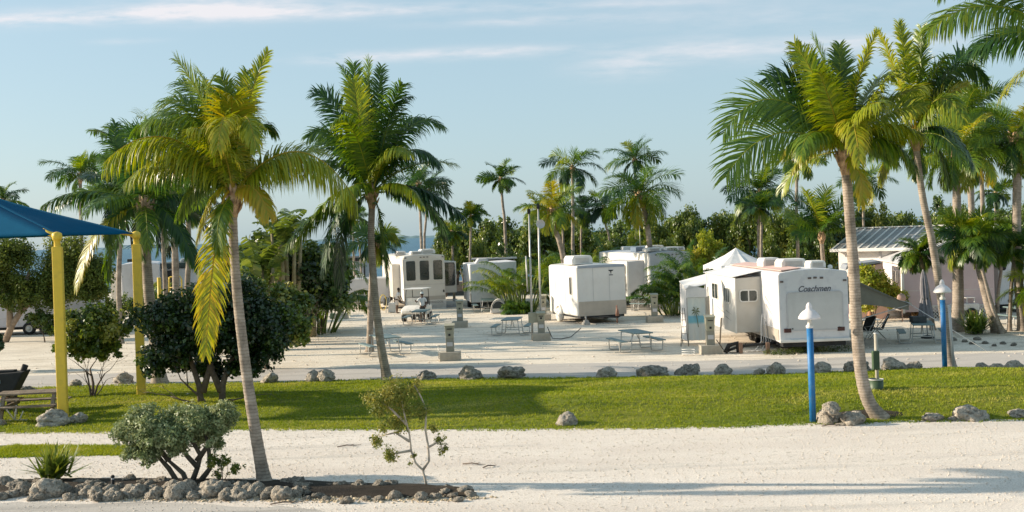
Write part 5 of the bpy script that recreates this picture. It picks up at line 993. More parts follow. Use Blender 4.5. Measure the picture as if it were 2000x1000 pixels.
# ---- fifth wheel camper with three windows
g = G(791, 606); YAWf = radians(15)
T = thing("fifth_wheel_camper", (g.x, g.y, 0), "tall cream camper with three dark upright windows in its end wall, behind the golf cart", "camper", YAWf)
Wf, Lf = 2.75, 9.5
rv_body(Wf, Lf, .55, 3.55, .07).build("body", M_cream, T, bevel=.07, seg=3)
for x in (.45, 1.35, 2.25): win(T, MF(x + .02, -.004, 2.55), .62, 1.28, frame=M_cream)
MB().box((Wf / 2, -.012, .72), (Wf - .1, .02, .26)).build("lower_band", mat("tan_lower", (.42, .37, .31)), T)
MB().box((Wf / 2, -.008, 1.62), (Wf - .1, .012, .014)).build("panel_seam", M_trim, T)
for x, z in ((.15, 3.40), (1.15, 3.42), (1.37, 3.42), (1.6, 3.42), (2.62, 3.40)): MB().box((x, -.012, z), (.12, .03, .05)).build("marker_light", M_under, T)
mb = MB(); mb.prism([(-.012, .02, 3.3), (-.012, 9, 3.3), (-.012, 9, .6), (-.012, .02, .6)], (-.01, 0, 0)); mb.build("side_wall", M_white, T)
MB().box((-.03, 2.9, 1.25), (.03, 1.5, 1.3)).box((-.03, 2.9, 2.6), (.03, 1.5, .9)).build("side_panel", M_cream, T)
mb = MB(); mb.prism([(-.55, 1.3, .8), (0, 1.3, .8), (0, 1.3, 3.0), (-.55, 1.3, 3.0)], (0, 2.8, 0)); mb.build("slide_out", M_cream, T, bevel=.03)
mb = MB(); mb.prism([(Wf, 1.0, .95), (Wf + .98, 1.0, .95), (Wf + .98, 1.0, 3.05), (Wf, 1.0, 3.1)], (0, 4, 0)); S2 = mb.build("side_slide_out", M_cream, T, bevel=.05)
win(T, MF(Wf + .46, .995, 2.2), .72, 1.45, frame=M_under)
for c, s_ in (((1.0, .9, 3.6), (.8, .8, .22)), ((1.75, 1.0, 3.62), (1.0, 1.0, .32)), ((.25, 2.5, 3.56), (.6, .8, .28))): aircon(T, c, s_)
MB().box((2.62, -.02, 1.15), (.1, .03, .16)).build("outlet_cover", M_under, T)
MB().box((Wf / 2, Lf / 2, .45), (Wf - .3, Lf - .3, .2)).build("chassis", M_under, T)
lattice("lattice_skirt", T, 1.15, Wf, -.02, .02, .56); lattice("lattice_skirt", T, Wf + .02, Wf + .98, 1.02, .02, .5, m=mat("blue_grey_lattice", (.35, .39, .44), .6, .1, 5))
wheel(T, (.2, 5.5, .38), .38)
# ---- grey white box trailer
g = G(921, 604); T = thing("box_trailer", (g.x, g.y, 0), "plain light grey box trailer standing between the tall camper and the yellow green palm", "trailer", radians(8))
MB().prism([(0, 0, .42), (0, 0, 2.88), (3.0, 0, 2.98), (3.0, 0, .42)], (0, 4.8, 0)).build("body", M_rvblue, T, bevel=.03)
mb = MB(); mb.box((-.01, .2, 1.65), (.03, .34, 2.4)); mb.build("corner_trim", M_white, T)
MB().box((-.015, .22, .72), (.05, .5, .55)).build("lower_corner", M_trim, T); MB().box((1.5, 2.3, .32), (2.6, 4.4, .18)).build("chassis", M_under, T)
mb = MB(); mb.prism([(.4, .5, 2.92), (.62, .5, 3.22), (1.15, .5, 3.22), (1.35, .5, 2.92)], (0, .9, 0)); mb.build("air_conditioner", M_lgrey, T, bevel=.04)
wheel(T, (.12, 2.6, .36), .36, axis='x'); wheel(T, (2.9, 2.6, .36), .36, axis='x')
# ---- sporty grey trailer
g = P(650, 600, 90); T = thing("toy_hauler_trailer", (g.x, g.y, 0), "blue grey trailer with a dark roof edge and faded lettering, behind the small white trailer", "trailer", radians(4))
MB().prism([(0, 0, .5), (0, 0, 3.0), (2.6, 0, 3.0), (2.6, 0, .5)], (0, 7, 0)).build("body", mat("bluegrey_body", (.40, .42, .46), .5, .06, 2), T, bevel=.05)
MB().box((1.35, 3.4, 3.14), (2.9, 7.3, .28)).build("roof", M_under, T, bevel=.06); MB().box((2.62, -.02, 1.9), (.12, .06, 2.4)).build("corner_post", M_under, T)
MB().box((-.02, -.02, 1.8), (.06, .06, 2.4)).build("corner_trim", M_lgrey, T)
text_part("lettering", "SPORTSTER", .3, M_under, T, Matrix.Translation((1.45, -.004, 1.92)) @ FACE, shear=.3, width=1.45)
for yy in (3.2, 4.1): wheel(T, (2.5, yy, .36), .36)
MB().box((1.3, 3.5, .4), (2.2, 6, .18)).build("chassis", M_under, T)
# ---- small white trailer
g = G(673, 605); T = thing("small_trailer", (g.x, g.y, 0), "small white rounded trailer with one wheel under it, left of the road edge palm", "trailer", 0)
mb = MB(); mb.prism([(0, 0, .42), (0, 0, 2.1), (3.1, 0, 2.1), (3.1, 0, .42)], (0, 1.9, 0)); mb.build("body", M_lgrey, T, bevel=.12, seg=4)
MB().box((1.5, -.01, 2.02), (2.9, .03, .04)).build("trim_strip", M_white, T); MB().box((1.5, .9, .38), (2.9, 1.5, .12)).build("chassis", M_trim, T)
aircon(T, (1.0, .8, 2.1), (.5, .6, .25))
mb = MB(); c_ = Vector((1.55, -.002, .38)); mb.prism([c_ + Vector((.48 * cos(a), 0, .55 * sin(a))) for a in [pi * k / 12 for k in range(13)]], (0, -.012, 0)); mb.build("wheel_arch", M_under, T)
wheel(T, (1.55, -.06, .36), .36, .2, axis='y')
mb = MB(); mb.tube([(.15, .2, .42), (.12, .2, .02)], .03, 6); mb.tube([(1.0, .1, .42), (1.0, .1, .02)], .025, 6); mb.tube([(.1, .2, .03), (.9, .1, .03)], .02, 6); mb.build("jack", M_under, T)
# ---- white camper behind the stout palm
g = G(1272, 604); T = thing("camper", (g.x, g.y, 0), "long white camper with a grey slide out behind the stout palm and lattice skirting", "camper", radians(14))
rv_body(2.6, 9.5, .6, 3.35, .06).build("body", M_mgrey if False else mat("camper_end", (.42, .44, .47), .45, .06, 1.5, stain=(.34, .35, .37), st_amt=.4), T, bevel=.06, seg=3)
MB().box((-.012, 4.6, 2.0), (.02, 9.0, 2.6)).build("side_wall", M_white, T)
for x in (.4, 1.2, 1.45, 1.7, 2.3): MB().box((x, -.012, 3.2), (.1, .03, .05)).build("marker_light", M_under, T)
mb = MB(); mb.prism([(0, .9, .78), (-1.0, .9, .78), (-1.0, .9, 2.82), (0, .9, 2.9)], (0, 4.2, 0)); sl = mb.build("slide_out", M_lgrey, T, bevel=.02)
MB().box((-1.012, 3.0, 1.8), (.02, 4.2, 2.1)).build("slide_panel", M_white, sl); win(T, ML(-1.025, 1.6, 2.35), .5, .5); win(T, ML(-1.025, 1.6, 1.55), .5, .9)
MB().box((-.5, 3.0, .62), (.95, 3.6, .28)).build("slide_underside", M_under, T)
for c, s_ in (((.5, .9, 3.4), (.9, .9, .24)), ((1.35, 2.6, 3.4), (.9, 1.0, .34)), ((1.6, .8, 3.42), (.9, .8, .2)), ((2.2, 1.5, 3.4), (.8, 1.5, .22))): aircon(T, c, s_)
MB().box((.75, 3.6, 3.5), (.9, 1.0, .3)).build("roof_box", M_blue if False else mat("slate_blue", (.12, .17, .24), .6, .1, 5), T, bevel=.05)
mb = MB(); mb.tube([(.9, 3.9, 3.4), (.9, 3.9, 5.0)], .02, 6); mb.build("antenna", M_alu, T)
lattice("lattice_skirt", T, -1.3, 2.6, -.05, .02, .62); MB().box((1.3, 4.7, .5), (2.3, 8.8, .2)).build("chassis", M_under, T)
# ---- motorhomes at the left
g = P(240, 640, 80); T = thing("motorhome", (g.x, g.y, 0), "white motorhome with a rear ladder, seen left of the far yellow post", "motorhome", radians(16))
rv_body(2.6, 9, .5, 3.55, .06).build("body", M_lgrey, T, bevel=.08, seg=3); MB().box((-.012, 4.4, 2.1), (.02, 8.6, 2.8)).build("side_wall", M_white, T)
mb = MB(); 
for x in (.85, 1.3): mb.tube([(x, -.12, .9), (x, -.12, 3.5), (x, .3, 3.7)], .018, 6)
for k in range(8): mb.tube([(.85, -.12, 1.0 + .32 * k), (1.3, -.12, 1.0 + .32 * k)], .015, 6)
mb.build("ladder", M_alu, T)
for y0, ln, zz in ((.8, 2.2, 2.9), (4.0, 3.0, 3.0)):
    mb = MB(); mb.prism([(0, y0, .7), (-.75, y0, .7), (-.75, y0, zz), (0, y0, zz)], (0, ln, 0)); mb.build("slide_out", M_cream, T, bevel=.03)
win(T, ML(-.765, 1.6, 1.75), .6, .8)
aircon(T, (1.3, 2.5, 3.6), (.9, 1.1, .28)); MB().box((.8, 6, 3.72), (1.3, .7, .22)).build("roof_pod", M_under, T, bevel=.04); MB().box((1.3, 4.5, .4), (2.3, 8.4, .3)).build("chassis", M_under, T)
MB().tube([(.6, 6, 3.6), (.45, 6, 5.6)], .06, 8).build("antenna", M_under, T)
g = P(318, 640, 84); T = thing("camper", (g.x, g.y, 0), "greyish camper with a dark roof behind the yellow hand rail", "camper", radians(10))
rv_body(2.7, 8, .5, 3.0, .05).build("body", M_lgrey, T, bevel=.06); MB().box((1.3, 4, 3.25), (3.0, 8.4, .4)).build("roof", mat("dark_green_roof", (.035, .05, .045), .7, .2, 4), T, bevel=.08)
MB().box((.75, -.02, 2.0), (.6, .04, 1.8)).build("door", M_under, T); aircon(T, (1.6, 3, 3.46), (.9, 1, .26)); MB().box((2.2, -.01, 1.3), (.8, .03, 1.2)).build("panel", M_trim, T)
g = G(30, 655); T = thing("long_trailer", (g.x, g.y, 0), "long white trailer side showing under the olive tree at the far left", "trailer", radians(3))
mb = MB(); mb.prism([(-2.6, 0, .45), (-2.6, 0, 2.9), (4.3, 0, 2.9), (4.3, 0, .45)], (0, 2.5, 0)); mb.build("body", mat("lilac_white", (.60, .57, .60), .5, .05, 1.5), T, bevel=.07)
seams(T, -.004, -2.5, 4.2, (.95, 2.7))
for k in range(6): MB().box((-2.2 + 1.2 * k, -.006, 1.7), (.02, .012, 2.3)).build("panel_seam", M_lgrey, T)
MB().box((.8, 1.2, .4), (6.2, 2, .2)).build("chassis", M_under, T)
for x in (.8, 1.7): wheel(T, (x, -.02, .36), .36, .2, axis='y')
g = G(0, 655); T = thing("trailer", (g.x - 2.6, g.y - 1.0, 0), "white trailer end with a blue stripe cut by the left edge of the picture", "trailer", radians(20))
MB().prism([(0, 0, .5), (0, 0, 2.9), (2.3, 0, 2.6), (2.5, 0, 1.5), (2.5, 0, .5)], (0, 3.2, 0)).build("body", M_white, T, bevel=.06); MB().box((2.2, -.012, 1.4), (.35, .02, 1.8)).build("stripe", mat("navy", (.03, .05, .14), .5, .1, 4), T); wheel(T, (1.2, -.02, .36), .36, .2, axis='y')
# ---- far right trailer
g = G(1954, 612); T = thing("box_trailer", (g.x, g.y, 0), "white box trailer with a round black vent behind the right hand palms", "trailer", radians(15))
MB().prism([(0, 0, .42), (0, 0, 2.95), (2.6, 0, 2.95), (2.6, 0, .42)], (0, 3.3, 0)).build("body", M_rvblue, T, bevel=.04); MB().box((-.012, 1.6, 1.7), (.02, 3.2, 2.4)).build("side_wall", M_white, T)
MB().lathe([(0, -.03), (.13, -.03), (.15, 0)], 16, (.28, 0, 2.25), axis='y').build("round_vent", M_black, T); MB().box((1.3, 1.6, .3), (2.4, 3, .16)).build("chassis", M_under, T)
MB().box((.5, -.02, .6), (.1, .05, .08)).build("latch", M_black, T); wheel(T, (.12, 2.0, .34)); aircon(T, (.5, 1.2, 2.95), (.7, .8, .3))
# ---- mobile home (pink / lilac)
g = G(1768, 624); YM = radians(-9)
T = thing("mobile_home", (g.x, g.y, 0), "pale pink mobile home with a low gable and lattice skirting behind the right hand palms", "house", YM)
M_pinkw = mat("pink_wall", (.56, .44, .44), .7, .05, 1.5, stain=(.48, .37, .36), st_amt=.4); Wm, Lm = 4.1, 7.5
mb = MB(); mb.prism([(0, 0, .35), (0, 0, 2.72), (Wm * .5, 0, 3.55), (Wm, 0, 3.0), (Wm, 0, .35)], (0, Lm, 0)); mb.build("wall", M_pinkw, T)
MB().box((-.02, 3.75, 1.55), (.03, 7.4, 2.2)).build("side_wall", mat("white_siding", (.72, .67, .62), .6, .05, 2), T)
mb = MB(); mb.prism([(-.25, -.2, 2.66), (Wm * .5, -.2, 3.62), (Wm + .2, -.2, 3.03), (Wm + .2, -.2, 3.10), (Wm * .5, -.2, 3.70), (-.25, -.2, 2.74)], (0, Lm + .4, 0)); mb.build("roof", M_lgrey, T)
mb = MB(); mb.box((-.05, -.03, 1.5), (.10, .08, 2.4)); mb.box((-.1, -.2, 2.62), (.3, .1, .12)); mb.build("downpipe", M_white, T)
seams(T, -.004, .1, Wm - .05, (1.35, 1.38), m=M_lat); mb = MB()
for x in (1.6, 1.72): mb.box((x, -.01, 2.0), (.03, .02, 1.5))
mb.build("conduit", M_trim, T); lattice("lattice_skirt", T, .9, Wm, -.03, .0, .62, step=.16, wd=.035)
w1 = win(T, ML(-.038, 1.9, 2.0), 1.3, .5, [-.3, .3], frame=M_white)
g2 = G(1764, 626); o = MB().tube([(0, 0, 0), (0, 0, 1.0)], .03, 8).lathe([(0, -.04), (.20, -.02), (.22, .04), (0, .08)], 16, (0, 0, 1.1), axis='y').build("round_sign", mat("tan_disc", (.42, .28, .22), .6, .1, 5)); o.location = (g2.x - .2, g2.y - .5, 0); tag(o, "round tan disc on a post at the pink mobile home's corner", "sign")
# ---- house with metal roof
p0 = P(1637, 487, 61.0); T = thing("metal_roofed_house", (p0.x, p0.y, 0), "white house with a ribbed grey metal roof and tiny window behind the leaning palm", "house", radians(-37))
Hh = 3.25; Wh, Dh = 7.0, 7.4
mb = MB(); mb.box((Wh / 2, Dh / 2, Hh / 2), (Wh, Dh, Hh)); mb.build("wall", mat("white_stucco", (.84, .78, .72), .75, .05, 2, .3, 20), T)
rf = MB(); rf.prism([(-.25, -.35, Hh - .02), (Wh + .3, -.35, Hh - .02), (Wh + .3, Dh / 2, Hh + 1.05), (-.25, Dh / 2, Hh + 1.05)], (0, 0, .07)); rf.prism([(-.25, Dh + .35, Hh - .02), (Wh + .3, Dh + .35, Hh - .02), (Wh + .3, Dh / 2, Hh + 1.05), (-.25, Dh / 2, Hh + 1.05)], (0, 0, .07))
rf.prism([(0, 0, Hh), (0, Dh, Hh), (0, Dh / 2, Hh + 1.0)], (Wh, 0, 0)); ro = rf.build("roof", mat("metal_roof", (.27, .265, .255), .7, .15, 3), T)
mb = MB(); sl_ = math.atan2(1.07, Dh / 2 + .35); nrb = 17
for k in range(nrb): x = -.2 + (Wh + .45) * k / (nrb - 1); mb.box((x, (-.35 + Dh / 2) / 2, Hh + .515 + .085), (.09, math.hypot(1.07, Dh / 2 + .35), .06), M=Matrix.Rotation(sl_, 3, 'X'))
mb.build("roof_rib", M_lat, ro)
MB().box((Wh / 2, -.40, Hh + .0), (Wh + .6, .12, .17)).build("fascia", M_white, T, bevel=.02); MB().box((Wh / 2, Dh / 2, Hh + 1.15), (Wh + .6, .35, .06)).build("ridge_cap", M_white, T)
win(T, MF(.9, -.006, 2.55), .36, .36, 0.0, frame=M_white); MB().box((2.3, -.05, 2.3), (.08, .1, 1.7)).build("post", M_lgrey, T); MB().box((3.6, -.02, 2.35), (1.5, .04, 1.5)).build("shutter_panel", mat("white_siding", (.7, .7, .7)), T)
# pinkish lean-to roof
p0 = P(1672, 545, 55.0); T = thing("lean_to", (p0.x, p0.y, 0), "pink canvas lean to with a grey top left of the yellow croton bush", "canopy", radians(-10))
MB().prism([(-.2, 0, 2.1), (0, 0, 2.45), (1.25, 0, 2.7), (1.5, 0, 1.6), (1.4, 0, 0), (-.2, 0, 0)], (0, 2.2, 0)).build("side_curtain", mat("salmon_canvas", (.66, .44, .38), .8, .06, 3, .3, 6), T); MB().prism([(-.5, -.1, 2.42), (-.2, -.1, 2.55), (1.25, -.1, 2.74), (1.1, -.1, 2.83), (-.4, -.1, 2.66)], (0, 2.4, 0)).build("top", M_mgrey, T)

# ---- white peaked tent
g = P(1440, 560, 59); T = thing("peaked_tent", (g.x, g.y, 0), "white peaked canopy tent rising behind the big travel trailer", "tent", radians(10))
mb = MB(); s_ = 1.35; V = [(0, 0, 3.62)]; nn = 32
for ring, (rr_, zz) in enumerate([(.33, 3.3), (.7, 3.02), (1, 2.82)]):
    for k in range(nn):
        a = 2 * pi * k / nn; m_ = max(abs(cos(a)), abs(sin(a))); x, y = s_ * rr_ * cos(a) / m_, s_ * rr_ * sin(a) / m_; V.append((x, y, zz + .05 * rr_ * cos(4 * a) - .02 + .03 * cos(12 * a) * rr_))
V += [(V[1 + 2 * nn + k][0], V[1 + 2 * nn + k][1], V[1 + 2 * nn + k][2] - .28) for k in range(nn)]
fs = [(0, 1 + k, 1 + (k + 1) % nn) for k in range(nn)] + [(1 + r * nn + k, 1 + (r + 1) * nn + k, 1 + (r + 1) * nn + (k + 1) % nn, 1 + r * nn + (k + 1) % nn) for r in range(3) for k in range(nn)]
mb.add(V, fs); mb.build("canopy", M_canvas, T)
for x in (-1, 1):
    for y in (-1, 1): MB().tube([(x * s_ * .97, y * s_ * .97, 0), (x * s_ * .97, y * s_ * .97, 2.75)], .03, 6).build("leg", M_alu, T)
# ---- screened porch with palm mural
g = G(1345, 676); T = thing("screen_porch", (g.x, g.y, 0), "white canvas porch with a palm and sea mural, left of the big trailer", "porch", radians(4))
mb = MB(); n_ = 14; V = []
for i in range(n_ + 1):
    for j in range(7): x = .72 * i / n_; V.append((x, .06 * sin(i * 1.3) * (1 - j / 6 * .5) , .22 + 1.72 * j / 6))
mural = bpy.data.materials.new("mural_cloth"); mural.use_nodes = True; t = mural.node_tree; b = t.nodes["Principled BSDF"]; b.inputs['Roughness'].default_value = .8
co = t.nodes.new("ShaderNodeTexCoord"); sp_ = t.nodes.new("ShaderNodeSeparateXYZ"); t.links.new(co.outputs['Object'], sp_.inputs[0]); mr = t.nodes.new("ShaderNodeMapRange"); mr.inputs[1].default_value = .2; mr.inputs[2].default_value = 1.95; t.links.new(sp_.outputs[2], mr.inputs[0])
cr = t.nodes.new("ShaderNodeValToRGB"); cr.color_ramp.interpolation = 'LINEAR'; el = cr.color_ramp.elements; el[0].color = (.72, .69, .62, 1); el[1].color = (.66, .68, .62, 1)
for p_, c_ in ((.38, (.72, .70, .64)), (.43, (.25, .52, .58)), (.56, (.20, .48, .60)), (.60, (.62, .68, .66))): e = el.new(p_); e.color = (*c_, 1)
t.links.new(mr.outputs[0], cr.inputs[0]); t.links.new(cr.outputs[0], b.inputs['Base Color'])
mb.add(V, [(i * 7 + j, i * 7 + 7 + j, i * 7 + 8 + j, i * 7 + 1 + j) for i in range(n_) for j in range(6)], smooth=True); mu_ = mb.build("mural_curtain", mural, T)
mb = MB(); mb.tube([(.42, -.07, .75), (.38, -.075, 1.1), (.33, -.07, 1.35)], .015, 5)
for k in range(9):
    a = k * 2 * pi / 9; mb.prism([(.33, -.075, 1.38), (.33 + .10 * cos(a), -.08, 1.40 + .16 * sin(a) + .03), (.33 + .19 * cos(a), -.08, 1.34 + .26 * sin(a))], (0, .004, 0))
mb.build("palm_motif", mat("mural_green", (.16, .18, .09), .8, .3, 9), mu_)
MB().prism([(-.03, -.1, 1.95), (.80, -.1, 1.95), (.80, -.1, 2.28), (.1, -.1, 2.45), (-.03, -.1, 2.32)], (0, .04, 0)).build("valance", M_canvas, T)
MB().prism([(-.05, -.1, 2.28), (.80, -.1, 2.45), (1.05, 2.9, 2.80), (-.05, 2.9, 2.55)], (0, 0, .03)).build("porch_roof", M_canvas, T); MB().prism([(-.04, -.05, .2), (-.04, 2.8, .2), (-.04, 2.8, 2.5), (-.04, -.05, 2.26)], (.012, 0, 0)).build("left_curtain", M_canvas, T)
MB().prism([(.74, 0, .25), (.74, .0, 1.95), (1.05, 1.6, 1.95), (1.05, 1.6, .25)], (.02, 0, 0)).build("side_curtain", mat("grey_canvas", (.40, .39, .35), .8, .08, 4), T)
for x, y in ((0, 0), (.74, 0), (-.02, 2.6), (1.1, 2.6)): MB().tube([(x, y, 0), (x, y, 2.3)], .022, 6).build("pole", M_alu, T)
g = G(1337, 677); T = thing("step_ladder", (g.x, g.y, 0), "thin dark step ladder standing left of the mural curtain", "ladder"); mb = MB()
mb.tube([(-.14, 0, 0), (.0, .1, 1.55)], .012, 6); mb.tube([(.16, 0, 0), (.06, .1, 1.55)], .012, 6); mb.tube([(-.1, .3, 0), (.0, .1, 1.55)], .012, 6)
for k in range(5): mb.box((.0, .03 * k, .25 + .27 * k), (.22 - .02 * k, .06, .015))
mb.build("rails", M_under, T)

T = bpy.data.objects['screen_porch']; T.scale = (1, .38, 1)
# ---- utility pedestals
def pedestal(label, px, py, h=1.35, rz=0.0, gbox=False, w_=.36):
    g = G(px, py); T = thing("utility_pedestal", (g.x, g.y, 0), label, "utility pedestal", rz, "campsite utility pedestals")
    MB().box((0, 0, .15), (.80, .6, .34)).build("concrete_base", M_conc, T, bevel=.012)
    MB().box((0, 0, .60), (w_ * .86, .26, .62)).build("post", mat("ped_grey", (.27, .26, .21), .6, .1, 6), T, bevel=.01)
    mb = MB(); mb.prism([(-w_ / 2, 0, h - .04), (w_ / 2, 0, h - .04), (w_ / 2 * .82, 0, .86), (-w_ / 2 * .82, 0, .86)], (0, .30, 0)); b_ = mb.build("box", M_ped, T, bevel=.01); b_.location = (0, -.16, 0)
    MB().prism([(-w_ / 2 - .02, -.20, h - .04), (w_ / 2 + .02, -.20, h - .04), (w_ / 2 + .02, .18, h + .02), (-w_ / 2 - .02, .18, h + .02)], (0, 0, .03)).build("lid", M_ped, T)
    MB().box((0, -.18, h - .15), (.2, .02, .03)).box((.0, -.17, .98), (.08, .02, .08)).build("handle", M_under, T)
    MB().box((0, -.14, .62), (.22, .03, .16)).build("label_plate", M_lgrey, T)
    return T
pedestal("utility pedestal on a concrete block in the middle of the sand, nearest the road", 880, 703)
mb = MB(); g = G(857, 700); mb.tube([(0, 0, 0), (0, 0, .50)], .018, 8); mb.tube([(-.07, 0, .5), (.07, 0, .5)], .014, 6); mb.box((0, 0, .15), (.05, .05, .06)); o = mb.build("water_tap", M_alu); o.location = g; tag(o, "slim water tap left of the nearest utility pedestal", "tap", "standpipes")
pedestal("utility pedestal behind the nearest one, right of the golf cart", 899, 639, 1.38); pedestal("utility pedestal beside the small white trailer", 667, 622, 1.7)
mb = MB(); mb.box((0, 0, .15), (.30, .3, .34)); o = mb.build("green_box", mat("green_box", (.10, .16, .10), .6, .1, 6), bevel=.02); o.location = G(650, 622); tag(o, "low green utility box left of the pedestal by the small trailer", "box")
pedestal("utility pedestal on the sand right of the cargo trailer", 1279, 629, 1.42); pedestal("utility pedestal in front of the mural porch, tangled with pipes", 1388, 690, 1.4)
g = G(1262, 630); mb = MB(); mb.tube([(0, 0, 0), (0, 0, .5), (-.1, 0, .5)], .018, 8); o = mb.build("water_tap", M_alu); o.location = g; tag(o, "slim water tap left of the pedestal beside the cargo trailer", "tap", "standpipes")
pedestal("utility pedestal with two tall masts beside the cargo trailer", 1058, 664, 1.22); pedestal("utility pedestal seen behind the two masts", 1062, 625, 1.35)
# tall masts
def mast(label, px, py, top, lean=0, head=True):
    g = G(px, py); T = thing("mast", (g.x, g.y, 0), label, "mast", group="tall thin masts"); tp = P(px, py, g.y); h = (P(*top, g.y) - tp)
    MB().tube([(0, 0, 0), (h.x * .5, 0, h.z * .5), (h.x, 0, h.z)], [.05, .045, .035], 8).build("pole", M_alu, T)
    if head: MB().box((h.x, 0, h.z + .05), (.14, .14, .22)).build("head", M_under, T)
    return T, h
T, h = mast("left of two thin galvanised masts beside the cargo trailer", 1040, 664, (1033, 415))
MB().tube([(-.14, 0, h.z * .38), (-.16, 0, h.z * .66)], .035, 6).build("conduit", M_alu, T); MB().box((.1, -.02, 1.0), (.5, .2, .45)).build("junction_box", M_ped, T)
T, h = mast("right of two thin galvanised masts, with a white dish near its top", 1057, 662, (1051, 405))
MB().lathe([(0, 0), (.12, -.02), (.2, -.07)], 16, (h.x + .08, -.05, h.z - .75), axis='y').build("dish", M_lgrey, T)
# ---- lamp posts
def lamp(label, px, py, ytop, dia=.155):
    g = G(px, py); T = thing("lamp_post", (g.x, g.y, 0), label, "lamp post", group="blue lamp posts"); tp = P(px - 8, ytop, g.y) - g; Ht = tp.z + .02; lx = 0
    MB().tube([(0, 0, -.05), (0, 0, Ht - .60)], [dia / 2, dia / 2], 18).build("pole", M_blue, T)
    MB().lathe([(dia / 2 + .0, Ht - .62), (dia / 2 + .012, Ht - .60), (dia / 2 + .012, Ht - .56), (.05, Ht - .53), (.045, Ht - .44), (.07, Ht - .40)], 18).build("neck", M_lat, T)
    MB().lathe([(.255, Ht - .40), (.265, Ht - .385), (.26, Ht - .35), (.21, Ht - .27), (.15, Ht - .21), (.085, Ht - .17), (.07, Ht - .14), (.075, Ht - .10), (.05, Ht - .04), (.03, Ht - .01), (.0, Ht)], 24).build("lamp_shade", mat("lamp_white", (.70, .66, .66), .35, .05, 4), T)
    MB().lathe([(0, Ht - .36), (.2, Ht - .36), (.255, Ht - .40)], 20).build("lamp_glass", M_lgrey, T)
    return T
lamp("blue lamp post with a white dome lamp in front of the big travel trailer", 1588, 825, 592); lamp("blue lamp post with a white dome lamp farther right, before the thin curved palm", 1846, 734, 547, .15)
g = G(1863, 722); o = MB().tube([(0, 0, 0), (-.08, 0, 2.05)], .045, 8).build("post", M_lgrey); o.location = g; tag(o, "slim pale post right of the second blue lamp post", "post")
# ---- bag dispenser and bin
g = G(1716, 782); T = thing("bag_station", (g.x, g.y, 0), "pale post with a green bag dispenser and green bin on the right lawn", "waste station")
s_ = F / g.y; MB().tube([(0, .05, 0), (0, .05, (782 - 652) / s_)], .05, 10).build("post", mat('dull_post', (.40, .37, .30), .6, .15, 6), T); MB().lathe([(.06, 0), (.06, .02), (0, .03)], 10, (0, .05, (782 - 652) / s_)).build("cap", M_lgrey, T)
M_grn = mat("green_plastic", (.05, .085, .045), .5, .1, 6); MB().box((-.05, -.03, (782 - 703) / s_), (.18, .14, .50)).build("dispenser", M_grn, T, bevel=.02)
mb = MB(); mb.lathe([(0, .03), (.17, .03), (.19, .58), (.175, .58), (.16, .10), (0, .08)], 20, (-.10, -.15, 0)); mb.build("bin", M_grn, T); MB().lathe([(.19, .0), (.2, .0), (.2, .03), (.19, .03)], 20, (-.10, -.15, .57)).build("rim", M_lgrey, T)

# ---- picnic tables
def picnic(label, px, py, rz, group="metal framed picnic tables"):
    g = G(px, py); T = thing("picnic_table", (g.x, g.y, 0), label, "picnic table", rz, group)
    MB().box((0, 0, .74), (.80, 1.85, .05)).build("table_top", M_teal, T, bevel=.02)
    for s in (-1, 1): MB().box((.78 * s, 0, .44), (.28, 1.85, .045)).build("bench", M_teal, T, bevel=.015)
    for s in (-1, 1):
        for e in (-1, 1):
            y = .62 * e
            MB().tube([(.66 * s, y, .41), (.88 * s, y, .40), (.90 * s, y, .36), (.88 * s, y, .06), (.84 * s, y, .025), (.46 * s, y, .025), (.42 * s, y, .07), (.36 * s, y, .70), (.2 * s, y, .715)], .022, 6).build("leg", M_alu, T)
    mb = MB()
    for e in (-1, 1): mb.tube([(-.42, .62 * e, .28), (.42, .62 * e, .28)], .02, 6); mb.tube([(0, .62 * e, .28), (0, .1 * e, .70)], .016, 6)
    mb.build("brace", M_alu, T); return T
def cpic(src, label, px, py, rz): g = G(px, py); return dup(src, (g.x, g.y, 0), rz, label)
PT = picnic("picnic table standing alone on the sand left of the mural porch", 1242, 684, radians(14))
cpic(PT, "picnic table with a dark blue green top left of the two masts", 1001, 653, radians(-8)); cpic(PT, "picnic table behind the curved palm trunk at the road edge", 753, 692, radians(24)); cpic(PT, "picnic table in front of the golf cart", 823, 633, radians(-4))
cpic(PT, "picnic table at the edge of the dark bushes, left of the utility pedestal", 636, 618, radians(12)); cpic(PT, "picnic table before the plain grey box trailer", 953, 608, radians(6)); cpic(PT, "picnic table behind the pedestal right of the cargo trailer", 1272, 606, radians(50))
cpic(PT, "picnic table under the closed umbrella at right", 1802, 668, radians(-16)); cpic(PT, "picnic table cut by the right edge of the picture", 2000, 634, radians(10))
# closed umbrella
g = G(1812, 660); T = thing("closed_umbrella", (g.x, g.y, 0), "folded grey patio umbrella standing at the right hand picnic table", "umbrella")
MB().tube([(0, 0, 0), (-.1, 0, 2.75)], .025, 8).build("pole", M_alu, T); mb = MB(); n_ = 32; prof = [(.02, 2.72), (.06, 2.6), (.10, 2.35), (.13, 2.0), (.12, 1.62), (.16, 1.45), (.22, 1.0), (.23, .82)]
V = [((r * (1 + .38 * cos(8 * 2 * pi * k / n_))) * cos(2 * pi * k / n_) - .1 * z / 2.75, (r * (1 + .38 * cos(8 * 2 * pi * k / n_))) * sin(2 * pi * k / n_), z) for r, z in prof for k in range(n_)]
mb.add(V, [(i * n_ + k, i * n_ + (k + 1) % n_, (i + 1) * n_ + (k + 1) % n_, (i + 1) * n_ + k) for i in range(len(prof) - 1) for k in range(n_)], smooth=True); mb.build("canopy", mat("grey_cloth", (.22, .21, .22), .85, .15, 6), T)
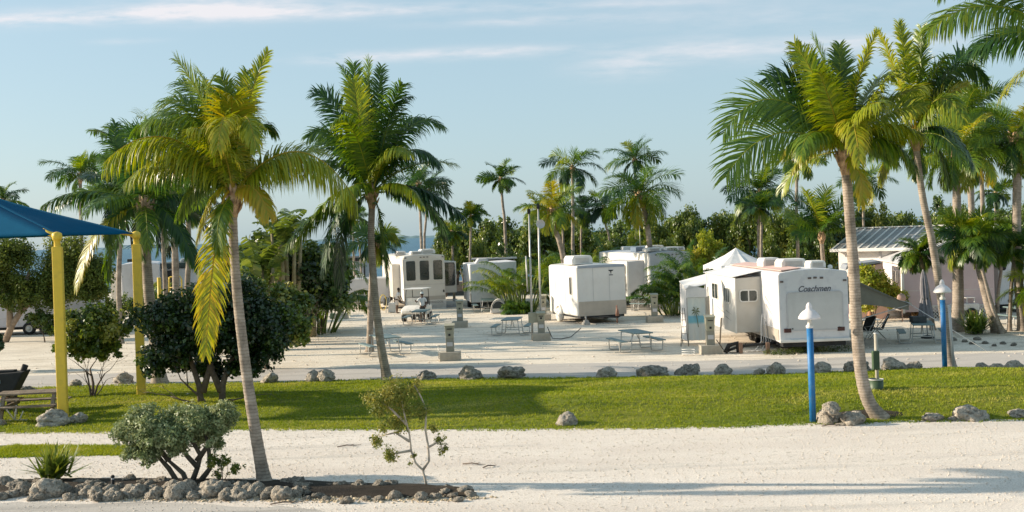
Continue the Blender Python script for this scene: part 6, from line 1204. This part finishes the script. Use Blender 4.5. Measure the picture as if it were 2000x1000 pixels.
MB().lathe([(.14, 1.54), (.15, 1.58), (.14, 1.62)], 16, (-.057, 0, 0)).build("strap", M_dark, T); MB().lathe([(0, 0), (.26, 0), (.26, .06), (.05, .12), (0, .12)], 18).build("base", M_dark, T)
o = MB().box((0, 0, .12), (.55, .4, .24)).build("storage_crate", M_dark, bevel=.02); o.location = P(1793, 628, G(1802, 668).y) ; o.location.z = .77; tag(o, "dark crate standing on the right hand picnic table", "crate")
# folding chairs under the awning
def fchair(label, px, py, rz):
    g = G(px, py); T = thing("folding_chair", (g.x, g.y, 0), label, "chair", rz, "dark folding chairs under the awning"); 
    MB().prism([(-.26, -.25, .42), (.26, -.25, .42), (.26, .22, .38), (-.26, .22, .38)], (0, 0, .02)).build("seat", M_dark, T); MB().prism([(-.26, .22, .42), (.26, .22, .42), (.26, .50, 1.0), (-.26, .50, 1.0)], (0, .02, 0)).build("backrest", M_dark, T)
    for s in (-.27, .27): MB().tube([(s, -.3, 0), (s, .45, .95)], .015, 6).build("leg", M_alu, T); MB().tube([(s, .35, 0), (s, -.2, .62), (s, .3, .64)], .015, 6).build("leg", M_alu, T)
    return T
fchair("folding chair nearer the leaning trunk under the dark awning", 1686, 668, radians(-60)); fchair("folding chair farther out under the tip of the dark awning", 1712, 662, radians(-100))
g = G(1690, 640); o = MB().box((0, 0, .36), (1.2, .6, .05)).tube([(-.5, -.2, 0), (-.5, -.2, .36)], .02, 6).tube([(.5, -.2, 0), (.5, -.2, .36)], .02, 6).tube([(.5, .2, 0), (.5, .2, .36)], .02, 6).tube([(-.5, .2, 0), (-.5, .2, .36)], .02, 6).build("low_table", M_lat); o.location = g; tag(o, "low white table under the dark awning", "table")
for px, py, c_, lab in ((1678, 628, (.5, .3, .12), "tan potted thing under the awning"), (1700, 622, (.35, .16, .08), "reddish bag under the awning")):
    o = MB().lathe([(0, 0), (.17, 0), (.2, .3), (.12, .36), (.1, .5), (0, .55)], 12).build("storage_bag", mat("bag%d" % px, c_, .8, .2, 6)); o.location = G(px, py + 8); tag(o, lab, "bag")
# white cart and chair by the mobile home
g = G(1884, 622); T = thing("garden_cart", (g.x, g.y, 0), "white garden cart with a tan wheel before the pink mobile home", "cart"); MB().box((0, 0, .55), (1.2, .6, .30)).build("tray", M_lat, T, bevel=.02); wheel(T, (.22, -.34, .26), .26, .08, axis='y', rim=mat("tan_rim", (.5, .28, .1), .6, .1, 5)); MB().tube([(-.55, -.25, .5), (-.75, -.25, .05)], .025, 6).build("leg", M_alu, T)
T = thing("plastic_chair", (g.x + .25, g.y, .70), "white plastic garden chair standing on the white garden cart", "chair")
MB().box((0, 0, .28), (.42, .4, .03)).build("seat", M_lat, T, bevel=.01); mb = MB(); mb.prism([(-.2, .2, .3), (.2, .2, .3), (.23, .30, .72), (-.15, .30, .72)], (0, .02, 0)); mb.build("backrest", M_lat, T)
for x in (-.18, .18):
    for y in (-.17, .17): MB().box((x, y, .13), (.04, .04, .27)).build("leg", M_lat, T)
# kettle tent / dog shelter by the grey trailer
g = G(974, 612); T = thing("dog_shelter", (g.x, g.y, 0), "small white domed shelter with a dark open mouth by the grey box trailer", "shelter")
mb = MB(); mb.prism([(.5 * cos(a), 0, .02 + .82 * sin(a)) for a in [pi * k / 14 for k in range(15)]], (0, .9, 0)); mb.build("shell", M_canvas, T, bevel=.05)
mb = MB(); mb.prism([(.36 * cos(a), -.02, .30 + .42 * sin(a)) for a in [pi * k / 14 for k in range(15)]], (0, .012, 0)); mb.build("opening", M_dark, T)
mb = MB(); mb.tube([(.44 * cos(a), -.03, .20 + .62 * sin(a)) for a in [pi * k / 14 for k in range(15)]], .035, 6); mb.build("hoop", M_trim, T)

# ---- golf cart
g = G(802, 629); T = thing("golf_cart", (g.x, g.y, 0), "white golf cart facing the camera in front of the tall cream camper", "golf cart", radians(-14))
mb = MB(); prof = [(-.02, .48), (-.02, .62), (.06, .74), (.35, .86), (.62, .92), (.62, .40), (.1, .38)]
secs = []
for x, k in ((-.58, .80), (-.50, .95), (-.25, 1.0), (.25, 1.0), (.50, .95), (.58, .80)): secs.append([(x, .30 + (y - .30) * (1 if k == 1 else k), .38 + (z - .38) * k) for y, z in prof])
V = [p for s_ in secs for p in s_]; n_ = len(prof); fs = [(i * n_ + j, i * n_ + (j + 1) % n_, (i + 1) * n_ + (j + 1) % n_, (i + 1) * n_ + j) for i in range(5) for j in range(n_)] + [tuple(range(n_)), tuple(range(5 * n_, 6 * n_))]
mb.add(V, fs); mb.build("front_cowl", M_white, T, bevel=.03)
MB().box((0, .12, .36), (.98, .2, .14)).build("bumper", M_dark, T, bevel=.03)
for x in (-.4, .4): MB().lathe([(0, -.02), (.05, -.015), (.06, .02)], 12, (x, .03, .60), axis='y').build("headlight", M_lgrey, T)
MB().box((0, -.022, .62), (.07, .02, .04)).build("emblem", M_dark, T)
MB().box((0, 1.3, .38), (1.05, 1.6, .12)).box((0, 1.75, .62), (1.15, .85, .42)).build("body", M_white, T, bevel=.04)
MB().box((0, 1.45, .80), (1.0, .5, .12)).build("seat", M_dark, T, bevel=.04); MB().box((0, 1.78, 1.10), (1.0, .12, .42)).build("backrest", M_dark, T, bevel=.04)
for x in (-.50, .50): MB().tube([(x, .55, .9), (x * .94, .78, 1.78)], .022, 6).build("roof_post", M_under, T); MB().tube([(x, 1.95, .8), (x * .96, 1.85, 1.78)], .022, 6).build("roof_post", M_under, T)
MB().box((0, 1.32, 1.81), (1.22, 1.5, .05)).build("roof", M_white, T, bevel=.02)
gm = bpy.data.materials.new("clear_screen"); gm.use_nodes = True; gb = gm.node_tree.nodes["Principled BSDF"]; gb.inputs['Base Color'].default_value = (.85, .85, .8, 1); gb.inputs['Roughness'].default_value = .1; gb.inputs['Alpha'].default_value = .35; MATS['clear_screen'] = gm
MB().prism([(-.48, .55, .9), (.48, .55, .9), (.46, .66, 1.32), (-.46, .66, 1.32)], (0, .01, 0)).build("windshield", gm, T)
sw = MB(); sw.tube([(.22 + .16 * cos(a), .95 + .03 * sin(a), 1.08 + .15 * sin(a)) for a in [2 * pi * k / 16 for k in range(17)]], .014, 6); sw.tube([(.22, .8, .8), (.22, .95, 1.08)], .018, 6); sw.build("steering_wheel", M_under, T)
for x in (-.50, .50): wheel(T, (x, .38, .235), .235, .2); wheel(T, (x, 1.95, .235), .235, .2)
# ---- people
def person(label, loc, rz, pose, shirt, shorts, skin=(.28, .16, .10), hair=(.02, .015, .012), cap=None):
    T = thing("person", loc, label, "person", rz)
    def skinned(name, verts, edges, m, root=0, sub=2, parent=T):
        me = bpy.data.meshes.new(name); me.from_pydata([v[:3] for v in verts], edges, []); me.update(); me.materials.append(m)
        o = bpy.data.objects.new(name, me); COL.objects.link(o); o.parent = parent; sk_ = o.modifiers.new("skin", 'SKIN'); sk_.use_smooth_shade = True
        for i, v in enumerate(verts): me.skin_vertices[0].data[i].radius = (v[3], v[4] if len(v) > 4 else v[3])
        me.skin_vertices[0].data[root].use_root = True; s2 = o.modifiers.new("sub", 'SUBSURF'); s2.levels = sub; s2.render_levels = sub; return o
    ms = mat("skin%s" % label[:8], skin, .55, .06, 8)
    l = pose
    V = [(0, 0, .95, .13, .10), (0, 0, 1.15, .12, .09), (0, l['lean'] * .5, 1.32, .15, .10), (0, l['lean'], 1.46, .08, .07), (0, l['lean'], 1.53, .05, .055)]; E = [(0, 1), (1, 2), (2, 3), (3, 4)]
    V += [(0, l['lean'] - .01, 1.60, .07, .085), (0, l['lean'] - .015, 1.68, .078, .095), (0, l['lean'] - .01, 1.76, .05, .06)]; E += [(4, 5), (5, 6), (6, 7)]
    for s, arm in ((-1, l['left']), (1, l['right'])):
        b = len(V); V += [(s * .18, l['lean'] * .9, 1.42, .055), (*arm[0], .040), (*arm[1], .028), (arm[1][0], arm[1][1], arm[1][2] - .06, .032, .018)]; E += [(3, b), (b, b + 1), (b + 1, b + 2), (b + 2, b + 3)]
        for q in range(4): V.append((arm[1][0] + (q - 1.5) * .02, arm[1][1] - .01, arm[1][2] - .14 + .01 * abs(q - 1.4), .009)); E.append((b + 3, len(V) - 1))
        V.append((arm[1][0] - s * .045, arm[1][1] - .02, arm[1][2] - .08, .010)); E.append((b + 2, len(V) - 1))
    for s in (-1, 1):
        b = len(V); V += [(s * .09, 0, .88, .085), (s * .10, -.01, .50, .055), (s * .10, .02, .28, .05), (s * .10, .03, .08, .035), (s * .11, -.06, .04, .04, .03), (s * .11, -.14, .03, .03, .02)]; E += [(0, b), (b, b + 1), (b + 1, b + 2), (b + 2, b + 3), (b + 3, b + 4), (b + 4, b + 5)]
    body = skinned("body", V, E, ms)
    m1 = mat("shirt%s" % label[:8], shirt, .85, .05, 6); vs = [(0, 0, .93, .155, .125), (0, 0, 1.15, .15, .115), (0, l['lean'] * .5, 1.32, .175, .125), (0, l['lean'], 1.455, .09, .085)]; es = [(0, 1), (1, 2), (2, 3)]
    for s, arm in ((-1, l['left']), (1, l['right'])):
        b = len(vs); e = Vector((s * .18, l['lean'] * .9, 1.42)).lerp(Vector(arm[0]), .75); vs += [(s * .185, l['lean'] * .9, 1.42, .072), (e.x, e.y, e.z, .06)]; es += [(3, b), (b, b + 1)]
    skinned("shirt", vs, es, m1)
    m2 = mat("shorts%s" % label[:8], shorts, .85, .1, 6); vs = [(0, 0, .97, .15, .12)]; es = []
    for s in (-1, 1): b = len(vs); vs += [(s * .09, 0, .86, .10), (s * .105, -.005, .56, .082)]; es += [(0, b), (b, b + 1)]
    skinned("shorts", vs, es, m2)
    hy = l['lean'] - .012; hm = MB(); hm.lathe([(0.0, .125), (.05, .115), (.085, .075), (.10, .02), (.098, -.03), (.085, -.08)], 14, (0, hy + .018, 1.71)); hm.build("hair", mat("hair%s" % label[:8], hair, .7, .3, 20), T)
    f = MB(); f.lathe([(0, .018), (.014, .01), (.018, 0)], 8, (0, hy - .105, 1.66), axis='y'); f.build("nose", ms, T)
    f = MB(); f.box((0, hy - .094, 1.625), (.045, .01, .008)); f.build("mouth", mat("lips", (.25, .10, .08), .6, .1, 5), T)
    for s in (-1, 1): MB().lathe([(0, -.012), (.010, -.006), (.010, .006), (0, .012)], 8, (s * .032, hy - .090, 1.685), axis='y').build("eye", M_black, T); MB().lathe([(0, -.01), (.022, -.005), (.022, .008), (0, .012)], 8, (s * .088, hy + .01, 1.675), axis='x').build("ear", ms, T)
    if cap: cm = MB(); cm.lathe([(.107, 0), (.105, .04), (.08, .085), (.04, .105), (0, .11)], 16, (0, hy + .008, 1.735)); cm.box((0, hy - .15, 1.74), (.13, .12, .012)); cm.build("cap", mat("cap%s" % label[:8], cap, .8, .1, 6), T)
    return T
g = G(826, 630); person("person in white top, dark shorts and pale cap standing right of the golf cart", (g.x, g.y, 0), radians(10), dict(lean=.0, left=((-.34, -.08, 1.22), (-.42, -.18, 1.40)), right=((.27, -.02, 1.15), (.16, -.22, 1.05))), (.72, .70, .68), (.02, .02, .025), (.12, .07, .05), cap=(.45, .50, .50))
bpy.data.objects["person"].scale = (.93, .93, .93)
g = G(776, 612); person("bareheaded person in loose white clothes bending beside the golf cart's left", (g.x, g.y, 0), radians(75), dict(lean=-.16, left=((-.24, -.22, 1.16), (-.18, -.36, .95)), right=((.24, -.22, 1.16), (.18, -.36, .95))), (.75, .70, .66), (.70, .62, .56), (.15, .09, .06))
bpy.data.objects["person.001"].scale = (.88, .88, .88)
o = MB().box((0, 0, .31), (.42, .42, .60)).build("white_bin", M_lat, bevel=.03); o.location = G(766, 610); tag(o, "plain white square bin beside the person in loose white", "bin")
for k, x in enumerate((754, 758)): o = MB().tube([(0, 0, 0), (.1, .1, .95)], .02, 6).build("leaning_pole", M_lat); o.location = G(x, 611); tag(o, ["thin white pole leaning left of the white bin", "thin white pole leaning against the white bin"][k], "pole")
g = G(749, 607); T = thing("bicycle_rack", (g.x, g.y, 0), "yellow tubular frame with a dark load left of the white bin", "rack"); mb = MB(); mb.tube([(.22 * cos(a), 0, .55 + .50 * sin(a)) for a in [2 * pi * k / 20 for k in range(21)]], .025, 6); mb.build("hoop", M_yellow, T); MB().lathe([(0, 0), (.2, .05), (.22, .5), (0, .6)], 12, (.18, .2, .3)).build("load", M_dark, T)

# ---- yellow rail, bollards, car at left
g = P(344, 620, 66); T = thing("hand_rail", (g.x, g.y, 0), "yellow tubular hand rail seen above the dark bush", "rail"); mb = MB(); pts = [(-.35, 0, 0), (-.35, 0, 2.75), (-.28, 0, 2.92), (.33, 0, 2.92), (.40, 0, 2.75), (.40, 0, 0)]; mb.tube(pts, .04, 8); mb.tube([(-.35, 0, 2.3), (.40, 0, 2.3)], .035, 8); mb.tube([(-.35, 0, 1.5), (.40, 0, 1.5)], .035, 8); mb.build("rail", M_yellow, T)
for px, ht, lab in ((313, 2.9, "yellow steel post left of the yellow hand rail"), (333, 2.9, "thin yellow steel post touching the grey palm trunk")):
    g = P(px, 620, 66.5); o = MB().tube([(0, 0, 0), (0, 0, ht)], .11 if px < 320 else .05, 12).build("steel_post", M_yellow); o.location = (g.x, g.y, 0); tag(o, lab, "post")
g = P(302, 620, 64); T = thing("parked_car", (g.x, g.y, 0), "dark parked car mostly hidden behind the dark bush near the far yellow post", "car", radians(8))
mb = MB(); mb.prism([(-.85, 0, .35), (-.88, 0, .95), (-.8, 0, 1.05), (.8, 0, 1.05), (.88, 0, .95), (.85, 0, .35)], (0, 4.3, 0)); mb.build("body", mat("dark_teal_car", (.03, .05, .06), .25, .1, 3, coat=.8), T, bevel=.08, seg=3)
mb = MB(); mb.add([(-.76, .9, 1.05), (.76, .9, 1.05), (.62, 1.6, 1.62), (-.62, 1.6, 1.62), (-.62, 3.0, 1.62), (.62, 3.0, 1.62), (.76, 3.9, 1.05), (-.76, 3.9, 1.05)], [(0, 1, 2, 3), (3, 2, 5, 4), (4, 5, 6, 7), (0, 3, 4, 7), (1, 6, 5, 2)]); mb.build("cabin", M_glass, T, bevel=.04)
for x in (-.8, .8):
    for y in (.85, 3.4): wheel(T, (x, y, .33), .33, .2)

# ---- blue shade canopy on yellow posts
A = G(124, 826); B = G(277, 779)
def post(label, g, ytop, wd, rz):
    T = thing("shade_post", (g.x, g.y, 0), label, "post", rz, "yellow posts carrying the blue shade"); s = F / g.y; Ht = (g - P(0, 0, 1)).z
    return T
zA = P(112, 481, A.y).z; zB = P(270, 477, B.y).z
ROOT = thing("shade_canopy", (A.x, A.y, 0), "blue fabric shade canopy on yellow square posts at the left edge", "shade canopy")
ab = Vector((B.x - A.x, B.y - A.y, 0)); ax = ab.normalized(); pp = Vector((-ax.y, ax.x, 0)); span = 8.0
def post_part(p, zt, wd=.26):
    MB().box((p.x, p.y, zt / 2), (wd, wd, zt), rz=math.atan2(ax.y, ax.x) + .35).build("post", M_yellow, ROOT, bevel=.03)
    MB().lathe([(.09, zt), (.09, zt + .16), (.12, zt + .18)], 12, (p.x, p.y, 0)).build("collar", M_yellow, ROOT); MB().box((p.x, p.y, .03), (.5, .5, .06)).build("base_plate", M_conc, ROOT)
P0 = Vector((0, 0, 0)); P1 = ab.copy(); P2 = ab + pp * span; P3 = pp * span
zt = (zA + zB) / 2
for p in (P0, P1, P2, P3): post_part(p, zt)
ze = zt + .33; apex = (P0 + P2) / 2; apex.z = ze + 1.45
cor = []
for p in (P0, P1, P2, P3): q = p.copy(); q.z = ze; cor.append(q)
M_cb = mat("blue_shade_cloth", (.002, .075, .15), .9, .06, 3, .1, 60, spec=.06)
def face_patch(a, b, c, nn=14, sag=.22):   # a,b eave corners, c apex
    V = []; idx = {}
    for i in range(nn + 1):
        for j in range(nn + 1 - i):
            u, v = i / nn, j / nn; wv = 1 - u - v; q = a * wv + b * u + c * v
            mid = (a + b) / 2; inw = (Vector((apex.x, apex.y, 0)) - Vector((mid.x, mid.y, 0))).normalized()
            e = 4 * wv * u; q = q + inw * (.35 * e * (1 - v) ** 3) + Vector((0, 0, -sag * (wv * u + u * v * .9 + v * wv * .9) * 2.2 * v if v > 0 else 0)); idx[(i, j)] = len(V); V.append(q)
    fs = []
    for i in range(nn):
        for j in range(nn - i):
            fs.append((idx[(i, j)], idx[(i + 1, j)], idx[(i, j + 1)]))
            if j < nn - i - 1: fs.append((idx[(i + 1, j)], idx[(i + 1, j + 1)], idx[(i, j + 1)]))
    mb = MB(); mb.add(V, fs, smooth=True); o = mb.build("canopy_panel", M_cb, ROOT); s_ = o.modifiers.new("s", 'SOLIDIFY'); s_.thickness = .01; return o
for k in range(4): face_patch(cor[k], cor[(k + 1) % 4], apex)
for k in range(4): MB().tube([cor[k] + Vector((0, 0, -.06)), cor[k].lerp(apex, .3) + Vector((0, 0, -.13))], [.075, .06], 8).build("rafter", M_yellow, ROOT); MB().tube([cor[k] + Vector((0, 0, -.03)), cor[k].lerp(apex, .15) + Vector((0, 0, -.08))], [.02, .06], 8, caps=True).build("rafter_end", M_yellow, ROOT)
for k in (0, 1): MB().lathe([(.05, -.18), (.12, -.14), (.14, -.05), (.13, .03), (.06, .07), (0, .08)], 12, cor[k]).build("knuckle", M_yellow, ROOT)
# ---- wooden picnic table and black smoker cooker under the shade
g = G(62, 818); T = thing("wooden_picnic_table", (g.x, g.y, 0), "dark weathered wooden picnic table in the shade at the left edge", "picnic table", radians(6))
mb = MB()
for k in range(5): mb.box((0, -.32 + .16 * k, .76), (1.75, .145, .045))
mb.build("table_top", M_wood, T, bevel=.006)
for s in (-1, 1):
    mb = MB()
    for k in range(2): mb.box((0, s * (.66 + .15 * k), .45), (1.75, .14, .04))
    mb.build("bench", M_wood, T, bevel=.006)
for x in (-.68, .68):
    for s in (-1, 1): MB().prism([(x, s * .26, .74), (x, s * .36, .74), (x, s * .72, 0), (x, s * .62, 0)], (.09, 0, 0)).build("leg", M_wood, T)
    MB().box((x + .10, 0, .41), (.05, 1.6, .10)).build("crossbar", M_wood, T); MB().box((x + .10, 0, .71), (.05, .76, .07)).build("crossbar", M_wood, T)
g = G(16, 806); T = thing("barbecue_smoker", (g.x, g.y, 0), "bulky black barbecue smoker with a sloping end behind the wooden table", "barbecue", radians(4))
mb = MB(); mb.prism([(-1.5, 0, .55), (-1.5, 0, 1.12), (.20, 0, 1.18), (.48, 0, 1.20), (.12, 0, .55)], (0, .7, 0)); mb.build("body", M_under, T, bevel=.05); MB().tube([(.34, .3, 1.12), (.44, .3, 1.36)], .09, 10).build("chimney", M_under, T); MB().lathe([(0, -.02), (.12, -.02), (.13, 0)], 16, (-.32, 0, .92), axis='y').build("gauge", mat("dial", (.16, .22, .28), .5, .1, 5), T)
MB().box((-.1, .3, 1.20), (.5, .3, .07)).build("lid_vent", M_under, T, bevel=.02)
for x in (-1.2, 0): MB().box((x, .35, .28), (.1, .6, .56)).build("leg", M_under, T)
g = G(28, 822); T = thing("sawhorse", (g.x, g.y, 0), "pale metal trestle with a tan board at the left edge", "trestle")
MB().box((-.15, 0, .62), (.75, .35, .05)).build("board", mat("tan_board", (.5, .36, .25), .8, .1, 5), T, bevel=.01); mb = MB(); mb.tube([(-.35, -.1, .6), (-.3, -.1, .03)], .02, 6); mb.tube([(-.30, -.1, .55), (.05, -.1, .03)], .02, 6); mb.tube([(.12, -.1, .45), (.06, -.1, .03)], .025, 6); mb.tube([(-.35, -.1, .03), (.42, -.1, .03)], .02, 6); mb.tube([(.2, -.1, .03), (.3, -.1, .28)], .02, 6); mb.build("legs", M_lat, T)
# ---- path light in the bed
g = G(221, 958); T = thing("path_light", (g.x, g.y, .02), "small black bollard light with a pale band in the foreground rock bed", "path light")
MB().lathe([(0, 0), (.035, 0), (.035, .20), (0, .20)], 14).build("stake", M_black, T); MB().lathe([(.03, .20), (.03, .235)], 14).build("lens", M_lgrey, T); MB().lathe([(.0, .235), (.038, .235), (.038, .27), (.02, .285), (0, .285)], 14).build("cap", M_black, T)
# ---- weather fence / clutter behind: little white boxes in the shrub belt
for px, py, Y, s, lab in [(1240, 480, 76, .5, "white rooftop box glimpsed left of the stout palm"), (1215, 492, 78, .4, "small white box glimpsed over the cargo trailer's right end")]:
    p = P(px, py, Y); o = MB().box((0, 0, 1.3), (1.6, 1.2, 2.6)).box((0, 0, 2.72), (1.8, 1.4, .22)).build("shed", M_white, bevel=.05); o.location = (p.x, p.y, 0); o.scale = (1, 1, p.z / 2.85); tag(o, lab, "shed")
p = P(965, 492, 80); T = thing("carport", (p.x, p.y, 0), "low grey carport roof glimpsed behind the grey box trailer", "carport")
MB().box((0, 0, 3.05), (3.2, 2.5, .10)).build("roof", M_lgrey, T)
for x in (-1.4, 1.4): MB().tube([(x, -1, 0), (x, -1, 3)], .05, 6).build("post", M_alu, T)
p = P(1840, 455, 72); T = thing("thatched_hut", (p.x, p.y, 0), "brown thatched hut roof showing between the palms over the pink mobile home", "hut")
mb = MB(); mb.lathe([(2.3, 2.6), (2.2, 2.75), (1.2, 3.5), (.3, 4.1), (0, 4.2)], 20); mb.build("roof", mat("thatch", (.22, .17, .11), .95, .3, 4, 1, 30), T)
for k in range(4): MB().tube([(1.6 * cos(k * pi / 2 + .7), 1.6 * sin(k * pi / 2 + .7), 0), (1.6 * cos(k * pi / 2 + .7), 1.6 * sin(k * pi / 2 + .7), 2.7)], .07, 8).build("post", M_wood, T)

# ---- odds and ends on the ground
for k, (px, py, ln, rz, lab) in enumerate([(682, 872, .55, .2, "bent dark twig on the gravel between the two left trunks"), (925, 908, .5, -.4, "dark forked stick on the gravel right of the young tree"), (958, 912, .35, .5, "short dry stick farther right of the young tree"),
                                     (1245, 612, .0, 0, ""), (980, 838, .0, 0, ""), (1625, 832, .5, .1, "dead stick in front of the boulder pile"), (560, 984, .6, .1, "dry palm leaf scrap on the lane before the bed")]):
    if not ln: continue
    g = G(px, py, .012); mb = MB(); mb.tube([(-ln / 2, 0, .01), (-ln * .1, .04, .03), (ln * .2, .0, .02), (ln / 2, .06, .012)], [.012, .014, .01, .004], 6); mb.tube([(0, .02, .025), (ln * .2, .13, .02)], [.009, .004], 5)
    o = mb.build("stick", M_bark); o.location = g; o.rotation_euler = (0, 0, rz); tag(o, lab, "stick")
for px, py, r, lab, m in [(1345, 694, .24, "coiled pale hose on the sand left of the tangled pedestal", M_lat), (866, 703, .16, "dark coil of cable at the foot of the nearest utility pedestal", M_black), (662, 626, .2, "pale coil on the sand before the small trailer's pedestal", M_lat)]:
    g = G(px, py); mb = MB()
    mb.tube([(r * (1 + .12 * sin(5 * a)) * cos(a), r * .9 * sin(a), .02 + .006 * k) for k, a in enumerate([2 * pi * q / 14 for q in range(43)]) for a in [a] if True][:43], .012, 5); o = mb.build("hose_coil", m); o.location = g; tag(o, lab, "hose")
for k, (px, py, pts, lab) in enumerate([(1400, 692, [(0, 0, .55), (.25, -.1, .15), (.6, .1, .02), (1.0, .5, .02), (1.3, .9, .3)], "dark power cord from the tangled pedestal to the big trailer"), (1070, 665, [(0, 0, .6), (.2, -.1, .1), (.6, .3, .02), (1.1, 1.2, .02), (1.6, 2.2, .3)], "dark cord from the masts' pedestal toward the cargo trailer")]):
    g = G(px, py); o = MB().tube(pts, .018, 6).build("power_cord", M_black); o.location = g; tag(o, lab, "cord")
for px, py, hgt, lab in [(1378, 690, 1.15, "grey pipe leaning left of the tangled pedestal"), (1405, 688, 1.3, "pointed wooden stake leaning right of the tangled pedestal"), (1395, 680, 1.95, "tall white pipe behind the tangled pedestal")]:
    g = G(px, py); o = MB().tube([(0, 0, 0), (.12 if px != 1395 else 0, 0, hgt)], .028, 7).build("pipe", M_lat if px == 1395 else M_wood); o.location = g; tag(o, lab, "pipe")
